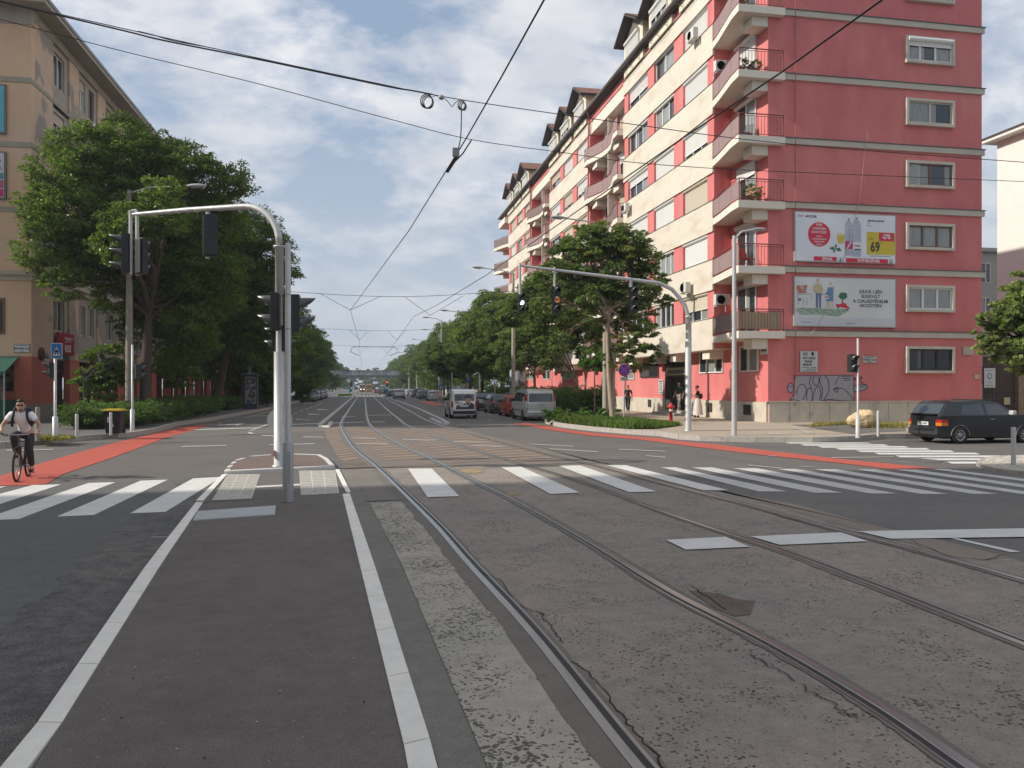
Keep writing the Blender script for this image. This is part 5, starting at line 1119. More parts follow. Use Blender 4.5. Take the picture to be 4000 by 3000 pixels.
# ================================================================ trees, hedges, grass
def at(u, v, D):
    d = ray(u, v); return Vector((d.x * D, d.y * D, H + d.z * D))
def leaves(name, centers, radii, n, size, seed, m, parent=None, off=(0, 0, 0), aspect=.45, droop=.25, shell=.68, clump=90, squash=.8, fr=.42):
    """a crown: leaf-sized quads gathered in clumps over the surface and inside of the crown's masses"""
    r = np.random.default_rng(seed)
    C = np.array([list(c) for c in centers], float); Rr = np.array(radii, float)
    wgt = Rr ** 2; wgt /= wgt.sum()
    nc = max(8, n // clump); which = r.choice(len(C), nc, p=wgt)
    d = r.normal(size=(nc, 3)); d /= np.linalg.norm(d, axis=1)[:, None]
    rad = Rr[which] * (shell + (1.16 - shell) * r.random(nc) ** .8)
    cc = C[which] + d * rad[:, None] * np.array([1, 1, squash])
    cr = Rr[which] * fr * (.4 + .9 * r.random(nc))
    per = r.poisson(clump * (cr / cr.mean()) ** 1.3) + 4
    ci = np.repeat(np.arange(nc), per); N_ = len(ci)
    e = r.normal(size=(N_, 3)); e /= np.linalg.norm(e, axis=1)[:, None]; e *= (r.random(N_) ** .5)[:, None]
    e[:, 2] *= .42
    outw = d[ci]
    e2 = e + outw * .0
    e2[:, 2] -= droop * (e[:, 0] ** 2 + e[:, 1] ** 2)
    pos = cc[ci] + e2 * cr[ci][:, None]
    # long axis points outwards and hangs a little
    a = e * np.array([1, 1, .3]) + outw * .4 + r.normal(size=(N_, 3)) * .45; a[:, 2] -= .25
    a /= np.linalg.norm(a, axis=1)[:, None]
    up = np.array([0, 0, 1.0]) + r.normal(size=(N_, 3)) * 1.1
    b = np.cross(a, up); b /= (np.linalg.norm(b, axis=1)[:, None] + 1e-9)
    s = size * (.6 + .8 * r.random(N_))
    L_ = a * s[:, None]; W_ = b * (s * aspect)[:, None] * .5
    v = np.empty((N_, 4, 3)); v[:, 0] = pos - L_ * .5; v[:, 1] = pos - L_ * .05 + W_; v[:, 2] = pos + L_ * .5; v[:, 3] = pos - L_ * .05 - W_
    v = v.reshape(-1, 3) - np.array(list(off))
    me = bpy.data.meshes.new(name); me.vertices.add(N_ * 4); me.vertices.foreach_set('co', v.ravel())
    me.loops.add(N_ * 4); me.loops.foreach_set('vertex_index', np.arange(N_ * 4, dtype=np.int32)); me.polygons.add(N_)
    me.polygons.foreach_set('loop_start', np.arange(0, N_ * 4, 4, dtype=np.int32)); me.polygons.foreach_set('loop_total', np.full(N_, 4, np.int32))
    me.materials.append(m); me.update(calc_edges=True); me.validate()
    o = bpy.data.objects.new(name, me); col.objects.link(o)
    if parent is not None: o.parent = parent
    return o, cc
def limbs(base, fork, centers, radii, r0, bark, parent, off, seed, twigs=None, lean=0, ntw=26):
    rr = random.Random(seed); m = MB(); base = Vector(base)
    forks = fork if isinstance(fork, list) else [fork]
    fs = [Vector(f) for f in forks]
    for i, f in enumerate(fs):
        mid = base.lerp(f, .5) + Vector((rr.uniform(-.12, .12), rr.uniform(-.12, .12), 0))
        m.tube([base + Vector((0, 0, -.1)), base + Vector((0, 0, .25)), mid, f], [r0 * 1.35 / (1 if len(fs) == 1 else 1.25), r0 / (1 if len(fs) == 1 else 1.25), r0 * .86 / (1 if len(fs) == 1 else 1.35), r0 * .75 / (1 if len(fs) == 1 else 1.5)], 9)
    ztop = max(f.z for f in fs); lead = [f + Vector((rr.uniform(-.3, .3), rr.uniform(-.3, .3), 1.5 * r0 / .2)) for f in fs]
    for f, l in zip(fs, lead): m.tube([f - Vector((0, 0, .1)), l], [r0 * .72, r0 * .45], 8)
    for c, R_ in zip(centers, radii):
        c = Vector(c)
        if c.z < ztop - .3: continue
        ki = min(range(len(fs)), key=lambda q: (fs[q] - c).length); f = fs[ki].lerp(lead[ki], rr.random()); L_ = (c - f).length
        k1 = f.lerp(c, .35) + Vector((rr.uniform(-.1, .1) * L_, rr.uniform(-.1, .1) * L_, .06 * L_)); k2 = f.lerp(c, .72) + Vector((rr.uniform(-.06, .06) * L_, rr.uniform(-.06, .06) * L_, .08 * L_))
        m.tube([f - Vector((0, 0, .05)), k1, k2, c], [r0 * .5, r0 * .36, r0 * .24, r0 * .12], 6)
        for j in range(5):
            d = Vector((rr.gauss(0, 1), rr.gauss(0, 1), rr.gauss(.2, .7))).normalized(); s_ = k2 if j % 2 else k1.lerp(k2, .5)
            e = c + d * R_ * .8; m.tube([s_, s_.lerp(e, .5) + Vector((0, 0, .12 * R_)), e], [r0 * .2, r0 * .12, r0 * .04], 5, caps=False)
    return m.build('trunk', bark, parent, off)
BARK = mat('bark_dark', (.075, .058, .045), .95, var=.3, vs=9, bump=1, bs=16, stretch=(3, 3, .6))
BARKL = mat('bark_pale', (.33, .255, .185), .92, var=.25, vs=5, bump=.8, bs=14, stretch=(2, 2, .7))
LEAF_D = leafmat('leaf_locust', (.060, .100, .030), (.170, .225, .065), .44)
LEAF_F = leafmat('leaf_far', (.075, .112, .045), (.155, .20, .08), .4)
LEAF_A = leafmat('leaf_ailanthus', (.085, .130, .050), (.185, .225, .085), .5)
LEAF_Y = leafmat('leaf_turning', (.17, .20, .05), (.26, .23, .06), .4)
LEAF_M = leafmat('leaf_maple', (.13, .17, .06), (.28, .32, .12), .4)
LEAF_H = leafmat('leaf_hedge', (.065, .115, .038), (.13, .195, .062), .35)
LEAF_B = leafmat('leaf_bright', (.06, .13, .03), (.13, .23, .055), .4)
def tree_px(name, label, base, fork, blobs, n, size, r0, m, bark, seed, cat='tree', extra=None, **k):
    base = Vector(base); t = thing(name, label, cat, base)
    cs = [at(u, v, D) for u, v, D, r in blobs]; rs = [r / FPX * D for u, v, D, r in blobs]
    limbs(base, fork, cs, rs, r0, bark, t, base, seed)
    leaves('crown', cs, rs, n, size, seed, m, t, base, **k)
    if extra:
        cs2 = [at(u, v, D) for u, v, D, r in extra[0]]; rs2 = [r / FPX * D for u, v, D, r in extra[0]]
        leaves('turning_leaves', cs2, rs2, extra[2], size, seed + 50, extra[1], t, base, **k)
    return t
G_L = 'street trees along the left pavement'
b1 = Vector((-10.9, 43.2, .2))
tree_px('locust_tree', 'largest spreading locust tree in front of the tan corner building, behind the traffic lights', b1, b1 + Vector((.1, .1, 4.6)),
    [(250, 690, 39, 120), (330, 600, 40, 125), (450, 560, 41, 120), (520, 640, 41, 135), (620, 620, 42, 120), (730, 680, 42, 130), (850, 710, 43, 110), (200, 820, 38, 115), (330, 820, 40, 150), (560, 830, 41, 165), (720, 860, 42, 150), (860, 860, 43, 110),
     (170, 980, 38, 95), (270, 1020, 39, 110), (400, 1000, 40, 130), (560, 1030, 41, 140), (700, 1040, 42, 140), (830, 1040, 43, 120), (240, 1115, 38, 70), (470, 1150, 41, 100), (620, 1190, 42, 120), (740, 1210, 42, 110), (850, 1170, 44, 100), (560, 1300, 43, 85), (660, 1340, 44, 90), (760, 1330, 45, 90), (620, 1430, 45, 65), (720, 1450, 46, 70), (480, 1260, 42, 55), (520, 870, 36.5, 100), (620, 850, 37, 90), (450, 960, 36.5, 80), (640, 760, 37, 80)],
    190000, .165, .30, LEAF_D, BARK, 1, clump=70, fr=.36)['group'] = G_L
b2 = Vector((-10.6, 60, .2))
tree_px('locust_tree', 'second locust tree with a dark leaning trunk behind the left hedge', b2, b2 + Vector((1.0, -.6, 4.6)),
    [(850, 960, 57, 110), (960, 900, 58, 110), (1040, 970, 58, 90), (900, 1080, 57, 110), (1020, 1090, 58, 95), (800, 1130, 56, 110), (930, 1190, 57, 105), (1040, 1200, 58, 90), (820, 1270, 56, 95), (760, 1330, 56, 80), (960, 1290, 57, 90), (1050, 1300, 58, 80), (1100, 1070, 58, 60)],
    90000, .19, .34, LEAF_D, BARK, 2, clump=70, fr=.38)['group'] = G_L
# crowns of the trees further down, built once and set out along both sides
def proto_tree(name, label, r, h, n, size, m, bark, seed, lift=3.6):
    rr = random.Random(seed); t = thing(name, label, 'tree', (0, 0, 0)); cs, rs = [], []
    for i in range(15):
        a = rr.uniform(0, 6.28); q = rr.random() ** .6; z = lift + (h - lift) * (i + .5) / 15; mx_ = math.sin(math.pi * min(1, (z - lift * .6) / (h - lift * .6)) ** .85)
        cs.append(Vector((math.cos(a) * q * r * .72 * max(.35, mx_), math.sin(a) * q * r * .72 * max(.35, mx_), z - r * .1))); rs.append(r * rr.uniform(.30, .46))
    cs.append(Vector((0, 0, lift + (h - lift) * .5))); rs.append(r * .6)
    limbs(Vector((0, 0, 0)), Vector((.2, .1, lift)), cs, rs, .26, bark, t, (0, 0, 0), seed)
    leaves('crown', cs, rs, n, size, seed, m, t, (0, 0, 0), clump=55, fr=.42)
    return t
pa = proto_tree('locust_tree', 'x', 5.6, 13.2, 36000, .30, LEAF_D, BARK, 21); pb = proto_tree('locust_tree', 'x', 5.4, 12.6, 36000, .30, LEAF_D, BARK, 22); pc = proto_tree('locust_tree', 'x', 5.8, 13.0, 26000, .40, LEAF_F, BARK, 23)
used = [0, 0, 0]
ords = ['third', 'fourth', 'fifth', 'sixth', 'seventh', 'eighth', 'ninth', 'tenth', 'eleventh', 'twelfth', 'thirteenth', 'fourteenth', 'fifteenth', 'sixteenth']
for i, (x, y, rz, sc) in enumerate([(-10.8, 74, 1.1, 1.04), (-11.2, 88, 2.7, 1.0), (-10.9, 102, 4.0, 1.02), (-10.8, 117, .4, 1.0), (-10.6, 133, 5.1, 1.0), (-10.5, 150, 3.3, 1.0), (-10.5, 170, 2.0, 1.0), (-10.5, 196, .9, .96), (-11, 275, 1.5, .85), (-11.5, 310, 4.5, .9), (-11.5, 350, 3.1, .95), (-11.5, 400, .1, .95)]):
    k = i % 2 if y < 140 else 2; P_ = (pa, pb, pc)[k]
    o = placed(P_, used[k], (x, y, .2), rz, '%s locust tree from the junction in the row over the left pavement' % ords[i] if y < 230 else '%s tree from the near end of the row left of the street, beyond the footbridge' % ords[i], sc); used[k] = 1; o['group'] = G_L
for i, (x, y, rz, sc) in enumerate([(-19, 66, 2.2, .72), (-18.5, 90, 5.2, .75)]): pass
G_R = 'street trees along the right pavement'
for i, (x, y, rz, sc) in enumerate([(17.5, 100, 2.9, .95), (15.5, 116, 4.9, 1.0), (17.5, 130, .2, 1.0), (15.5, 146, 2.0, 1.02), (16.5, 164, 3.6, 1.0), (15.2, 184, 5.5, 1.0), (15.5, 208, 1.0, 1.0), (15, 238, 2.4, 1.05), (15, 270, .5, 1.0), (14.5, 310, 4.1, 1.0), (14.5, 355, 1.7, 1.05), (14.5, 410, 3.0, 1.05)]):
    k = i % 2 if y < 150 else 2
    o = placed((pa, pb, pc)[k], 1, (x, y, .2), rz, '%s tree beyond the red building along the right side of the street' % (['first', 'second'] + ords)[i], sc); o['group'] = G_R
# far green closing the street
fg = thing('tree_line', 'hazy line of distant trees closing the end of the street', 'trees', (0, 640, 0)); cs = [Vector((x, 560 + (abs(x) % 13), z + 2 * math.sin(x * .7))) for x in range(-75, 90, 5) for z in (2, 7, 11) if not (-3 < x < 4 and z > 7)]
o, _ = leaves('foliage', cs, [5.5] * len(cs), 80000, 1.2, 77, LEAF_F, fg, (0, 640, 0)); 
# ailanthus trees in front of the red building
bA = gp(2392, 1650, .2)
tree_px('ailanthus_tree', 'nearest right tree with turning yellow leaf tips beside the no stopping sign', bA, [at(2372, 1290, 41.0), at(2400, 1400, 40.9)],
    [(2290, 950, 41, 80), (2370, 920, 41, 75), (2440, 960, 41, 85), (2220, 1010, 41, 75), (2330, 1030, 41, 90), (2500, 1010, 41, 75), (2150, 1090, 42, 65), (2240, 1110, 41.5, 75), (2400, 1080, 41, 85), (2540, 1090, 40.5, 65), (2570, 1160, 40.5, 50), (2480, 1150, 41, 80), (2330, 1150, 41, 80),
     (2500, 1240, 41, 65), (2450, 1310, 41, 60), (2530, 1330, 41, 50), (2410, 1400, 41, 50), (2500, 1400, 41, 50), (2560, 1380, 41, 35), (2320, 1250, 41.5, 60), (2230, 1240, 42, 55), (2180, 1310, 42, 45), (2400, 1230, 41.5, 55), (2300, 1340, 42, 45), (2120, 1180, 42, 55), (2460, 1440, 41, 35)],
    60000, .20, .17, LEAF_A, BARKL, 3, aspect=.32, fr=.34, clump=60, extra=([(2330, 900, 40.4, 60), (2400, 900, 40.3, 55), (2250, 960, 40.5, 45), (2560, 1050, 40.2, 40), (2180, 1040, 41, 45), (2430, 970, 40, 50), (2300, 1000, 40.2, 40), (2360, 1010, 40, 40)], LEAF_Y, 1500))['group'] = G_R
bB = gp(2283, 1617, .2)
tree_px('ailanthus_tree', 'forked pale-barked tree left of the nearest right tree', bB, [at(2252, 1490, bB.y * 1.04), at(2288, 1470, bB.y * 1.04)],
    [(2130, 1110, 50, 70), (2050, 1170, 51, 60), (2210, 1130, 50, 60), (2000, 1230, 52, 50), (2180, 1200, 50, 70), (2110, 1250, 51, 60), (2240, 1260, 50, 55), (2200, 1330, 50, 55), (2310, 1290, 50, 50), (2350, 1370, 50, 45), (2130, 1340, 51, 45), (2290, 1380, 50, 38)], 38000, .24, .13, LEAF_A, BARKL, 4, aspect=.32, clump=55)['group'] = G_R
bC = gp(2322, 1624, .2)
tree_px('young_tree', 'slim young tree with bright green leaves between two pale trunks', bC, at(2322, 1460, 48.5), [(2350, 1400, 48, 28), (2330, 1430, 48.4, 24), (2290, 1420, 49, 24), (2360, 1360, 48, 20)], 6500, .20, .05, LEAF_B, BARKL, 5, aspect=.32)['group'] = G_R
bD = gp(2088, 1596, .2)
tree_px('ailanthus_tree', 'tree with a forked trunk rising behind the silver van', bD, at(2088, 1478, bD.y * 1.035), [(2060, 1300, 65, 65), (2120, 1330, 65, 60), (2010, 1340, 66, 60), (2080, 1380, 65, 55), (2150, 1400, 64, 45), (2020, 1410, 66, 40)], 26000, .26, .15, LEAF_A, BARKL, 6, aspect=.32, clump=55)['group'] = G_R
bE = gp(1885, 1580, .2)
tree_px('ailanthus_tree', 'full dark green tree above the white van at the right kerb', bE, at(1885, 1490, 80), [(1930, 1190, 76, 65), (1990, 1200, 74, 60), (1880, 1250, 78, 65), (1960, 1270, 76, 70), (2030, 1250, 74, 50), (1830, 1320, 80, 60), (1900, 1340, 78, 70), (1980, 1350, 76, 65), (1850, 1400, 80, 65), (1930, 1420, 78, 65), (1990, 1430, 76, 50), (1800, 1400, 82, 50), (1800, 1290, 81, 40)], 62000, .27, .18, LEAF_A, BARK, 7, aspect=.34, clump=60)['group'] = G_R
bF = gp(1760, 1560, .2)
tree_px('ailanthus_tree', 'tree left of the full dark green tree, behind the far street lamps', bF, at(1765, 1490, 108), [(1740, 1370, 105, 45), (1790, 1350, 104, 45), (1760, 1430, 106, 50), (1810, 1430, 104, 45), (1715, 1420, 106, 36), (1690, 1390, 108, 26)], 26000, .34, .18, LEAF_F, BARK, 8)['group'] = G_R
# maple leaning in at the right edge
bM = Vector((28.4, 29.3, .2))
tree_px('maple_tree', 'maple tree with broad pale green leaves leaning in at the right edge', bM, bM + Vector((-.2, 0, 3.0)), [(4010, 1130, 34, 75), (3960, 1200, 34, 70), (4060, 1220, 34, 110), (3900, 1260, 34, 60), (3980, 1310, 34, 80), (3880, 1340, 33.5, 50), (3840, 1310, 33.5, 36), (3950, 1390, 33.5, 55), (4080, 1370, 34, 110), (3820, 1250, 33.6, 18), (3830, 1370, 33.4, 26), (4170, 1150, 34, 120), (4200, 1320, 34, 120), (4150, 1420, 34, 60)],
    36000, .19, .14, LEAF_M, BARK, 9, aspect=.8, clump=45, fr=.36)
# young locust between bin and pole on the left
bY = Vector((-12.2, 38.2, .2))
tree_px('young_tree', 'small young locust tree growing out of the left hedge beside the concrete pole', bY, bY + Vector((0, 0, 2.0)), [(420, 1390, 39.5, 62), (360, 1480, 39, 60), (440, 1470, 39.5, 70), (480, 1420, 39.8, 45), (400, 1540, 39, 48)], 17000, .15, .06, LEAF_D, BARK, 10, fr=.4)['group'] = G_L
for i, (u, v, D, r, lb) in enumerate(((925, 1450, 72, 40, 'leafy bush by the advertising pillar, nearer one'), (1045, 1490, 72, 40, 'leafy bush right of the advertising pillar'), (690, 1400, 50, 55, 'dark bushy sapling in front of the left building pilasters'), (1180, 1500, 85, 35, 'dark bush behind the first parked car on the left'))):
    c = at(u, v, D); b = Vector((c.x, c.y, .2)); t = thing('bush', lb, 'bush', b); rs = r / FPX * D
    cs = [c, c + Vector((rs * .7, .3, -rs * .5)), c + Vector((-rs * .7, -.3, -rs * .4)), Vector((c.x, c.y, max(1.0, c.z - rs * 1.3)))]
    leaves('foliage', cs, [rs, rs * .7, rs * .7, rs * .8], 9000, .2, 60 + i, LEAF_D, t, b); m = MB(); m.tube([b, c], [.08, .03], 6); m.build('trunk', BARK, t, b)
def hedge(name, label, quads, h, n, size, seed, m, z0=.2):
    """quads: ground outline pieces (x0,x1,y0,y1)"""
    o0 = Vector(((quads[0][0] + quads[0][1]) / 2, quads[0][2], z0)); t = thing(name, label, 'hedge', o0)
    cs, rs = [], []; rr = random.Random(seed); c_ = MB()
    for (x0, x1, y0, y1) in quads:
        y = y0 + .4
        while y < y1:
            x = x0 + .4
            while x < x1:
                hh = h * rr.uniform(.86, 1.06); cs.append(Vector((x + rr.uniform(-.2, .2), y, z0 + hh - .42))); rs.append(.46); cs.append(Vector((x + rr.uniform(-.2, .2), y, z0 + hh * .45))); rs.append(.5); x += .55
            y += .6
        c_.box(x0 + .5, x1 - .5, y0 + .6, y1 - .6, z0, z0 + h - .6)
    c_.build('dark_core', mat('hedge_inner', (.018, .028, .012), .95, var=.5, vs=8), t, o0)  # dark box added inside the leaves to block light
    leaves('foliage', cs, rs, n, size, seed, m, t, o0, fr=.6, clump=26, shell=.3)
    return t
hedge('hedge', 'long low hedge along the left kerb behind the waste bin', [(-12.6, -9.9, 36.0, 60)], 1.25, 70000, .13, 31, LEAF_H)
hedge('hedge', 'further stretch of low hedge along the left kerb by the parked cars', [(-11.6, -9.7, 64, 100)], 1.15, 26000, .15, 32, LEAF_H)
hedge('hedge', 'tall clipped hedge behind the parked cars on the right', [(13.6, 15.6, 47.5, 90)], 1.85, 60000, .13, 33, LEAF_H)
# grit and small stones lying about
rr = random.Random(8); g = MB()
for i in range(200):
    if i < 90: p = gp(rr.uniform(150, 1450), rr.uniform(2000, 2990), ZP); z_ = ZP; ok_ = PLi[1].x * 0 == 0
    else: p = gp(rr.uniform(0, 4000), rr.uniform(1880, 2700), .016); z_ = .016
    s_ = rr.choice([.002, .0025, .003, .004, .006]); g.ball((p.x, p.y, z_ + s_ * .5), s_, 5, rr.choice([0, 0, 0, 0, 1]), (1.3, 1, .6))
o = g.build('pebbles', [mat('pebble_pale', (.5, .47, .42), .8), mat('pebble_dark', (.05, .045, .04), .8)]); tag(o, 'scattered small stones and crumbs on platform and road', 'pebbles', kind='stuff')
# grass bed at the right corner
def grass(name, label, poly, n, h, seed, m, z0=.2, wdt=.02, clumpy=None):
    r = random.Random(seed); xs = [p[0] for p in poly]; ys = [p[1] for p in poly]; mb = MB()
    def inside(x, y):
        c = False; j = len(poly) - 1
        for i in range(len(poly)):
            if (poly[i][1] > y) != (poly[j][1] > y) and x < (poly[j][0] - poly[i][0]) * (y - poly[i][1]) / (poly[j][1] - poly[i][1]) + poly[i][0]: c = not c
            j = i
        return c
    V = []; F = []; k = 0; tries = 0
    while k < n and tries < n * 8:
        tries += 1; x = r.uniform(min(xs), max(xs)); y = r.uniform(min(ys), max(ys))
        if not inside(x, y): continue
        hh = h * r.uniform(.4, 1.15) * (1 if clumpy is None else clumpy(x, y)); a = r.uniform(0, 6.28); w_ = wdt * r.uniform(.6, 1.4); dx_, dy_ = math.cos(a) * w_, math.sin(a) * w_; lx_, ly_ = r.gauss(0, .35) * hh, r.gauss(0, .35) * hh
        b = len(V); V += [(x - dx_, y - dy_, z0), (x + dx_, y + dy_, z0), (x + dx_ * .8 + lx_ * .4, y + dy_ * .8 + ly_ * .4, z0 + hh * .6), (x + lx_, y + ly_, z0 + hh), (x - dx_ * .8 + lx_ * .4, y - dy_ * .8 + ly_ * .4, z0 + hh * .6)]; F.append((b, b + 1, b + 2, b + 3, b + 4)); k += 1
    me = bpy.data.meshes.new(name); me.from_pydata(V, [], F); me.materials.append(m); me.update(); o = bpy.data.objects.new(name, me); col.objects.link(o); o['kind'] = 'stuff'; o['label'] = label; o['category'] = 'grass'; return o
LEAF_G = leafmat('grass_blades', (.07, .12, .03), (.16, .22, .06), .4); LEAF_DRY = leafmat('grass_dry', (.20, .19, .06), (.34, .29, .11), .3)
bed = [p + (Vector((12.6, 44.5, 0)) - p).normalized() * .12 for p in inset(rk, .2)[8:12]] + [gp(*p, .2) for p in [(2560, 1676), (2665, 1662), (2600, 1652), (2480, 1640), (2380, 1632), (2290, 1625), (2235, 1624)]]
bp_ = [(p.x, p.y) for p in bed]
g_ = MB(); g_.flat(bp_, .215); struct('planting_bed', g_, asphalt('soil', (.075, .07, .035), (.05, .07, .025), .5, .3))
grass('grass', 'bright green grass and weeds in the corner bed below the no stopping sign', bp_, 15000, .22, 41, LEAF_G, .21, .028, lambda x, y: 1.6 if x < 12.2 else .8)
bd2 = [gp(*p, .2) for p in [(2150, 1650), (2260, 1660), (2380, 1655), (2420, 1640), (2330, 1628), (2230, 1628)]]
cs = []; rr = random.Random(9)
for i in range(26):
    t_ = rr.random(); p = bd2[0].lerp(bd2[3], t_) + Vector((rr.uniform(-.3, .8), rr.uniform(-.2, 1.2), .15 + rr.uniform(0, .3))); cs.append(p)
o, _ = leaves('weeds', cs, [.36] * len(cs), 9000, .12, 44, LEAF_B, None, (0, 0, 0)); tag(o, 'leafy green weeds around the pale tree trunks in the corner bed', 'weeds', kind='stuff')
ft = [gp(*p, .2) for p in [(1640, 1569), (1740, 1569), (1740, 1560), (1640, 1562)]]
grass('grass', 'patch of grass on the kerb build-out behind the white van', [(10.6, 106.2), (12.5, 102), (14, 102), (14, 118), (12.5, 117.5), (10.6, 112.6)], 4000, .3, 42, LEAF_G, .2, .05)
lw = [gp(*ZR(*p), .2) for p in [(350, 925), (700, 905), (900, 935), (1200, 935), (1200, 900), (1000, 895), (700, 888), (400, 900)]]
grass('weeds', 'dry grass and weeds at the foot of the red end wall by the boulder', [(p.x, p.y) for p in lw], 3500, .13, 43, LEAF_DRY, .2, .025)
lg = [gp(*p, .2) for p in [(130, 1722), (150, 1712), (220, 1709), (300, 1712), (240, 1722)]]
grass('grass', 'tuft of dry yellow grass at the kerb behind the cyclist', [(p.x, p.y) for p in lg], 900, .14, 45, LEAF_DRY, .2, .03)
# ================================================================ vehicles
TYRE = mat('tyre', (.018, .018, .018), .85); RIM = mat('rim', (.30, .30, .31), .35, .8); RIMS = mat('rim_steel', (.12, .12, .12), .5, .5)
CGL = mat('car_glass', (.045, .052, .055), .04, spec=1.0); TRIM = mat('plastic_trim', (.03, .03, .032), .6); LRED = mat('tail_light', (.38, .012, .015), .15, coat=.5)
LAMB = mat('indicator', (.55, .18, .02), .2); LWHT = mat('head_light', (.5, .52, .54), .08, spec=.9); PLATE = mat('number_plate', (.58, .58, .56), .5); UNDER = mat('underbody', (.01, .01, .01), .9)
def cpaint(n, c, metal=.0): return mat('paint_' + n, c, .28, metal, coat=.6)
CT = {
 'hatch': dict(L=4.0, W=1.67, H=1.42, top=[(.03, .30), (0, .42), (.02, .60), (.08, .66), (.10, .93), (.42, 1.30), (.62, 1.39), (1.2, 1.42), (1.9, 1.40), (2.22, 1.33), (2.88, .96), (3.2, .93), (3.8, .85), (3.95, .74), (4.0, .55), (3.98, .30)], belt=.93, wx=(.76, 3.24), R=.29, bz=.22,
   side=[[(.62, .96), (.74, 1.26), (1.28, 1.33), (1.32, .96)], [(1.42, .96), (1.40, 1.33), (2.12, 1.30), (2.66, .96)]], rg=(4, 5), ws=(9, 10)),
 'golf': dict(L=4.0, W=1.67, H=1.42, top=[(.03, .30), (0, .36), (-.02, .50), (.04, .53), (.06, .90), (.10, .95), (.36, 1.32), (.52, 1.39), (1.3, 1.415), (2.1, 1.40), (2.32, 1.34), (2.88, .97), (3.25, .93), (3.85, .85), (3.92, .78), (3.95, .52), (4.02, .50), (4.02, .34), (3.95, .26)], belt=.93, wx=(.76, 3.235), R=.285, bz=.22,
   side=[[(.74, .96), (.90, 1.28), (1.62, 1.33), (1.66, .96)], [(1.76, .96), (1.72, 1.33), (2.27, 1.30), (2.68, .96)]], rg=(5, 6), ws=(10, 11)),
 'sedan': dict(L=4.5, W=1.75, H=1.43, top=[(.03, .3), (0, .5), (.05, .78), (.12, .96), (.75, 1.0), (1.35, 1.34), (1.6, 1.41), (2.1, 1.43), (2.6, 1.38), (3.3, 1.0), (4.1, .84), (4.42, .72), (4.5, .5), (4.47, .28)], belt=.96, wx=(.95, 3.62), R=.31, bz=.22,
   side=[[(1.15, .99), (1.55, 1.30), (2.05, 1.35), (2.05, .99)], [(2.15, .99), (2.15, 1.35), (2.55, 1.31), (3.05, .99)]], rg=(4, 5), ws=(8, 9)),
 'estate': dict(L=4.6, W=1.78, H=1.46, top=[(.03, .3), (0, .5), (.04, .8), (.10, .98), (.40, 1.34), (.55, 1.42), (1.6, 1.46), (2.5, 1.42), (2.75, 1.36), (3.4, 1.0), (4.2, .86), (4.52, .74), (4.6, .5), (4.57, .28)], belt=.96, wx=(.95, 3.7), R=.31, bz=.22,
   side=[[(.55, .99), (.70, 1.29), (1.25, 1.34), (1.25, .99)], [(1.35, .99), (1.35, 1.34), (2.1, 1.37), (2.1, .99)], [(2.2, .99), (2.2, 1.37), (2.62, 1.32), (3.12, .99)]], rg=(3, 4), ws=(8, 9)),
 'suv': dict(L=4.5, W=1.85, H=1.64, top=[(.04, .35), (0, .55), (.04, .85), (.12, 1.08), (.42, 1.5), (.62, 1.6), (1.6, 1.64), (2.5, 1.6), (2.75, 1.53), (3.4, 1.12), (4.1, 1.0), (4.4, .88), (4.5, .6), (4.46, .32)], belt=1.08, wx=(.92, 3.62), R=.35, bz=.27,
   side=[[(.62, 1.11), (.78, 1.44), (1.3, 1.5), (1.3, 1.11)], [(1.4, 1.11), (1.4, 1.5), (2.15, 1.53), (2.15, 1.11)], [(2.25, 1.11), (2.25, 1.53), (2.65, 1.48), (3.1, 1.11)]], rg=(3, 4), ws=(8, 9)),
 'smallvan': dict(L=4.1, W=1.70, H=1.82, top=[(.03, .32), (0, .5), (.0, .9), (.02, 1.08), (.07, 1.58), (.14, 1.73), (.3, 1.80), (1.4, 1.82), (2.4, 1.76), (2.62, 1.68), (3.2, 1.12), (3.8, .93), (4.05, .78), (4.1, .5), (4.07, .28)], belt=1.08, wx=(.72, 3.35), R=.31, bz=.24,
   side=[[(.32, 1.12), (.36, 1.52), (1.05, 1.56), (1.05, 1.12)], [(1.2, 1.12), (1.2, 1.56), (1.95, 1.58), (1.95, 1.12)], [(2.08, 1.12), (2.08, 1.58), (2.5, 1.56), (2.92, 1.12)]], rg=(3, 4), ws=(9, 10), tum=.12),
 'van': dict(L=4.75, W=1.86, H=1.84, top=[(.03, .34), (-.04, .5), (0, .62), (.0, 1.0), (.03, 1.08), (.12, 1.64), (.22, 1.76), (.4, 1.82), (2.0, 1.85), (3.1, 1.80), (3.35, 1.72), (3.95, 1.16), (4.5, .98), (4.7, .82), (4.76, .5), (4.72, .28)], belt=1.10, wx=(.92, 3.95), R=.33, bz=.26,
   side=[[(.38, 1.14), (.48, 1.60), (1.45, 1.64), (1.45, 1.14)], [(1.58, 1.14), (1.58, 1.64), (2.7, 1.66), (2.7, 1.14)], [(2.84, 1.14), (2.84, 1.66), (3.2, 1.62), (3.66, 1.14)]], rg=(4, 5), ws=(10, 11), tum=.16)}
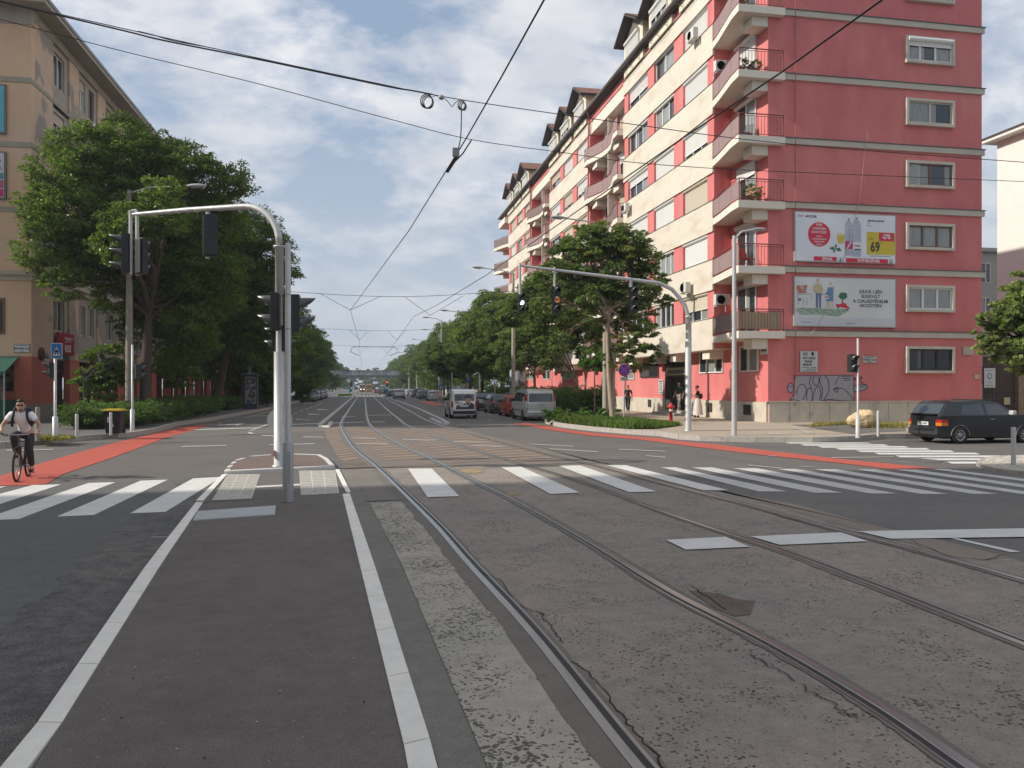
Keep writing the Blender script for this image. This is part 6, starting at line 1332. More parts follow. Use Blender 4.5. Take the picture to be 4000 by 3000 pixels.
def make_car(name, label, cat, kind, paint_, loc, rz, sc=1.0, group=None, rim=RIM, detail=True, arch=TRIM, front_lights=True):
    d = CT[kind]; L_, W, bz, belt = d['L'], d['W'], d['bz'], d['belt']; tum = d.get('tum', .32); R_ = d['R']
    t = thing(name, label, cat, loc, rz, group); t.scale = (sc, sc, sc); cx = L_ / 2
    def hw(x, z):
        y = W / 2 - (.035 * ((belt - z) / (belt - bz)) ** 2 if z < belt else tum * (z - belt))
        for e in (x, L_ - x):
            if e < .55: y -= .16 * (1 - max(e, 0) / .55) ** 2
        return y
    out = list(d['top'])
    bot = []
    for wx in (d['wx'][1], d['wx'][0]):
        a0 = math.asin(min(1, (bz - R_ * .98) / (R_ * 1.16))) if True else 0
        for i in range(9):
            a = a0 + (math.pi - 2 * a0) * i / 8; bot.append((wx + R_ * 1.16 * math.cos(a), R_ * .98 + R_ * 1.16 * math.sin(a)))
    pts = out + [(L_ - .1, bz)] + bot + [(.1, bz)]
    bm = bmesh.new(); vs = [bm.verts.new((x, 0, z)) for x, z in pts]; bm.faces.new(vs)
    for z in (belt, (belt + bz) / 2): bmesh.ops.bisect_plane(bm, geom=bm.verts[:] + bm.edges[:] + bm.faces[:], plane_co=(0, 0, z), plane_no=(0, 0, 1))
    for x in (.18, .5, L_ * .35, L_ * .65, L_ - .5, L_ - .18): bmesh.ops.bisect_plane(bm, geom=bm.verts[:] + bm.edges[:] + bm.faces[:], plane_co=(x, 0, 0), plane_no=(1, 0, 0))
    bm.verts.ensure_lookup_table(); bm.verts.index_update()
    co = [(v.co.x, v.co.z) for v in bm.verts]; fs = [[v.index for v in f.verts] for f in bm.faces]
    be = [(e.verts[0].index, e.verts[1].index, e.link_faces[0]) for e in bm.edges if len(e.link_faces) == 1]
    nrm = {}
    for a, b, f in be:
        fc = f.calc_center_median(); n = Vector((co[b][1] - co[a][1], -(co[b][0] - co[a][0]))).normalized()
        if n.dot(Vector(((co[a][0] + co[b][0]) / 2 - fc.x, (co[a][1] + co[b][1]) / 2 - fc.z))) < 0: n = -n
        for q in (a, b): nrm[q] = nrm.get(q, Vector((0, 0))) + n
    bm.free()
    m = MB(); nv = len(co); V = []
    for s_ in (1, -1): V += [(x - cx, s_ * hw(x, z), z) for x, z in co]
    F = [f for f in fs] + [[i + nv for i in f[::-1]] for f in fs]
    m.add(V, F, 0)
    for a, b, f in be:
        if (co[a][1] + co[b][1]) / 2 < bz + .02 or any(math.hypot((co[a][0] + co[b][0]) / 2 - wx, (co[a][1] + co[b][1]) / 2 - R_ * .98) < R_ * 1.2 for wx in d['wx']):
            cols = [(1, 0), (-1, 0)]; mi = 1
        else: cols = [(1, 0), (.86, .03), (-.86, .03), (-1, 0)]; mi = 0
        vs = []
        for q in (a, b):
            n = nrm[q].normalized()
            for k, e in cols: vs.append((co[q][0] - cx + n.x * e, k * hw(*co[q]), co[q][1] + n.y * e))
        k = len(cols); m.add(vs, [(i, i + 1, k + i + 1, k + i) for i in range(k - 1)], mi, True)
    body = m.build('body', [paint_, UNDER], t)
    m = MB(); m.box(-cx + .25, cx - .25, -W / 2 + .12, W / 2 - .12, bz - .05, bz + .12); m.build('underbody', UNDER, t)
    # glass
    def gq(i0, i1, mi=0, ins=.07, wi=.9):
        a, b = Vector(d['top'][i0]), Vector(d['top'][i1]); n = Vector((-(b.y - a.y), b.x - a.x)).normalized()
        if n.y < 0: n = -n
        a2, b2 = a.lerp(b, ins), b.lerp(a, ins); o_ = n * .036
        ya, yb_ = hw(*a2) * wi, hw(*b2) * wi
        return [(a2.x - cx + o_.x, ya, a2.y + o_.y), (b2.x - cx + o_.x, yb_, b2.y + o_.y), (b2.x - cx + o_.x, -yb_, b2.y + o_.y), (a2.x - cx + o_.x, -ya, a2.y + o_.y)]
    m = MB(); m.add(gq(*d['rg']), [(0, 1, 2, 3)]); m.build('rear_window', CGL, t)
    m = MB(); m.add(gq(*d['ws']), [(0, 1, 2, 3)]); m.build('windscreen', CGL, t)
    for poly in d['side']:
        for s_ in (1, -1): m = MB(); m.add([(x - cx, s_ * (hw(x, z) + .006), z) for x, z in poly], [tuple(range(len(poly)))]); m.build('side_window', CGL, t)
    # wheels
    for wx in d['wx']:
        for s_ in (1, -1):
            y = s_ * (W / 2 - .10); m = MB(M=Matrix.Translation((wx - cx, y, R_)))
            m.lathe([(R_ * .66, -.10), (R_ * .95, -.10), (R_, -.07), (R_, .07), (R_ * .95, .10), (R_ * .66, .10)], n=24, axis='y', cap=False); w_ = m.build('wheel', TYRE, t)
            m = MB(M=Matrix.Translation((wx - cx, y, R_)))
            m.lathe([(R_ * .66, -.085 * s_), (R_ * .68, .097 * s_), (R_ * .58, .075 * s_), (R_ * .2, .06 * s_), (R_ * .18, .085 * s_), (1e-4, .085 * s_)], n=20, axis='y')
            if detail:
                for k in range(8):
                    a = k * math.pi / 4; c_, sn = math.cos(a), math.sin(a); m.add([(c_ * R_ * .3 - sn * .02, s_ * .078, sn * R_ * .3 + c_ * .02), (c_ * R_ * .3 + sn * .02, s_ * .078, sn * R_ * .3 - c_ * .02), (c_ * R_ * .52 + sn * .03, s_ * .084, sn * R_ * .52 - c_ * .03), (c_ * R_ * .52 - sn * .03, s_ * .084, sn * R_ * .52 + c_ * .03)], [(0, 1, 2, 3)], 1)
            m.build('rim', [rim, UNDER], w_)
            m = MB(); rr_ = R_ * 1.18; m.tube([(wx - cx + rr_ * math.cos(a), s_ * (W / 2 - .02), R_ * .98 + rr_ * math.sin(a)) for a in [math.pi * i / 10 for i in range(11)]], .022, 5)
            if kind in ('golf', 'suv'): m.build('wheel_arch', arch, t)
    # bumpers, sill line, lights, plates, mirrors
    hr = d['top'][0][1]
    m = MB()
    m.box(-cx - .035, -cx + .12, -W / 2 + .13, W / 2 - .13, hr - .02, hr + .20 if kind != 'golf' else .5); m.box(cx - .12, cx + .03, -W / 2 + .13, W / 2 - .13, hr - .02, hr + .18)
    m.build('bumper', TRIM if kind in ('golf', 'hatch', 'smallvan', 'suv') else paint_, t, bevel=.03)
    ry = W / 2 - .24; lz = {'golf': (.60, .80), 'hatch': (.68, .9), 'sedan': (.72, .9), 'estate': (.74, .96), 'suv': (.95, 1.1), 'smallvan': (.72, 1.1), 'van': (.78, 1.55)}[kind]
    for s_ in (1, -1):
        m = MB(); y0, y1 = s_ * ry, s_ * (W / 2 - .035)
        if kind in ('van', 'smallvan'): y0 = s_ * (W / 2 - .13)
        xs = lambda z: np.interp(z, [p[1] for p in d['top'][:d['rg'][1] + 1]], [p[0] for p in d['top'][:d['rg'][1] + 1]]) - cx
        zm = (lz[0] + lz[1]) / 2; e = .035
        for za, zb, mi in ((lz[0], zm, 1 if kind in ('golf', 'van') else 0), (zm, lz[1], 0)):
            a, b = xs(za), xs(zb); m.add([(a - e, y0, za), (a - e + .06, y1, za), (b - e + .06, y1, zb), (b - e, y0, zb), (a + .2, y0, za), (a + .26, y1 * 1.012, za), (b + .26, y1 * 1.012, zb), (b + .2, y0, zb)], [(0, 1, 2, 3), (1, 5, 6, 2), (3, 2, 6, 7), (0, 4, 5, 1)], mi)
        m.build('tail_light', [LRED, LAMB if kind == 'golf' else LWHT], t)
        m = MB(); zf = d['top'][-3][1] - .10; m.box(cx - .16, cx - .005, s_ * (W / 2 - .42), s_ * (W / 2 - .10), zf - .06, zf + .09); m.build('head_light', LWHT, t, bevel=.02)
        m = MB(); mx_ = d['side'][-1][-1][0] - cx - .1; m.box(mx_, mx_ + .16, s_ * (W / 2 - .02), s_ * (W / 2 + .17), belt + .02, belt + .17); m.build('mirror', TRIM if kind != 'golf' else mat('mirror_pale', (.5, .5, .5), .3), t, bevel=.03)
    m = MB(); pz = {'golf': .66, 'van': .93, 'smallvan': .80}.get(kind, .78); xr = float(xs(pz)); m.box(xr - .05, xr - .03, -.26, .26, pz - .06, pz + .06); p_ = m.build('number_plate', PLATE, t)
    m = MB(); m.box(cx + .02, cx + .036, -.26, .26, .40, .52); m.build('number_plate', PLATE, t)
    t['_xr'] = xr
    if detail:   # panel gaps
        m = MB()
        for poly in d['side']:
            x = poly[0][0] - .06
            if x < .5: continue
            for s_ in (1, -1): m.add([(x - cx - .006, s_ * (hw(x, z) + .003), z) for z in (bz + .12, (bz + belt) / 2, belt)] + [(x - cx + .006, s_ * (hw(x, z) + .003), z) for z in (belt, (bz + belt) / 2, bz + .12)], [tuple(range(6))])
        x0, x1 = d['wx'][0] + R_ * 1.2, d['wx'][1] - R_ * 1.2; zz = bz + (belt - bz) * .42
        for s_ in (1, -1): m.add([(x0 - cx, s_ * (hw(x0, zz) + .012), zz - .02), (x1 - cx, s_ * (hw(x1, zz) + .012), zz - .02), (x1 - cx, s_ * (hw(x1, zz) + .012), zz + .02), (x0 - cx, s_ * (hw(x0, zz) + .012), zz + .02)], [(0, 1, 2, 3)])
        m.build('side_trim', TRIM, t)
        m = MB(); hx = [p[0][0] + .12 for p in d['side'][1:]]
        for x in hx:
            for s_ in (1, -1): m.box(x - cx, x - cx + .16, s_ * hw(x, belt - .12) - .005, s_ * (hw(x, belt - .12)) + .03 * s_, belt - .13, belt - .10)
        m.build('door_handle', RIM if kind == 'golf' else TRIM, t)
    del t['_xr']; return t, xr
GP_ = 'cars parked along the right kerb'
golf, xr = make_car('parked_car', 'old black three-door hatchback with grey wheel arches parked by the red end wall', 'car', 'golf', cpaint('black', (.012, .014, .017)), (21.85, 25.25, 0), 0, 1.06, rim=mat('rim_alloy', (.42, .42, .42), .4, .5), arch=mat('arch_grey', (.13, .13, .14), .6))
text('CZG-648', .105, Matrix.Translation((xr - .054, 0, .66)) @ Matrix.Rotation(R(-90), 4, 'Z') @ Matrix.Rotation(R(90), 4, 'X'), BlkP, 'lettering', golf, .001, sx=.9)
m = MB(); m.add([(-2.0 + .02, -.62, .95), (-2.0 + .02, .62, .95), (-1.78, .60, 1.0), (-1.78, -.60, 1.0), (-2.0 - .06, -.62, .98), (-2.0 - .06, .62, .98)], [(0, 1, 2, 3), (4, 5, 2, 3), (0, 4, 5, 1)]); m.build('spoiler', TRIM, golf)
m = MB()
for s_ in (-.38, .38): m.box(-.45, -.38, s_ - .2, s_ + .2, 1.0, 1.18)
m.build('headrest', UNDER, golf)
m = MB(); m.tube([(.35, .45, 1.43), (-.5, .45, 1.45)], .02, 5); m.tube([(.35, -.45, 1.43), (-.5, -.45, 1.45)], .02, 5); m.build('roof_rail', TRIM, golf)
wv, xr = make_car('van', 'white small van with a printed advertisement on its rear doors driving away', 'van', 'smallvan', cpaint('white_van', (.88, .88, .86)), (6.25, 49.5 + 2.05, 0), R(90), 1.0)
MV = Matrix.Translation((xr - .042, 0, 0)) @ Matrix.Rotation(R(-90), 4, 'Z') @ Matrix.Rotation(R(90), 4, 'X')
def vtext(s, x, z, size, m_, par, **k): return text(s, size, MV @ Matrix.Translation((x, z, .004)), m_, 'lettering', par, .001, **k)
m = MB(M=MV)
def vp(pts, mi, d): m.add([(x, z, d) for x, z in pts], [tuple(range(len(pts)))], mi)
cir = lambda cx, cz, r, n=20, sx=1.0: [(cx + r * sx * math.cos(2 * math.pi * i / n), cz + r * math.sin(2 * math.pi * i / n)) for i in range(n)]
vp([(-.55, .58), (.62, .60), (.62, .86), (.5, .98), (.28, 1.05), (.06, 1.0), (-.1, .88), (-.5, .82)], 0, .002)
vp(cir(.22, 1.20, .20, 20, .9), 1, .004); vp([(.0, 1.34), (.06, 1.46), (.2, 1.53), (.36, 1.48), (.45, 1.36), (.42, 1.26), (.30, 1.30), (.12, 1.28), (.02, 1.26)], 2, .006)
vp([(.04, .98), (.20, 1.08), (.14, .86), (.02, .86)], 1, .006); vp([(.28, .86), (.24, 1.06), (.36, 1.0), (.40, .88)], 1, .006); vp(cir(-.36, .74, .12), 3, .004)
vp([(.13, 1.21), (.19, 1.21), (.19, 1.225), (.13, 1.225)], 0, .007); vp([(.26, 1.21), (.32, 1.21), (.32, 1.225), (.26, 1.225)], 0, .007)
m.build('advertisement', [mat('print_navy', (.03, .035, .05), .4), PO('skin2', (.50, .33, .25)), mat('print_cap', (.06, .075, .13), .5), mat('print_brown', (.12, .075, .05), .4)], wv)
vtext('Én János', -.42, 1.40, .15, BlkP, wv, shear=.2); vtext('vásárol', -.38, 1.25, .15, BlkP, wv, shear=.2); vtext('VÁGY', -.48, 1.06, .12, BlkP, wv, bold=.003); vtext('VÁGYSZ?', -.34, .96, .12, BlkP, wv, bold=.003); vtext('LMB-637', 0, .80, .10, BlkP, wv)
m = MB(M=MV); m.add([(-.62, .48, .012), (.62, .50, .012), (.62, .60, .012), (-.62, .56, .012)], [(0, 1, 2, 3)]); m.build('slogan_strip', mat('print_strip', (.58, .60, .62), .4), wv); vtext('mindig a kiszállítással', 0, .54, .09, mat('print_blue', (.03, .06, .22), .4), wv)
m = MB(); 
for s_ in (1, -1): m.add([(-1.2, s_ * .856, .35), (.3, s_ * .856, .35), (.3, s_ * .853, 1.0), (-1.2, s_ * .853, 1.0)], [(0, 1, 2, 3)])
m.build('side_print', mat('print_side', (.22, .22, .22), .4, var=.8, vs=3, c2=(.5, .5, .5), c2s=2.5), wv)
sv, xr = make_car('van', 'silver passenger van with tall red tail lights parked by the planting bed', 'van', 'van', cpaint('silver', (.52, .52, .51), .2), (10.15, 44.95 + 2.4, 0), R(90), 1.0, GP_)
text('PWY-879', .10, Matrix.Translation((xr - .054, 0, .93)) @ Matrix.Rotation(R(-90), 4, 'Z') @ Matrix.Rotation(R(90), 4, 'X'), BlkP, 'lettering', sv, .001)
make_car('parked_car', 'red hatchback half hidden in front of the silver van', 'car', 'hatch', cpaint('red', (.32, .018, .025)), (10.2, 53.6, 0), R(90), 1.0, GP_)
e_, _ = make_car('parked_car', 'dark estate car with roof rails parked ahead of the red hatchback', 'car', 'estate', cpaint('bluegrey', (.035, .045, .055)), (10.25, 60.2, 0), R(90), 1.0, GP_)
m = MB()
for s_ in (-.55, .55): m.tube([(-1.4, s_, 1.47), (-1.3, s_, 1.53), (.1, s_, 1.53), (.25, s_, 1.46)], .025, 6)
m.build('roof_rail', RIM, e_)
make_car('parked_car', 'black car parked ahead of the dark estate, behind the white van', 'car', 'suv', cpaint('black2', (.012, .013, .015)), (10.2, 67.0, 0), R(-90), .95, GP_)
make_car('parked_car', 'pale car at the head of the near right row, under the dark green tree', 'car', 'hatch', cpaint('palegrey', (.42, .43, .43)), (10.3, 75.5, 0), R(90), 1.0, GP_)
p = gp(1561, 1560); make_car('car', 'silver sports utility car driving away beside the tram tracks', 'car', 'suv', cpaint('silver2', (.42, .42, .42), .2), (p.x, p.y + 2.2, 0), R(90), 1.0)
p = gp(1532, 1551); make_car('car', 'blue car driving ahead of the silver sports utility car', 'car', 'hatch', cpaint('blue', (.05, .09, .16)), (p.x, p.y + 2, 0), R(90), 1.0, detail=False)
p = gp(1493, 1541); make_car('car', 'dark car waiting beyond the footbridge, behind the small red one', 'car', 'suv', cpaint('dark', (.03, .035, .035)), (p.x, p.y, 0), R(90), .95, detail=False)
p = gp(1473, 1537); make_car('car', 'small red car far up the street beside the trams', 'car', 'hatch', cpaint('brightred', (.50, .02, .04)), (p.x, p.y, 0), R(90), .95, detail=False)
FR = 'cars parked further up on the right'
for i, (u, v, kd, c, lb) in enumerate(((1697, 1566, 'sedan', (.55, .56, .56), 'white saloon nearest in the far right row, beside the lamp post with the blue sign'), (1664, 1561, 'estate', (.06, .065, .07), 'dark car second in the far right row'), (1650, 1556.5, 'hatch', (.40, .40, .40), 'silver hatchback third in the far right row'), (1634, 1553, 'suv', (.05, .05, .055), 'black tall car fourth in the far right row'), (1622, 1550, 'hatch', (.62, .62, .62), 'white hatchback fifth in the far right row'), (1608, 1547.5, 'sedan', (.3, .31, .32), 'grey car at the far end of the far right row'))):
    p = gp(u, v); make_car('parked_car', lb, 'car', kd, cpaint('fr%d' % i, c), (p.x, p.y + 2, 0), R(90), 1.0, FR, detail=False)
FLf = 'cars parked along the left kerb'
cl = [(.05, .055, .065), (.09, .095, .10), (.38, .39, .40), (.03, .03, .035), (.45, .45, .45), (.10, .12, .15), (.30, .30, .30)]
for i in range(7):
    make_car('parked_car', ['dark blue-grey hatchback nearest in the left kerb row, facing the camera', 'grey saloon second in the left kerb row', 'silver hatchback third in the left kerb row', 'black estate car fourth in the left kerb row', 'pale saloon fifth in the left kerb row', 'blue-grey hatchback sixth in the left kerb row', 'grey car last in the left kerb row'][i],
             'car', ['hatch', 'sedan', 'hatch', 'estate', 'sedan', 'hatch', 'suv'][i], cpaint('lf%d' % i, cl[i]), (-7.1, 107.5 + 2 + i * 5.7, 0), R(-90), 1.0, FLf, detail=(i < 1))
c = at(925, 1570, 74); make_car('parked_car', 'orange car half hidden by the low hedge left of the advertising pillar', 'car', 'hatch', cpaint('orange', (.26, .10, .03)), (c.x, c.y, .2), R(-100), 1.0, detail=False)
# trams far down the street
TY = mat('tram_yellow', (.62, .36, .05), .45); TW = mat('tram_cream', (.55, .5, .42), .45); TR = mat('tram_red', (.35, .06, .04), .45)
for i, (x, y, lb, ma, mb_) in enumerate(((-.3, 330, 'red and cream tram coming towards the camera with its headlights on', TR, TW), (2.75, 345, 'yellow tram far away on the right hand track', TY, TY))):
    t = thing('tram', lb, 'tram', (x, y, 0)); m = MB(); m.box(-1.2, 1.2, 0, 22, .35, 1.5, 0); m.box(-1.18, 1.18, .04, 21.9, 1.5, 3.0, 1); m.box(-1.05, 1.05, .3, 21.5, 3.0, 3.25, 1); m.build('body', [ma, mb_], t)
    m = MB(); m.box(-.95, .95, .0, .03, 1.65, 2.7); m.build('windscreen', CGL, t); m = MB(); m.box(-1.0, 1.0, -.05, 22, .05, .35); m.build('underframe', UNDER, t)
    m = MB()
    for k in range(9):
        for s_ in (-1, 1): m.box(s_ * 1.185, s_ * 1.195, 1 + k * 2.3, 2.9 + k * 2.3, 1.7, 2.7)
    m.build('side_windows', CGL, t)
    if i == 0:
        for s_ in (-.6, .6): m = MB(); m.lathe([(.16, 0), (.16, -.04), (1e-4, -.05)], (s_, -.01, .95), 12, axis='y'); m.build('head_light', mat('lamp_lit', (.9, .85, .7), .3, emit=((1, .9, .7), 5)), t)
# ================================================================ signals, poles, signs, street furniture
GALV = mat('galvanised', (.50, .51, .50), .5, .3, var=.14, vs=9, stretch=(1, 1, .3)); GALVD = mat('galvanised_sleeve', (.36, .37, .37), .5, .4, var=.1, vs=6); BLK = mat('signal_black', (.016, .017, .018), .45); CPOLE = mat('concrete_pole', (.36, .33, .28), .9, var=.2, vs=2.5, bump=.4, bs=30); CPOLED = mat('concrete_pole_dark', (.26, .23, .19), .9, var=.25, vs=2, bump=.4, bs=30)
VISM = mat('visor_black', (.05, .052, .056), .32, spec=.8); LENS = mat('lens_dark', (.02, .02, .02), .12); LAMBL = mat('lens_amber', (.50, .17, .05), .3, emit=((1, .35, .1), .22)); LGRN = mat('lens_green_dark', (.012, .03, .022), .12); LWH = mat('lens_white_lit', (.8, .8, .8), .3, emit=((1, 1, 1), 2.0)); LREDL = mat('lens_red_lit', (.8, .05, .04), .3, emit=((1, .05, .04), 3)); POLEW = mat('pole_painted_grey', (.46, .46, .44), .5, .15, var=.08, vs=4)
def head(parent, c, th, n=3, r=.105, lit=None, name='signal_head', vis=.27, arrow=False, board=False, bw=None):
    """signal head hanging at c (its centre); th turns its face from -Y"""
    M = Matrix.Translation(Vector(c)) @ Matrix.Rotation(th, 4, 'Z'); s = r * 3.05; h = n * s; wv_ = bw or r * 2.7
    m = MB(M); m.box(-wv_ / 2, wv_ / 2, -.02, .15, -h / 2, h / 2)
    for i in range(1, n): m.box(-wv_ / 2 - .004, wv_ / 2 + .004, -.024, .152, -h / 2 + i * s - .008, -h / 2 + i * s + .008)
    m.box(-wv_ / 2 + .03, wv_ / 2 - .03, .15, .19, -h / 2 + .03, h / 2 - .03)
    if board: m.box(-wv_ / 2 - .10, wv_ / 2 + .10, .06, .075, -h / 2 - .1, h / 2 + .1)
    o = m.build(name, BLK, parent, bevel=.012)
    for i in range(n):
        z = h / 2 - s * (i + .5); m = MB(M); m.lathe([(r, -.022), (r * .97, -.04), (1e-4, -.05)], (0, 0, z), 18, axis='y'); m.build('lens', (lit[i] if lit and lit[i] else LENS), o)
        m = MB(M); k = 12; vs = []
        for rr_ in (r * 1.1, r * 1.04):
            for j in range(k + 1):
                a = R(-18) + R(216) * j / k; f = vis * (.45 + .55 * max(0, math.sin(a)) ** .8); vs += [(rr_ * math.cos(a), -.02, z + rr_ * math.sin(a)), (rr_ * math.cos(a), -.02 - f, z + rr_ * math.sin(a))]
        q = 2 * (k + 1); fs = [(2 * j, 2 * j + 2, 2 * j + 3, 2 * j + 1) for j in range(k)] + [(q + 2 * j, q + 2 * j + 1, q + 2 * j + 3, q + 2 * j + 2) for j in range(k)] + [(2 * j + 1, 2 * j + 3, q + 2 * j + 3, q + 2 * j + 1) for j in range(k)]
        m.add(vs, fs, 0, True); m.build('visor', VISM, o)
    if arrow:
        m = MB(M); z = h / 2 - s * 1.5; m.box(-r * .7, r * .7, -.056, -.052, z - .012, z + .012); m.add([(-r * .8, -.057, z), (-r * .2, -.057, z + .05), (-r * .2, -.057, z + .02), (-r * .2, -.057, z - .02), (-r * .2, -.057, z - .05)], [(0, 1, 2), (0, 3, 4)]); m.build('arrow', BLK, o)
    return o
# --- the nearer mast with the long arm over the left lanes
mb_ = gp(1091, 1822, ZN); D1 = 18.85
t = thing('traffic_light_mast', 'tall galvanised traffic light mast on the nose island with a long arm to the left', 'traffic light', mb_)
px = lambda v, D=D1: H - (v - 1511) / FPX * D
zb = mb_.z
m = MB(); m.lathe([(.17, 0), (.17, .03), (.128, .035), (.125, px(1373) - zb)], (0, 0, 0), 20); m.lathe([(.08, px(1373) - zb), (.08, px(1290) - zb)], (0, 0, 0), 16)
m.lathe([(.075, px(1290) - zb), (.075, px(1150) - zb), (.1, px(1148) - zb), (.1, px(962) - zb), (.145, px(961) - zb), (.145, px(955) - zb), (.08, px(954) - zb)], (0, 0, 0), 20); m.build('pole', GALV, t)
end = at(520, 838, 20.2); top = Vector((mb_.x, mb_.y, px(945))); dirv = Vector((end.x - mb_.x, end.y - mb_.y, 0)).normalized(); zt = px(790); arc = []
for i in range(9):
    a = math.pi / 2 * i / 8; ra = .95; arc.append(Vector((mb_.x, mb_.y, zt - ra)) + dirv * ra * (1 - math.cos(a)) + Vector((0, 0, ra * math.sin(a))))
path = [top] + arc + [arc[-1].lerp(end, .5) + Vector((0, 0, .02)), end]
m = MB(); m.tube(path, [.082, .082, .082, .08, .078, .077, .076, .075, .074, .073, .062, .048], 16)
for f in (.22, .42, .5, .58, .66, .74, .82, .9):
    p = arc[-1].lerp(end, f); m.tube([p - dirv * .012, p + dirv * .012], .07 - .02 * f + .004, 14)
m.build('arm', GALV, t, mb_)
def hang(u, v0, v1, frac, r=.045):
    p = arc[-1].lerp(end, frac); D = p.x * FW[0] + p.y * FW[1]; a = at(u, v0, D); b = at(u, v1, D); m.tube([a, b], r, 10); return D
m = MB(); D = hang(812, 822, 1010, .36, .05); m.tube([at(800, 818, D), at(824, 818, D)], .05, 8); m.build('hanger', GALV, t, mb_); m = MB(); D2 = hang(510, 822, 1072, 1.0, .042); D3 = hang(536, 836, 1076, .97, .042); m.tube([at(516, 825, D2), at(528, 822, D2), at(540, 840, D2)], .05, 8); m.build('hanger', GALV, t, mb_)
m = MB(); m.tube([at(516, 905, D2), at(470, 903, D2)], .012, 5); m.tube([at(496, 850, D2), at(494, 836, D2), at(505, 842, D2), at(510, 860, D2)], .01, 5); m.tube([at(806, 830, D), at(800, 900, D), at(804, 1000, D)], .01, 5); m.build('cable', BLK, t, mb_)
def hd(u, v, Dh, th, **k): return head(t, at(u, v, Dh) - mb_, th, **k)
hd(478, 990, D2, R(-78), r=.112, vis=.3); hd(563, 1003, D3, R(140), r=.10, vis=.12); hd(820, 922, D, R(196), r=.112, vis=.12, bw=.34)
hd(1062, 1218, D1 - .15, R(-90), n=2, r=.145, vis=.32); hd(1068, 1322, D1 + .3, R(-90), n=2, r=.10, vis=.2); hd(1168, 1226, D1 - .15, R(90), n=2, r=.145, vis=.36); hd(1122, 1322, D1 + .3, R(90), n=2, r=.10, vis=.2)
m = MB()
for z in (px(1150), px(1292)): m.box(-.28, .42, -.03, .03, z - zb - .03, z - zb + .03)
m.build('bracket', BLK, t)
m = MB(); m.lathe([(.30, -.02), (.30, .0), (1e-4, .0)], (.0, .17, px(1644) - zb), 32, axis='y'); m.build('sign_disc', mat('sign_back_grey', (.36, .37, .37), .6), t)
m = MB(); m.box(.095, .135, -.08, .02, 1.05, 1.55); m.build('inspection_door', GALV, t, bevel=.01)
m = MB(); m.box(-.17, -.10, -.16, -.08, .25, .40); m.build('sticker', mat('sticker_pink', (.55, .25, .25), .6), t)
# --- grey post in the foreground
pb_ = gp(1125, 1960, ZP); t = thing('post', 'slim grey post with a wide sleeve on the platform in front of the mast', 'post', pb_); D = 1.9 * FPX / 449
zz = lambda v: H - (v - 1511) / FPX * D - ZP
m = MB(); m.lathe([(.047, 0), (.047, zz(952)), (.03, zz(949)), (1e-4, zz(948))], (0, 0, 0), 16); m.build('pole', GALV, t)
m = MB(); m.lathe([(.088, 0), (.088, zz(1730)), (.08, zz(1727)), (.045, zz(1726))], (0, 0, 0), 24); sl = m.build('sleeve', GALVD, t)
m = MB(); m.box(-.045, .045, -.093, -.07, zz(1885), zz(1762)); m.lathe([(.012, 0), (.012, .006)], (0, -.095, zz(1770)), 8, axis='y'); m.lathe([(.012, 0), (.012, .006)], (0, -.095, zz(1876)), 8, axis='y'); m.build('hatch', GALVD, sl)
m = MB()
for v in (1150, 1283): m.lathe([(.05, zz(v) - .006), (.054, zz(v) - .006), (.054, zz(v) + .006), (.05, zz(v) + .006)], (0, 0, 0), 14)
m.build('clamp', GALV, t)
# --- the mast across the junction
mr = gp(2688, 1683, .2); D = 1.8 * FPX / 172; t = thing('traffic_light_mast', 'galvanised traffic light mast on the right pavement with three hanging signals', 'traffic light', mr); zz = lambda v: H - (v - 1511) / FPX * D - .2
m = MB(); m.lathe([(.15, 0), (.125, .1), (.122, zz(1335)), (.10, zz(1331)), (.10, zz(1241)), (.13, zz(1240)), (.13, zz(1235)), (.09, zz(1234))], (0, 0, 0), 18); m.build('pole', GALV, t)
e_ = Vector((yp(2030, 1037, mr.y).x, mr.y, yp(2030, 1037, mr.y).z)); s_ = Vector((yp(2575, 1106, mr.y).x, mr.y, yp(2575, 1106, mr.y).z))
k1 = Vector((yp(2655, 1165, mr.y).x, mr.y, yp(2655, 1165, mr.y).z)); k0 = Vector((mr.x, mr.y, .2 + zz(1236))); kk = yp(2625, 1130, mr.y); kt = yp(2676, 1195, mr.y)
m = MB(); m.tube([k0, kt, k1, kk, s_, s_.lerp(e_, .4), e_], [.088, .086, .083, .08, .077, .066, .045], 14)
for f in (.15, .38, .62): q = s_.lerp(e_, f); m.tube([q - Vector((.02, 0, 0)), q + Vector((.02, 0, 0))], .085 - .03 * f, 12)
m.build('arm', GALV, t, mr)
m = MB()
for (u, v0, v1, r_) in ((2031, 1028, 1150, .055), (2166, 1043, 1122, .05), (2463, 1085, 1122, .075)): a, b = yp(u, v0, mr.y), yp(u, v1, mr.y); m = MB(); m.tube([a, b], r_, 10); m.build('hanger', POLEW, t, mr)
DK = [LENS] * 3
for (u, v0, v1, kw) in ((2038, 1143, 1222, dict(r=.088, lit=[None, LWH, None])), (2176, 1117, 1225, dict(r=.118, lit=[None, LAMBL, None], arrow=True)), (2476, 1117, 1225, dict(r=.118))):
    a, b = yp(u, v0, mr.y), yp(u, v1, mr.y); head(t, (a + b) / 2 - mr, R(8), **kw)
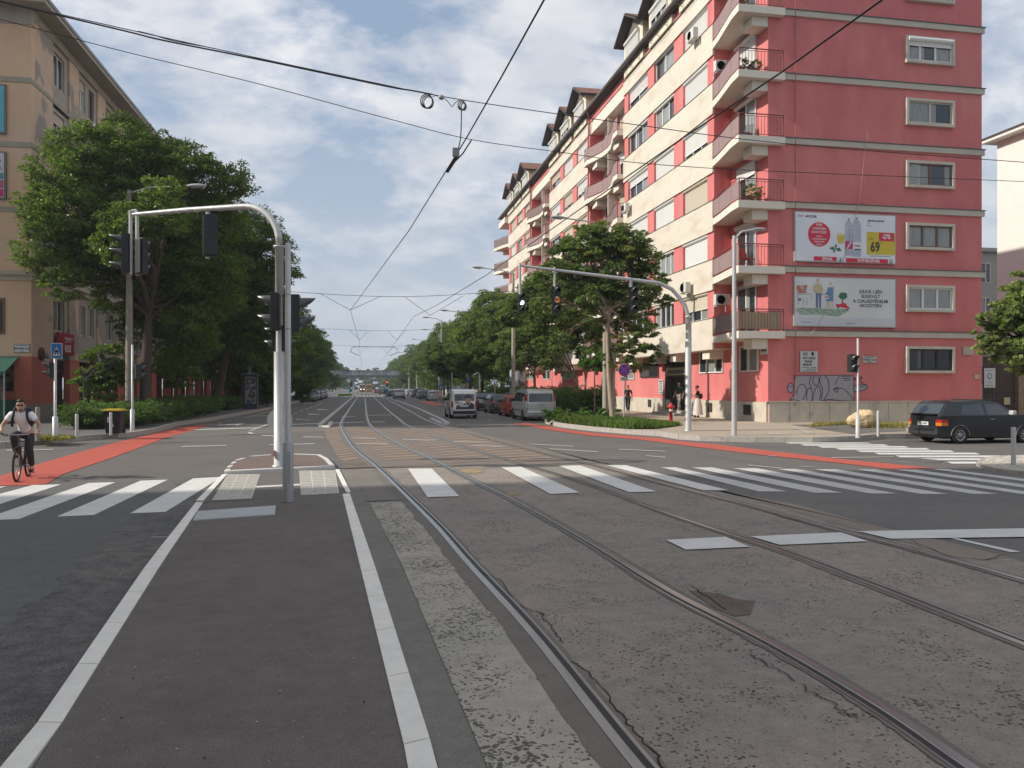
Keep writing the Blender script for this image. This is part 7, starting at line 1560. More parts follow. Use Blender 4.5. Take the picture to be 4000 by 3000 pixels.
# --- pedestrian signals
def pedsig(name, label, base, zsleeve, ztop, rp, hc, th, n=2, r=.09, mb=GALV, slr=.09):
    t = thing(name, label, 'traffic light', base); m = MB(); m.lathe([(rp, 0), (rp, ztop - base.z), (1e-4, ztop - base.z + .01)], (0, 0, 0), 14); m.build('pole', mb, t)
    m = MB(); m.lathe([(slr * 1.15, 0), (slr, .05), (slr, zsleeve - base.z), (rp, zsleeve - base.z + .015)], (0, 0, 0), 16); m.build('sleeve', mb, t)
    if hc is not None: head(t, hc - base, th, n=n, r=r, vis=.2)
    m = MB(); m.tube([Vector((0, 0, hc.z - base.z + .25)), Vector((hc.x - base.x, hc.y - base.y, hc.z - base.z + .25))], .018, 6); m.build('bracket', mb, t); return t
b = gp(216, 1714, .2); D = 1.8 * FPX / 203
tl = pedsig('traffic_light', 'pedestrian light on the left pavement under the blue crossing sign', b, H - (1628 - 1511) / FPX * D, H - (1345 - 1511) / FPX * D, .048, at(192, 1445, D), R(-60), r=.095)
a, c = at(200, 1340, D - .1), at(240, 1401, D - .1); sx_ = c.x - a.x; cz = (a.z + c.z) / 2; cxx = (a.x + c.x) / 2; hh = (a.z - c.z) / 2
ts = thing('crossing_sign', 'square blue and white pedestrian crossing sign above the left pedestrian light', 'sign', Vector((cxx, b.y - .07, cz)))
m = MB(); m.box(-hh * .66, hh * .66, -.02, 0, -hh, hh, 0); m.box(-hh * .6, hh * .6, -.026, -.02, -hh * .93, hh * .93, 1); m.add([(-hh * .45, -.03, -hh * .62), (hh * .45, -.03, -hh * .62), (0, -.03, hh * .55)], [(0, 1, 2)], 0)
for x0, z0, x1, z1 in ((-.02, .0, -.14, -.5), (.02, .0, .12, -.5), (0, .12, 0, -.05), (-.02, .1, -.12, -.1), (.02, .1, .12, -.1)):
    A, B = Vector((x0 * hh * 1.6, 0, z0 * hh)), Vector((x1 * hh * 1.6, 0, z1 * hh)); n = Vector((.022, 0, 0)); m.add([tuple(A - n + Vector((0, -.033, 0))), tuple(A + n + Vector((0, -.033, 0))), tuple(B + n + Vector((0, -.033, 0))), tuple(B - n + Vector((0, -.033, 0)))], [(0, 1, 2, 3)], 2)
m.add([(hh * .06 * math.cos(i), -.033, hh * .2 + hh * .06 * math.sin(i)) for i in range(6)], [tuple(range(6))], 2)
m.build('panel', [mat('plate_white', (.6, .6, .6)), mat('sign_blue', (.01, .14, .38), .4), BLK], ts)
b = gp(517, 1683, .2); D = 1.8 * FPX / 172; pedsig('traffic_light', 'slim pole with a black signal in front of the left hedge, by the concrete pole', b, H - (1600 - 1511) / FPX * D, H - (1347 - 1511) / FPX * D, .04, at(548, 1452, D), R(120), r=.10, slr=.085)
b = gp(3351, 1710, .2); D = 1.8 * FPX / 199; pedsig('traffic_light', 'pedestrian light on a slim pole in front of the graffiti', b, H - (1620 - 1511) / FPX * D, H - (1322 - 1511) / FPX * D, .036, at(3334, 1419, D), R(12), r=.105, slr=.08, mb=POLEW)
# --- bollards
BG = 'grey steel bollards around the junction'
def bollard(u, v, vt, r, label, z=.2, m_=GALV):
    b = gp(u, v, z); D = (H - z) * FPX / (v - 1511); h = (v - vt) / FPX * D; m = MB(); m.lathe([(r * 1.05, 0), (r, .02), (r, h - .03), (r * .9, h - .005), (1e-4, h)], (0, 0, 0), 16); o = m.build('bollard', m_, loc=b); tag(o, label, 'bollard', BG)
bollard(300, 1711, 1617, .055, 'grey bollard on the left kerb between the crossing sign pole and the bin')
bollard(433, 1700, 1611, .05, 'grey bollard standing right in front of the yellow-lidded bin')
bollard(3430, 1704, 1604, .05, 'grey bollard in front of the sandstone boulder', m_=POLEW)
bollard(3959, 1818, 1668, .055, 'tall grey bollard on the cobbled corner at the right edge', .09, POLEW)
bollard(147, 1722, 1590, .07, 'weathered grey post behind the cyclist', m_=CPOLED)
# --- bin
b = gp(437, 1697, .2); D = 1.8 * FPX / 186; t = thing('waste_bin', 'dark wheeled bin with a yellow lid and white scrawled letters by the left hedge', 'bin', (b.x, b.y + .35, .2)); h = (1697 - 1606) / FPX * D
m = MB(); w0, w1 = .24, .31; m.add([(-w0, -.28, .03), (w0, -.28, .03), (w0, .28, .03), (-w0, .28, .03), (-w1, -.34, h), (w1, -.34, h), (w1, .34, h), (-w1, .34, h)], [(0, 3, 2, 1), (0, 1, 5, 4), (1, 2, 6, 5), (2, 3, 7, 6), (3, 0, 4, 7), (4, 5, 6, 7)]); m.box(-.33, .33, -.36, .36, h - .05, h); m.build('body', mat('bin_navy', (.012, .014, .022), .5), t, bevel=.02)
m = MB(); m.box(-.36, .36, -.40, .36, h, h + .045); m.box(-.30, .30, -.33, .30, h + .045, h + .08); m.build('lid', mat('bin_yellow', (.55, .42, .04), .5), t, bevel=.02)
text('B', .30, MX((-.10, -.335, h * .62), '-Y'), WhtP, 'lettering', t, .004); text('A', .22, MX((-.0, -.33, h * .40), '-Y'), WhtP, 'lettering', t, .004)
for s_ in (-.26, .26): m = MB(); m.lathe([(.1, -.03), (.1, .03)], (s_, .3, .1), 14, axis='x'); m.build('wheel', BLK, t)
# --- boulder
c = gp(3395, 1672, .2); rr = random.Random(12); m = MB(); m.ball((0, 0, .36), .62, 18, 0, (1.25, .75, .72)); o = m.build('boulder', mat('sandstone', (.62, .47, .27), .92, var=.22, vs=3, bump=1, bs=9, c2=(.45, .33, .18), c2s=1.5), loc=(c.x, c.y + .4, .18)); tag(o, 'large yellow sandstone boulder against the red end wall', 'boulder')
for v in o.data.vertices:
    n_ = math.sin(v.co.x * 5.1 + 1) * .05 + math.sin(v.co.y * 7 + v.co.z * 6) * .05 + rr.uniform(-.025, .025); v.co += v.co.normalized() * n_
    if v.co.x > .35 and v.co.z > .45: v.co.z *= .8
    v.co.z = max(v.co.z, 0)
for p in o.data.polygons: p.use_smooth = False
# --- hydrant
b = gp(2621, 1657, .2); D = 1.8 * FPX / 146; t = thing('fire_hydrant', 'red pillar hydrant with a white collar at the edge of the planting bed', 'hydrant', b); HR = mat('hydrant_red', (.55, .02, .035), .35, coat=.3); h = 84 / FPX * D
m = MB(); m.lathe([(.13, 0), (.095, .03), (.085, .06), (.085, h * .6), (.0851, h * .6)], (0, 0, 0), 16); m.build('column', HR, t); m = MB(); m.lathe([(.088, h * .6), (.09, h * .7)], (0, 0, 0), 16); m.build('collar', mat('hydrant_white', (.6, .62, .58), .5), t)
m = MB(); m.lathe([(.09, h * .7), (.12, h * .74), (.125, h * .86), (.08, h * .93), (.05, h * .95), (.04, h), (1e-4, h + .01)], (0, 0, 0), 16)
for a in (0, 2.1, 4.2): m.tube([(.08 * math.cos(a), .08 * math.sin(a), h * .82), (.19 * math.cos(a), .19 * math.sin(a), h * .80)], .055, 10)
m.build('head', HR, t)
# --- no stopping sign
b = gp(2437, 1657, .2); D = 1.8 * FPX / 146; t = thing('no_stopping_sign', 'round blue and red no stopping sign on a slim pole in the planting bed', 'sign', b); zz = lambda v: H - (v - 1511) / FPX * D - .2; r_ = 25.5 / FPX * D
m = MB(); m.lathe([(.03, 0), (.03, zz(1425))], (0, 0, 0), 10); m.build('pole', GALV, t); cz = zz(1445)
m = MB(); m.lathe([(1e-4, -.05), (r_, -.05), (r_, -.035), (1e-4, -.035)], (0, 0, cz), 36, 0, axis='y'); disc(m, 0, cz, r_ * .95, -.054, 1, 36); disc(m, 0, cz, r_ * .78, -.057, 2, 36)
for a in (R(45), R(-45)):
    d_ = Vector((math.cos(a), 0, math.sin(a))) * r_ * .8; n = Vector((-math.sin(a), 0, math.cos(a))) * r_ * .09; c_ = Vector((0, -.060 - .001 * (a > 0), cz)); m.add([c_ - d_ - n, c_ + d_ - n, c_ + d_ + n, c_ - d_ + n], [(0, 1, 2, 3)], 1)
m.build('disc', [mat('sign_back_grey', (.22, .23, .235)), mat('sign_red', (.50, .02, .035), .4), mat('sign_blue2', (.02, .05, .42), .4)], t)
m = MB(); m.box(-.19, .19, -.05, -.035, zz(1487), zz(1473)); p_ = m.build('plate', mat('plate_grey', (.42, .45, .40), .5), t); text('20 m', .13, MX((0, -.053, (zz(1487) + zz(1473)) / 2), '-Y'), BlkP, 'lettering', t, .001)
# --- street lamps
def lamp(label, base, ztop, arm, kind, th=0, r=(.15, .09), name='street_lamp', group=None, hs=1):
    t = thing(name, label, 'street lamp', base, 0, group); m = MB(); hz = ztop - base.z
    m.lathe([(r[0], 0), (r[1], hz)], (0, 0, 0), 14); m.build('pole', CPOLE if kind == 'c' else (CPOLED if kind == 'd' else POLEW), t)
    d = Vector((math.cos(th), math.sin(th), 0)); m = MB(); m.tube([Vector((0, 0, hz - .15)), d * arm * .35 + Vector((0, 0, hz + .18)), d * arm + Vector((0, 0, hz + .32))], .04, 8); m.build('arm', POLEW, t)
    M = Matrix.Translation(d * arm + Vector((0, 0, hz + .32))) @ Matrix.Rotation(th, 4, 'Z') @ Matrix.Rotation(R(-6), 4, 'Y') @ Matrix.Scale(hs, 4); m = MB(M)
    m.lathe([(.05, -.1), (.11, .05), (.17, .25), (.18, .55), (.12, .78), (.02, .86)], (0, 0, 0), 12, axis='x'); 
    for v in m.v: pass
    o = m.build('lamp_head', POLEW, t); 
    for v in o.data.vertices: v.co.z = (v.co.z - (hz + .32)) * .55 + hz + .32 + .02
    m = MB(M); m.box(.2, .6, -.12, .12, -.10, -.08); m.build('lens', mat('lamp_lens', (.4, .42, .4), .2), t); return t
GL = 'tall street lamps along the street'
b = gp(505, 1655, .2); lamp('old concrete street lamp pole rising through the big left tree', Vector((-12.0 * 0 + b.x, b.y, .2)), 11.6, 2.7, 'd', 0, (.20, .11), group=GL)
b = gp(2365, 1633, .2); lamp('concrete street lamp pole right behind the nearest right tree trunk', b, 11.3, 2.4, 'c', R(180), (.18, .11), group=GL)
b = gp(2005, 1604, .2); lamp('concrete street lamp pole between silver van and white van', b, 10.6, 2.3, 'c', R(180), (.17, .10), group=GL)
p3 = at(1824, 1300, 84); lamp('street lamp behind the white van carrying the round blue arrow sign', Vector((p3.x, p3.y, .2)), 9.7, 2.0, 'w', R(180), (.14, .09), group=GL)
p4 = at(1724, 1300, 106); lamp('white street lamp carrying the blue lane sign, left of the white van', Vector((p4.x, p4.y, .2)), 10.9, 1.7, 'w', R(180), (.13, .08), group=GL)
for i, (y, lb) in enumerate(((137, 'first'), (165, 'second'), (195, 'third'), (228, 'fourth'))): lamp('%s distant street lamp showing above the right row of far trees' % lb, Vector((12.9, y, .2)), 11.5, 2.2, 'w', R(180), (.13, .08), group=GL)
for i, (y, lb) in enumerate(((72, 'second'), (104, 'third'), (140, 'fourth'))): lamp('%s concrete street lamp pole standing among the trees on the left pavement' % lb, Vector((-9.7, y, .2)), 11.4, 2.4, 'd', 0, (.17, .11), group=GL)
b = gp(2868, 1700, .2); D = 1.8 * FPX / 189; t = lamp('slim pale street lamp at the corner with its head over the side street', b, H - (921 - 1511) / FPX * D, 1.0, 'w', R(15), (.10, .065), hs=.62)
# blue signs on the far lamps
p = at(1828, 1484, 83.5); m = MB(); m.lathe([(1e-4, -.03), (.30, -.03), (.30, 0)], (0, 0, 0), 24, axis='y'); t = thing('arrow_sign', 'round blue sign with a white arrow above the white van', 'sign', p); m.build('disc', mat('sign_blue', (.01, .14, .38)), t); m = MB(); m.box(-.045, .045, -.045, -.035, -.2, .1); m.add([(-.14, -.045, .04), (.14, -.045, .04), (0, -.045, .22)], [(0, 1, 2)]); m.build('arrow', WhtP, t)
p = at(1724, 1513, 105.5); t = thing('lane_sign', 'square blue lane arrow sign low on the white street lamp', 'sign', p); m = MB(); m.box(-.3, .3, -.03, 0, -.35, .35); m.build('panel', mat('sign_blue', (.01, .14, .38)), t); m = MB(); m.box(-.14, -.06, -.04, -.032, -.25, .22); m.box(.06, .14, -.04, -.032, -.25, .22); m.build('arrow', WhtP, t)
p = at(1712, 1541, 104); t = thing('chevron_sign', 'small red and white chevron board at the kerb beside the far white saloon', 'sign', Vector((p.x, p.y, .0))); m = MB(); m.box(-.3, .3, -.02, 0, .7, 1.35); m.tube([(0, .02, 0), (0, .02, .8)], .03, 6); m.build('board', mat('plate_white', (.6, .6, .6)), t); m = MB(); m.add([(.25, -.03, .72), (-.2, -.03, 1.02), (.25, -.03, 1.33), (.05, -.03, 1.33), (-.28, -.03, 1.02), (.05, -.03, .72)], [(0, 1, 4, 5), (1, 2, 3, 4)]); m.build('chevron', mat('sign_red', (.5, .02, .03)), t)
p = at(2155, 1490, 60)
for i, (u, v0, v1, D, lb) in enumerate(((1765, 1455, 1540, 92, 'thin grey pole between the white lamp and the blue arrow sign'), (1933, 1480, 1520, 70, 'thin pale post rising above the right hedge'))):
    a, b2_ = at(u, v0, D), at(u, v1, D); m = MB(); m.tube([Vector((0, 0, 0)), Vector((0, 0, a.z - .2))], .05, 8); o = m.build('post', POLEW, loc=(a.x, a.y, .2)); tag(o, lb, 'post')
# pay phone hood and yellow box by the hedge
p = at(1873, 1500, 72); t = thing('telephone_post', 'bent pale telephone hood on a post above the right hedge', 'telephone', Vector((p.x, p.y, .2))); m = MB(); m.tube([(0, 0, 0), (0, 0, 2.9), (-.1, 0, 3.1), (-.6, 0, 2.85)], .07, 8); m.build('post', POLEW, t); m = MB(); m.box(-.15, .15, -.1, .1, 1.0, 1.5); m.build('box', mat('box_red_white', (.4, .2, .18), .5), t)
# information pillar at the left, advertising column at the red building's far end
p = at(979, 1540, 64); t = thing('advertising_pillar', 'dark blue capped poster pillar behind the left hedge', 'advertising pillar', Vector((p.x, p.y, .2))); hh = H - (1466 - 1511) / FPX * 64 - .2
m = MB(); m.box(-.55, .55, -.35, .35, 0, hh); m.build('body', mat('pillar_blue', (.04, .05, .08), .5), t); m = MB(); m.box(-.66, .66, -.45, .45, hh, hh + .06); m.add([(-.66, -.45, hh + .06), (.66, -.45, hh + .06), (.66, .45, hh + .06), (-.66, .45, hh + .06), (0, 0, hh + .25)], [(0, 1, 4), (1, 2, 4), (2, 3, 4), (3, 0, 4)]); m.build('cap', mat('pillar_cap', (.05, .06, .10), .5), t)
m = MB(); m.box(-.38, .48, -.37, -.355, .45, hh - .12); m.build('poster', mat('poster_mixed', (.30, .28, .26), .5, c2=(.06, .07, .11), c2s=3.2, c2lo=.48, c2hi=.54, var=.5, vs=6), t)
p = at(2022, 1470, 74); t = thing('advertising_pillar', 'round poster column with a dark cap at the far shop corner of the red building', 'advertising pillar', Vector((p.x, p.y, .2))); m = MB(); m.lathe([(.75, 0), (.75, 3.6)], (0, 0, 0), 20); m.build('column', mat('poster_pale2', (.4, .42, .45), .6, c2=(.1, .1, .12), c2s=1.6, c2lo=.52, c2hi=.56), t); m = MB(); m.lathe([(.95, 3.6), (.95, 3.75), (.5, 4.0), (1e-4, 4.1)], (0, 0, 0), 20); m.build('cap', DARKW, t)
# --- footbridge across the street
YBr = 240; t = thing('footbridge', 'grey graffiti-covered pipe and foot bridge spanning the street far away', 'bridge', (0, YBr, 0)); zt_, zb_ = yp(1400, 1448, YBr).z, yp(1400, 1475, YBr).z
m = MB(); m.box(-22, 13.2, 0, 2.6, zb_ + .7, zt_, 0); m.box(-22, 15, -.25, 2.9, zb_, zb_ + .7, 1); m.box(-22, 13.4, -.1, 2.7, zt_, zt_ + .12, 2); m.build('deck', [mat('bridge_grey', (.44, .47, .49), .6, var=.2, vs=.4, c2=(.25, .32, .36), c2s=.2), mat('bridge_green_grey', (.13, .15, .15), .7), DARKW], t)
m = MB()
for x in (-11.2, 12.2, 13.4): m.box(x - .25, x + .25, .8, 1.6, .0, zb_)
for k in range(24): m.box(-22 + k * 1.5, -21.9 + k * 1.5, -.3, -.25, zb_, zt_)
m.build('pier', mat('bridge_pier', (.30, .28, .25), .8), t)
m = MB(); rr = random.Random(4); yb_ = -.02
for x0, x1 in ((-8.3, -3.3), (-1.8, 2.5), (4.2, 8.0)):
    x = x0
    while x < x1:
        w_ = rr.uniform(.5, .9); zc = (zb_ + .7 + zt_) / 2; hh = (zt_ - zb_ - .7) * .42; m.tube([(x + w_ * .5 * math.cos(a) * rr.uniform(.8, 1.1), yb_, zc + hh * math.sin(a)) for a in [i * .7 for i in range(rr.choice([6, 8, 9]))]], .07, 4); x += w_ * .95
m.build('graffiti', mat('graffiti_black', (.03, .03, .035), .7), t)
m = MB(); m.box(-1.7, 2.6, -.012, -.004, zb_ + .8, zt_ - .1); m.box(4.1, 8.1, -.012, -.004, zb_ + .9, zt_ - .1); m.build('graffiti_fill', mat('graffiti_pale', (.5, .52, .54), .7, var=.3, vs=1), t)
# far signal heads and a red light below the bridge
for i, (u, v, D, lb) in enumerate(((1512, 1500, 175, 'distant traffic light showing red beside the right lanes'), (1371, 1500, 185, 'distant traffic light on the left refuge under the bridge'))):
    a = at(u, v, D); t = thing('traffic_light', lb, 'traffic light', Vector((a.x, a.y, 0))); m = MB(); m.tube([(0, 0, 0), (0, 0, a.z + .8)], .06, 8); m.build('pole', POLEW if i else BLK, t); head(t, Vector((0, -.1, a.z)), 0, lit=[LREDL if i == 0 else None, None, None], r=.13)
p = at(1368, 1532, 160); t = thing('keep_right_sign', 'small teal keep-side sign on the far left refuge', 'sign', Vector((p.x, p.y, 0))); m = MB(); m.tube([(0, 0, 0), (0, 0, 1.2)], .04, 6); m.lathe([(1e-4, -.05), (.35, -.05), (.35, 0)], (0, 0, 1.25), 16, axis='y'); m.build('disc', mat('sign_teal', (.02, .22, .25), .5), t)
p = at(1508, 1533, 150); t = thing('keep_right_sign', 'pale blue keep-side sign between blue car and dark car', 'sign', Vector((p.x, p.y, 0))); m = MB(); m.box(-.15, .15, -.1, .1, 0, 1.0); m.lathe([(1e-4, -.12), (.4, -.12), (.4, 0)], (0, 0, 1.4), 16, axis='y'); m.build('disc', mat('sign_paleblue', (.12, .30, .42), .5), t)
g = MB(); g.prism([(-5.3, 168), (-2.3, 168), (-2.0, 190), (-5.6, 190)], 0, .15); struct('refuge_far', g, KERB); grass('grass', 'patch of grass on the small refuge under the bridge', [(-5.1, 169), (-2.5, 169), (-2.3, 189), (-5.4, 189)], 1500, .3, 48, LEAF_G, .15, .06)
for (px_, lb) in (((-45, 214, 14, 'pale stone building far off left of the street under the bridge'), 0),) and []: pass
# ================================================================ overhead wires
WIRE = mat('wire_black', (.012, .012, .014), .5)
def wire(name, label, pts, r, cat='wire', k=6, parts=()):
    P = spline(pts, k); off = P[0]; m = MB(); m.tube(P, r, 6); t = thing(name, label, cat, off); m.build('cable', WIRE, t, off); return t, off
w1 = [yp(u, v, 24) for u, v in ((-120, -25), (0, 2), (484, 112), (1000, 225), (1500, 331), (1660, 364), (1900, 405), (2432, 480), (3056, 560), (4000, 634), (4150, 644))]
t, o_ = wire('span_wire', 'upper cable crossing the whole street with two coiled loops hanging from it', w1, .013)
m = MB(); m.tube(spline([yp(u, v, 23.95) for u, v in ((-120, -16), (0, 6), (484, 120), (640, 158), (1000, 230), (1500, 335), (1600, 352), (1690, 369))], 5), .022, 6); m.tube(spline([yp(u, v, 24) for u, v in ((540, 122), (600, 137), (680, 160), (800, 182))], 4), .014, 5); m.build('second_cable', WIRE, t, o_)
def loop(u, v, ru, rv, n, r_, mtl=WIRE):
    m = MB()
    for k in range(n):
        P = [yp(u + k * 4 + (ru - k * 2) * math.cos(a), v + k * 3 + (rv - k * 2) * math.sin(a), 23.9 - k * .04) for a in [2 * math.pi * i / 22 for i in range(23)]]; m.tube(P, r_, 6, caps=False)
    return m
loop(1666, 395, 23, 27, 3, .018).build('coil', WIRE, t, o_); loop(1803, 411, 14, 18, 3, .02).build('coil', mat('cable_grey', (.10, .10, .11), .5), t, o_)
m = MB(); m.ball(yp(1724, 380, 23.9), .085, 12, 0, (1.1, 1, .9)); m.build('junction_box', mat('box_grey', (.35, .35, .36), .5), t, o_); m = MB(); m.tube(spline([yp(u, v, 23.9) for u, v in ((1690, 378), (1700, 374), (1712, 376))], 4), .01, 5); m.tube(spline([yp(u, v, 23.9) for u, v in ((1737, 384), (1752, 400), (1766, 416), (1778, 402), (1795, 390))], 5), .012, 5); m.build('lead', WIRE, t, o_)
w2 = [yp(u, v, 20) for u, v in ((-120, 48), (0, 75), (500, 205), (1000, 325), (1500, 459), (1840, 545), (2200, 596), (2435, 630), (2700, 652), (3000, 668), (4000, 709), (4150, 712))]
wire('span_wire', 'lower thin cable crossing the street below the one with the coils', w2, .009)
CWz = 5.8
def cw(pts): return [zp_(u, v) for u, v in pts]
def zp_(u, v, z=CWz):
    d = ray(u, v); t_ = (z - H) / d.z; return Vector((d.x * t_, d.y * t_, z))
cwl = [zp_(2350, -330), zp_(2125, 0), zp_(1959, 300), zp_(1818, 546), zp_(1598, 900), zp_(1369, 1212), zp_(1404, 1338), zp_(1398, 1377)]
cwl[-1] = Vector((-.35, 92, CWz)); cwl[-2] = Vector((-.3, 68, CWz)); cwl[-3].x = -.62; cwl += [Vector((-.25, 130, CWz)), Vector((-.3, 300, CWz))]
t, o_ = wire('tram_contact_wire', 'thick black tram wire running from the top of the picture over the left track', cwl, .011, k=1)
m = MB(); jj = [zp_(1790, 605), zp_(1740, 672), zp_(1700, 740)]
p = at(1781, 595, 12.6); m.box(p.x - .05, p.x + .05, p.y - .05, p.y + .05, p.z - .06, p.z + .06); m.build('junction_box', mat('box_grey', (.35, .35, .36), .5), t, o_)
m = MB(); m.tube(spline([at(1803, 430, 13.5), at(1800, 530, 13), at(1790, 585, 12.6)], 5), .010, 5); m.tube([zp_(1786, 610), zp_(1766, 640), zp_(1748, 668)], .035, 6); m.tube([at(1841, 548, 13.2), at(1808, 600, 13), at(1763, 646, 13.5)], .012, 5); m.build('insulator', WIRE, t, o_)
cwr = [zp_(3900, -350), zp_(3445, 0), zp_(3056, 280), zp_(2663, 542), zp_(2250, 828), zp_(1900, 1074), zp_(1700, 1196), zp_(1617, 1236), Vector((2.7, 68, CWz)), Vector((2.75, 100, CWz)), Vector((2.75, 150, CWz)), Vector((2.75, 300, CWz))]
wire('tram_contact_wire', 'tram wire descending from the top right over the right hand track', cwr, .011, k=1)
for i, (y, za, zm, zbb, lb) in enumerate(((40.5, 7.0, 6.55, 7.3, 'nearest'), (66, 7.0, 6.6, 7.2, 'second'), (92, 7.0, 6.6, 7.2, 'third'))):
    xl = -.62 if i == 0 else -.3; xr_ = 3.55 if i == 0 else 2.75
    yr = y + (2.2 if i == 0 else 0)
    pts = [Vector((-13, y, za + .3)), Vector((-6, y, (za + zm) / 2 + .05)), Vector((1.2, y, zm)), Vector((7, y, (zbb + zm) / 2)), Vector((13.5, y, zbb + .2))]
    t, o_ = wire('span_wire', '%s thin cross-span holding the tram wires over the street' % lb, pts, .012)
    m = MB()
    for x, yy, s_ in ((xl, y, -1), (xr_, yr if i == 0 else y, 1)):
        sp = lambda X_: Vector((X_, y, zm + abs(X_ - 1.2) * .03)); rw_ = .011
        m.tube([sp(x - (1.5 if i == 0 else .8)), Vector((x, yy, CWz + .04))], rw_, 5); m.tube([sp(x + (1.5 if i == 0 else .8)), Vector((x, yy, CWz + .04))], rw_, 5)
    m.build('bridle', WIRE, t, o_)
m = MB(); m.tube([Vector((-1.5, 100, 6.3)), Vector((-1.4, 100, 6.75)), Vector((-1.0, 100, 6.95)), Vector((3.8, 100, 6.95)), Vector((4.2, 100, 6.75)), Vector((4.3, 100, 6.3)), Vector((3.2, 100, 5.85))], .035, 6); m.tube([Vector((-1.5, 100, 6.3)), Vector((-.4, 100, 5.85))], .035, 6); o = m.build('wire_portal', WIRE, off=(1.3, 100, 5.8)); tag(o, 'curved rigid frame carrying both tram wires before the bridge', 'wire frame')
# ================================================================ extras: air conditioners, balcony things
ACM = mat('ac_white', (.62, .61, .57), .5); ACF = mat('ac_fan', (.08, .085, .09), .5)
def ac(label, p, th):
    """outdoor unit; local -Y is its fan face"""
    t = thing('air_conditioner', label, 'air conditioner', p, th, 'outdoor air conditioner units on the red building'); m = MB(); m.box(-.43, .43, -.17, .15, 0, .6); m.build('casing', ACM, t, bevel=.02)
    m = MB(); m.lathe([(.24, -.185), (.24, -.172), (1e-4, -.172)], (-.12, 0, .3), 20, axis='y'); m.lathe([(1e-4, -.188), (.24, -.188)], (-.12, 0, .3), 20, axis='y'); m.build('fan', ACF, t)
    m = MB()
    for s_ in (-.35, .35): m.box(s_ - .02, s_ + .02, -.17, .28, -.06, -.02); m.box(s_ - .02, s_ + .02, .24, .28, -.35, -.02)
    m.build('bracket', ACM, t)
def LQ(x, y, z): return Vector(XF((x, y, z)))
ac('white unit hung beside the second balcony from the top', LQ(18.1, 38.05, 19.7 - 1.75), 0)
ac('white unit hung in the recess above the lowest balcony', LQ(18.1, 38.05, 7.53 - 1.55), 0)
ac('white unit on the near cream bay high up beside the top balcony', LQ(17.45, 40.2, 19.70 + .75), R(-90))
ac('white unit on the far end of the near cream bay, middle floors', LQ(17.45, 51.3, 13.61 + .0), R(-90))
ac('white unit on the near cream bay above the first floor windows', LQ(17.45, 41.2, 7.53 - .55), R(-90))
# balcony furniture and plants seen on the corner balconies
TERRA = mat('terracotta', (.35, .13, .07), .8)
def pot(label, x, y, k, s=1.0, m_=LEAF_B, n=350, rr_=.22):
    b = LQ(x, y, Lv[k] - .06); t = thing('potted_plant', label, 'plant', b); q = MB(); q.lathe([(.09 * s, 0), (.13 * s, .22 * s), (.12 * s, .22 * s), (.11 * s, .2 * s), (1e-4, .2 * s)], (0, 0, 0), 12); q.build('pot', TERRA, t)
    leaves('foliage', [Vector((b.x, b.y, b.z + .42 * s))], [rr_ * s], n, .09, int(x * 100) + k, m_, t, b, clump=20)
pot('potted plant on the left of the second highest balcony', 17.55, 34.8, 4, 1.3); pot('potted plant on the right of the second highest balcony', 18.3, 34.75, 4, 1.2)
pot('leafy planter on the third corner balcony from below', 18.0, 34.6, 2, 1.2, LEAF_B, 700, .35); pot('small bush in a pot on the top corner balcony', 17.6, 34.8, 5, 1.5)
def chair(label, x, y, k, c, rz):
    b = LQ(x, y, Lv[k] - .06); t = thing('chair', label, 'chair', b, rz); m_ = mat('chair_' + str(k), c, .6); q = MB(); q.box(-.24, .24, -.24, .24, .40, .44); q.build('seat', m_, t); q = MB(); q.add([(-.22, .24, .44), (.22, .24, .44), (.22, .42, 1.02), (-.22, .42, 1.02), (-.22, .27, .43), (.22, .27, .43), (.22, .45, 1.01), (-.22, .45, 1.01)], [(0, 1, 2, 3), (7, 6, 5, 4), (0, 4, 5, 1), (2, 6, 7, 3)]); q.build('backrest', m_, t)
    for sx_ in (-.22, .22):
        for sy_ in (-.22, .22): q = MB(); q.tube([(sx_, sy_, 0), (sx_, sy_, .42)], .02, 6); q.build('leg', m_, t)
chair('orange-brown wooden deck chair on the third corner balcony from below', 18.1, 35.3, 2, (.35, .13, .05), R(-60)); chair('red folding chair on the second corner balcony from below', 18.0, 35.0, 1, (.35, .04, .03), R(20)); chair('metal chair on the middle corner balcony', 18.1, 35.4, 3, (.12, .12, .12), R(-50))
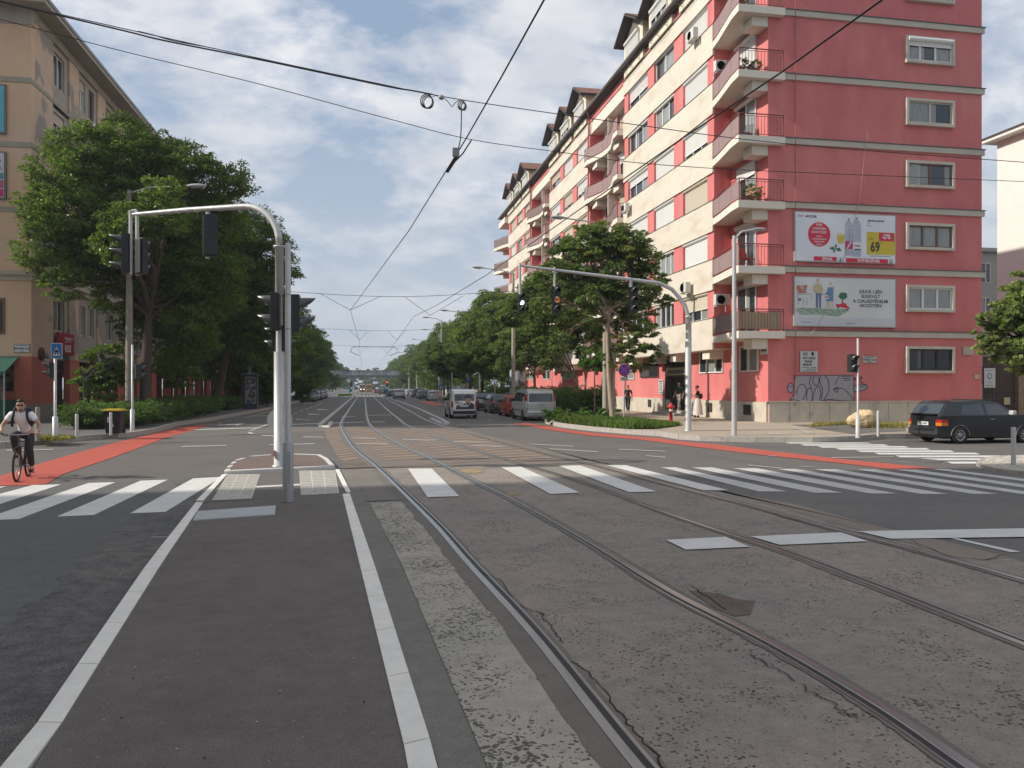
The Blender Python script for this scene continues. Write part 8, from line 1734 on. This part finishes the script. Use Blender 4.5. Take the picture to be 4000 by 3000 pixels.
# ================================================================ people and the bicycle
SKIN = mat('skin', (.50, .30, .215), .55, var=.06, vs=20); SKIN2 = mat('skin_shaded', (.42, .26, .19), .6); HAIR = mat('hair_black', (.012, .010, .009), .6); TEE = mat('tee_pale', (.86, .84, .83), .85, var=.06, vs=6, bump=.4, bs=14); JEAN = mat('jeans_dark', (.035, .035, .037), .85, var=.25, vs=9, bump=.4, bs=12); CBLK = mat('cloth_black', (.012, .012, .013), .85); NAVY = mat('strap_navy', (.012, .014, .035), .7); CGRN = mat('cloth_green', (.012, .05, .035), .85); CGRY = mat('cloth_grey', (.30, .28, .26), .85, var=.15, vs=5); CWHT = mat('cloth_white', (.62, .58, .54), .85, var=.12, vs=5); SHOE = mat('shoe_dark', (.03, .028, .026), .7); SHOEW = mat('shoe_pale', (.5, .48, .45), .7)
def skin(name, V, E, Rd, m, parent, root=0, lv=2, sm=True):
    me = bpy.data.meshes.new(name); me.from_pydata([tuple(v) for v in V], E, []); o = bpy.data.objects.new(name, me); col.objects.link(o)
    md = o.modifiers.new('s', 'SKIN'); md.use_smooth_shade = True
    for i, r_ in enumerate(Rd):
        q = me.skin_vertices[0].data[i]; q.radius = (r_, r_) if not isinstance(r_, tuple) else r_; q.use_root = (i == root)
    o.modifiers.new('u', 'SUBSURF').levels = lv
    dg = bpy.context.evaluated_depsgraph_get(); dg.update(); m2 = bpy.data.meshes.new_from_object(o.evaluated_get(dg)); bpy.data.objects.remove(o); bpy.data.meshes.remove(me)
    m2.materials.clear(); m2.materials.append(m); m2.name = name
    for p in m2.polygons: p.use_smooth = True
    o = bpy.data.objects.new(name, m2); col.objects.link(o)
    if parent is not None: o.parent = parent
    return o
def join_mesh(a, parts):
    """append further meshes to a so that it stays one mesh"""
    bm = bmesh.new(); bm.from_mesh(a.data)
    for q in parts: bm.from_mesh(q)
    bm.to_mesh(a.data); bm.free()
def head_mesh(c, yaw, pitch, s=1.0):
    """an oval head with brow, nose, chin, ears; faces local +x"""
    bm = bmesh.new(); bmesh.ops.create_uvsphere(bm, u_segments=20, v_segments=16, radius=1)
    for v in bm.verts:
        x, y, z = v.co; v.co = Vector((x * .098, y * .077, z * .118))
        if z < 0: v.co.x *= 1 - .12 * z * z; v.co.y *= 1 - .34 * z * z; v.co.x += .012 * -z
        if x > 0: v.co.x -= .012 * (1 - abs(z))
        if x > .75 and abs(y) < .3 and -.35 < z < .12: v.co.x += .022 * (1 - abs(z + .15) / .4)      # nose
        if x > .6 and .0 < z < .3 and .2 < abs(y) < .6: v.co.x -= .008                                # eye sockets
        if x > .7 and abs(y) < .35 and -.75 < z < -.5: v.co.x += .008                                 # lips, chin
    for s_ in (1, -1):
        r_ = bmesh.ops.create_uvsphere(bm, u_segments=8, v_segments=6, radius=.028)
        for v in r_['verts']: v.co = Vector((v.co.x * .7 - .004, v.co.y * .3 + s_ * .080, v.co.z * 1.15 - .005))
    M = Matrix.Translation(Vector(c)) @ Matrix.Rotation(yaw, 4, 'Z') @ Matrix.Rotation(pitch, 4, 'Y') @ Matrix.Scale(s, 4); bmesh.ops.transform(bm, matrix=M, verts=bm.verts)
    me = bpy.data.meshes.new('h'); bm.to_mesh(me); bm.free()
    for p in me.polygons: p.use_smooth = True
    return me, M
def hair_cap(M, m, parent, name='hair', zmin=.03, front=.055, vol=1.09, bun=False, quiff=0):
    bm = bmesh.new(); bmesh.ops.create_uvsphere(bm, u_segments=20, v_segments=16, radius=1); rr = random.Random(3)
    for v in bm.verts: v.co = Vector((v.co.x * .098 * vol, v.co.y * .077 * (vol + .05), v.co.z * .118 * vol + .004 + (quiff * max(0, v.co.x) * max(0, v.co.z)))); v.co += Vector((rr.uniform(-.003, .003),) * 3)
    dl = [v for v in bm.verts if v.co.z < (zmin + (.0 if v.co.x < .01 else (v.co.x - .01) * .55)) - (.07 if v.co.x < -.02 else 0)]
    bmesh.ops.delete(bm, geom=dl, context='VERTS')
    if bun:
        r_ = bmesh.ops.create_uvsphere(bm, u_segments=10, v_segments=8, radius=.045)
        for v in r_['verts']: v.co += Vector((-.10, 0, .07))
    bmesh.ops.transform(bm, matrix=M, verts=bm.verts); me = bpy.data.meshes.new(name); bm.to_mesh(me); bm.free(); me.materials.append(m)
    for p in me.polygons: p.use_smooth = True
    o = bpy.data.objects.new(name, me); col.objects.link(o); o.parent = parent; o2 = o.modifiers.new('t', 'SOLIDIFY'); o2.thickness = .004; return o
def hand(wrist, d, up, side, curl, s=1.0):
    """a palm with four bent fingers and a thumb; d is the pointing direction, up the back of the hand"""
    d = Vector(d).normalized(); up = Vector(up).normalized(); r_ = d.cross(up).normalized() * side; out = []
    W_ = Vector(wrist); V, E, Rr = [], [], []
    def ch(pts, rad):
        b = len(V)
        for i, p in enumerate(pts): V.append(p); Rr.append(rad[i]); 
        for i in range(len(pts) - 1): E.append((b + i, b + i + 1))
        return b
    palm = ch([W_, W_ + d * .045 * s, W_ + d * .085 * s], [(.022, .016), (.034, .016), (.034, .014)])
    meshes = [(V, E, Rr)]
    for k, (off, ln) in enumerate(((-.027, .068), (-.009, .078), (.009, .073), (.026, .058))):
        a = W_ + d * .082 * s + r_ * off * s; p = [a]; dd = d.copy(); 
        for j in range(3): dd = (Matrix.Rotation(-curl[j] * side, 3, r_ * side) @ dd); p.append(p[-1] + dd * ln * s * (.45, .32, .23)[j])
        meshes.append(([q for q in p], [(0, 1), (1, 2), (2, 3)], [.0095 * s, .009 * s, .008 * s, .007 * s]))
    a = W_ + d * .03 * s - r_ * .028 * s; td = (d * .6 - r_ * .7 - up * .3).normalized(); p = [a, a + td * .035 * s, a + td * .05 * s + d * .022 * s, a + td * .05 * s + d * .045 * s]
    meshes.append((p, [(0, 1), (1, 2), (2, 3)], [.013 * s, .011 * s, .0095 * s, .008 * s]))
    for V_, E_, R_ in meshes:
        o = skin('f', V_, E_, R_, SKIN, None, 0, 1); me = o.data; bpy.data.objects.remove(o); out.append(me)
    return out
# ---- the cyclist. Local frame: x forward, y to the rider's left
fwc = gp(64, 1884); rwc = gp(112, 1862); hdv = (fwc - rwc); yaw = math.atan2(hdv.y, hdv.x); mid = (fwc + rwc) / 2
bk = thing('bicycle', 'dark bicycle ridden along the red cycle lane', 'bicycle', mid, yaw)
WB_ = .53; Rw = .335; FRM = mat('bike_frame', (.015, .015, .017), .35, coat=.4); CHR = mat('bike_metal', (.35, .35, .36), .3, .8)
for x, nm in ((WB_, 'wheel'), (-WB_, 'wheel')):
    m = MB(); m.tube([(x + (Rw - .02) * math.cos(a), 0, Rw + (Rw - .02) * math.sin(a)) for a in [2 * math.pi * i / 36 for i in range(37)]], .022, 8, caps=False); w_ = m.build('wheel', TYRE, bk)
    m = MB(); m.tube([(x + (Rw - .048) * math.cos(a), 0, Rw + (Rw - .048) * math.sin(a)) for a in [2 * math.pi * i / 36 for i in range(37)]], .011, 6, caps=False)
    for i in range(20): a = 2 * math.pi * i / 20; m.tube([(x, (.02 if i % 2 else -.02), Rw), (x + (Rw - .05) * math.cos(a), 0, Rw + (Rw - .05) * math.sin(a))], .0016, 3, caps=False)
    m.tube([(x, -.05, Rw), (x, .05, Rw)], .02, 8); m.build('rim', [CHR], w_)
m = MB(); hb = (.38, 0, .88); bb_ = (-.08, 0, .30); st = (-.25, 0, .86)
for a, b, r_ in (((.40, 0, .76), bb_, .019), ((.37, 0, .86), (-.22, 0, .80), .017), (bb_, st, .016), (bb_, (-WB_, .05, Rw), .010), (bb_, (-WB_, -.05, Rw), .010), ((-.22, 0, .80), (-WB_, .05, Rw), .009), ((-.22, 0, .80), (-WB_, -.05, Rw), .009), ((.41, 0, .72), (.36, 0, .93), .02)): m.tube([a, b], r_, 8)
for s_ in (-.055, .055): m.tube([(.41, s_, .72), (.43, s_, .60), (WB_, s_ * 1.05, Rw)], .014, 8)
m.tube([(.41, -.06, .72), (.41, .06, .72)], .018, 8); m.build('frame', FRM, bk)
m = MB(); m.tube([(.35, 0, .93), (.40, 0, .99)], .018, 8); m.tube([(.32, -.31, 1.0), (.39, -.14, .99), (.41, 0, .985), (.39, .14, .99), (.32, .31, 1.0)], .014, 8); hbar = m.build('handlebar', CHR, bk)
m = MB()
for s_ in (-1, 1): m.tube([(.37, s_ * .2, .99), (.30, s_ * .33, 1.0)], .019, 8); m.tube([(.43, s_ * .18, .97), (.42, s_ * .27, .95)], .007, 5)
m.build('grip', BLK, hbar)
m = MB(); m.tube([(.42, .1, .98), (.5, .06, .9), (.44, .05, .7), (.5, .06, .45)], .004, 4); m.tube([(.42, -.1, .98), (.5, -.05, .92), (.3, -.03, .8)], .004, 4); m.build('brake_cable', BLK, bk)
m = MB(); m.ball((-.27, 0, .89), .13, 12, 0, (1.05, .6, .3)); m.build('saddle', BLK, bk)
m = MB(); m.lathe([(.09, -.045), (.09, -.04), (1e-4, -.04)], (bb_[0], 0, bb_[2]), 20, axis='y'); m.tube([(bb_[0], -.08, bb_[2]), (bb_[0] + .05, -.09, bb_[2] + .16)], .012, 6); m.tube([(bb_[0], .08, bb_[2]), (bb_[0] - .05, .09, bb_[2] - .16)], .012, 6); m.box(bb_[0] + .0, bb_[0] + .10, -.20, -.09, bb_[2] + .15, bb_[2] + .175); m.box(bb_[0] - .10, bb_[0] + .0, .09, .20, bb_[2] - .175, bb_[2] - .15); m.build('crankset', CHR, bk)
cy = thing('person', 'cyclist in a pale t-shirt, dark jeans and sunglasses riding towards the camera', 'person', mid, yaw)
PV = Vector((-.24, 0, .98))
KR = Vector((.12, -.16, .98)); AR = Vector((bb_[0] - .03, -.14, bb_[2] + .25)); KL = Vector((.10, .14, .70)); AL = Vector((bb_[0] - .08, .14, bb_[2] - .05))
SH = Vector((.12, 0, 1.40)); HR_ = Vector((.31, -.33, 1.03)); HL_ = Vector((.31, .33, 1.03)); EL_R = Vector((.12, -.36, 1.17)); EL_L = Vector((.12, .355, 1.17))
V = [PV, Vector((-.17, 0, 1.12)), Vector((-.03, 0, 1.27)), SH, Vector((.16, 0, 1.47)), Vector((.17, 0, 1.54)),
     Vector((.12, -.185, 1.40)), EL_R, HR_ - Vector((.03, 0, 0)), Vector((.12, .185, 1.40)), EL_L, HL_ - Vector((.03, 0, 0)),
     Vector((-.22, -.10, .95)), KR, AR, AR + Vector((.13, -.01, -.06)), Vector((-.22, .10, .95)), KL, AL, AL + Vector((.14, .01, -.05))]
E = [(0, 1), (1, 2), (2, 3), (3, 4), (4, 5), (3, 6), (6, 7), (7, 8), (3, 9), (9, 10), (10, 11), (0, 12), (12, 13), (13, 14), (14, 15), (0, 16), (16, 17), (17, 18), (18, 19)]
Rd = [.125, (.115, .135), (.12, .15), (.10, .13), .056, .055, .066, .040, .028, .066, .040, .028, .098, .062, .042, .035, .098, .062, .042, .035]
body = skin('body', V, E, Rd, SKIN, cy)
hc = Vector((.195, 0, 1.60)); hm, HM = head_mesh(hc, R(6), R(8), 1.06)
parts = [hm] + hand(HR_ + Vector((-.03, 0, .005)), (1, -.1, -.1), (0, 0, 1), -1, (.9, 1.0, .6)) + hand(HL_ + Vector((-.03, 0, .005)), (1, .1, -.1), (0, 0, 1), 1, (.9, 1.0, .6))
join_mesh(body, parts)
# clothes follow the body
skin('t_shirt', [Vector((-.23, 0, 1.01))] + V[1:4] + [Vector((.145, 0, 1.445))] + [V[6], V[6].lerp(V[7], .55), V[9], V[9].lerp(V[10], .55)], [(0, 1), (1, 2), (2, 3), (3, 4), (3, 5), (5, 6), (3, 7), (7, 8)], [(.135, .150), (.128, .150), (.135, .165), (.115, .145), .072, .085, .068, .085, .068], TEE, cy)
skin('jeans', [V[0] - Vector((0, 0, .0)), V[1] - Vector((.01, 0, .05)), V[12], V[12].lerp(V[13], .5), V[13], V[13].lerp(V[14], .5), V[14] + Vector((0, 0, .02)), V[16], V[16].lerp(V[17], .5), V[17], V[17].lerp(V[18], .5), V[18] + Vector((0, 0, .02))], [(0, 1), (0, 2), (2, 3), (3, 4), (4, 5), (5, 6), (0, 7), (7, 8), (8, 9), (9, 10), (10, 11)], [.145, .13, .115, .095, .082, .075, .062, .115, .095, .082, .075, .062], JEAN, cy)
for A in (AR, AL): s_ = -1 if A.y < 0 else 1; skin('shoe', [A + Vector((-.05, 0, -.045)), A + Vector((.06, 0, -.06)), A + Vector((.17, .01 * s_, -.075))], [(0, 1), (1, 2)], [.048, .046, .036], SHOE, cy)
hair_cap(HM, HAIR, cy, vol=1.12, quiff=.035, zmin=.045)
m = MB(HM)
for s_ in (-1, 1): m.ball((.088, s_ * .034, .018), .030, 10, 0, (.35, .95, .72))
m.box(.092, .100, -.01, .01, .02, .028); 
for s_ in (-1, 1): m.box(-.005, .085, s_ * .074, s_ * .079, .018, .028)
m.build('sunglasses', mat('sunglass', (.008, .008, .009), .12, spec=.8), cy)
m = MB(HM); m.box(.088, .0985, -.022, .022, -.068, -.060); m.build('mouth', mat('lips', (.33, .14, .11), .6), cy)
m = MB(HM); m.ball((.052, 0, -.082), .052, 12, 0, (.95, 1.05, .52)); m.build('beard', mat('stubble', (.13, .085, .06), .8), cy)
bpk = thing('backpack', 'dark backpack worn by the cyclist, its straps over his shoulders', 'backpack', mid, yaw)
for s_ in (-1, 1):
    m = MB(); P = spline([Vector((-.12, s_ * .11, 1.44)), Vector((.02, s_ * .12, 1.545)), Vector((.16, s_ * .125, 1.50)), Vector((.245, s_ * .13, 1.38)), Vector((.20, s_ * .155, 1.26)), Vector((.06, s_ * .185, 1.16))], 5); m.tube(P, .026, 8); o = m.build('strap', NAVY, bpk)
m = MB(); m.ball((-.22, 0, 1.30), .2, 14, 0, (.6, .95, 1.2)); m.build('bag', NAVY, bpk)
m = MB(); m.tube([HL_ - Vector((.06, .0, -.0)), HL_ - Vector((.035, .0, 0))], .034, 12); o = m.build('watch', BLK, cy)
# ---- pedestrians
def walker(label, feet, yaw, hgt, top_m, bot_m, sk, pose, hairm=HAIR, female=False, shoe=SHOE, skirt=False, bun=False):
    t = thing('person', label, 'person', feet, yaw); k = hgt / 1.75
    P = dict(hipL=(0, .09, .92), hipR=(0, -.09, .92), kneeL=(.10, .09, .50), kneeR=(-.02, -.09, .49), ankL=(.17, .09, .09), ankR=(-.24, -.09, .13), elL=(-.08, .25, 1.13), elR=(.06, -.25, 1.13), haL=(.0, .26, .88), haR=(.20, -.25, .92)); P.update(pose); P = {a: Vector(b) for a, b in P.items()}
    wd = .165 if female else .19
    V = [Vector((0, 0, .96)), Vector((0, 0, 1.12)), Vector((.01, 0, 1.30)), Vector((0, 0, 1.42)), Vector((.01, 0, 1.50)), Vector((.015, 0, 1.57)), Vector((0, wd, 1.41)), P['elL'], P['haL'], Vector((0, -wd, 1.41)), P['elR'], P['haR'], P['hipL'], P['kneeL'], P['ankL'], P['ankL'] + Vector((.13, .01, -.05)), P['hipR'], P['kneeR'], P['ankR'], P['ankR'] + Vector((.13, -.01, -.05))]
    E = [(0, 1), (1, 2), (2, 3), (3, 4), (4, 5), (3, 6), (6, 7), (7, 8), (3, 9), (9, 10), (10, 11), (0, 12), (12, 13), (13, 14), (14, 15), (0, 16), (16, 17), (17, 18), (18, 19)]
    Rd = [.12, .10, .12, .09, .05, .05, .055, .036, .024, .055, .036, .024, .09, .055, .036, .03, .09, .055, .036, .03]
    V = [v * k for v in V]; b = skin('body', V, E, [r_ * k for r_ in Rd], sk, t, lv=1); hm, HM = head_mesh(Vector((.03, 0, 1.645)) * k, 0, pose.get('_p', 0) if isinstance(pose.get('_p', 0), float) else 0, k)
    ps = [hm]
    for a, e, s_ in (('haL', 'elL', 1), ('haR', 'elR', -1)): ps += hand(P[a] * k, (P[a] - P[e]), (0, s_, .2), s_, (.3, .4, .3), k)
    join_mesh(b, ps)
    if female: skin('top', [V[1], V[2], V[3], V[6], V[9]], [(0, 1), (1, 2), (2, 3), (2, 4)], [.115 * k, .13 * k, .10 * k, .065 * k, .065 * k], top_m, t, lv=1)
    else: skin('shirt', [Vector((0, 0, .92)) * k, V[1], V[2], V[3], V[6], V[6].lerp(V[7], .75), V[9], V[9].lerp(V[10], .75)], [(0, 1), (1, 2), (2, 3), (3, 4), (4, 5), (3, 6), (6, 7)], [.14 * k, .135 * k, .145 * k, .11 * k, .075 * k, .058 * k, .075 * k, .058 * k], top_m, t, lv=1)
    if skirt:
        m = MB(); m.lathe([(.13 * k, 1.06 * k), (.19 * k, .9 * k), (.24 * k, .6 * k), (.27 * k, .3 * k), (.29 * k, .14 * k)], (0, 0, 0), 22)
        for i, v in enumerate(m.v): a = math.atan2(v.y, v.x); f = 1 + .06 * math.sin(a * 7) * (1.1 - v.z / k); v.x *= f * 1.05; v.y *= f
        m.build('skirt', bot_m, t)
    else: skin('trousers', [Vector((0, 0, .96)) * k, V[12], V[13], V[14] + Vector((0, 0, .03)), V[16], V[17], V[18] + Vector((0, 0, .03))], [(0, 1), (1, 2), (2, 3), (0, 4), (4, 5), (5, 6)], [.135 * k, .105 * k, .078 * k, .06 * k, .105 * k, .078 * k, .06 * k], bot_m, t, lv=1)
    for A in (V[14], V[18]): skin('shoe', [A + Vector((-.03, 0, -.05)), A + Vector((.07, 0, -.055)), A + Vector((.15, 0, -.065))], [(0, 1), (1, 2)], [.045 * k, .043 * k, .033 * k], shoe, t, lv=1)
    hair_cap(HM, hairm, t, bun=bun); return t
f = gp(2453, 1612, .2); walker('man in black clothes walking on the pavement by the entrance notice', f, R(-120), 1.90, CBLK, CBLK, SKIN2, {}, shoe=mat('shoe_grey', (.2, .2, .2)))
f = xp(2654, 1600, SC * 18.8 - .45); walker('man in a dark green polo shirt stepping out of the dark entrance', Vector((f.x, f.y, .49)), R(-150), 1.80, CGRN, CGRY, SKIN2, dict(kneeL=(.16, .1, .52), ankL=(.22, .1, .12), haL=(.05, .30, .86)), shoe=SHOEW)
f = xp(2724, 1620, SC * 18.8 - .75); wm = walker('woman in a black top and long white skirt looking at her phone by the wall', Vector((f.x, f.y, .2)), R(125), 1.86, CBLK, CWHT, SKIN, dict(elL=(.06, .22, 1.14), elR=(.06, -.22, 1.14), haL=(.30, .07, 1.24), haR=(.30, -.05, 1.22), ankL=(.04, .09, .09), ankR=(-.04, -.09, .09), kneeL=(.03, .09, .5), kneeR=(-.02, -.09, .5)), female=True, skirt=True, bun=True)
q = Matrix.Translation(wm.location) @ Matrix.Rotation(R(125), 4, 'Z'); ph = thing('phone', 'small phone in the hands of the woman in the white skirt', 'phone', q @ Vector((.44, .01, 1.36)), R(125)); m = MB(); m.box(-.005, .005, -.035, .035, -.07, .07); m.build('case', BLK, ph)
q2 = q @ Vector((-.16, -.12, 1.25)); m = MB(); m.ball((0, 0, 0), .16, 10, 0, (.7, .8, 1.1)); o = m.build('shoulder_bag', CBLK, loc=q2); tag(o, 'black bag on the back of the woman with the phone', 'bag')
# ================================================================ air
hz = bpy.data.materials.new('haze_air'); hz.use_nodes = True; t_ = hz.node_tree; t_.nodes.clear()
o_ = t_.nodes.new('ShaderNodeOutputMaterial'); v_ = t_.nodes.new('ShaderNodeVolumePrincipled'); v_.inputs['Color'].default_value = (.78, .84, .92, 1); v_.inputs['Density'].default_value = .0005; v_.inputs['Anisotropy'].default_value = .3
t_.links.new(v_.outputs[0], o_.inputs['Volume'])
m = MB(); m.box(-720, 720, -270, 920, -1.2, 32); o = m.build('haze', hz); o['kind'] = 'stuff'; o['label'] = 'thin pale haze in the air over the street'
bpy.context.view_layer.update()
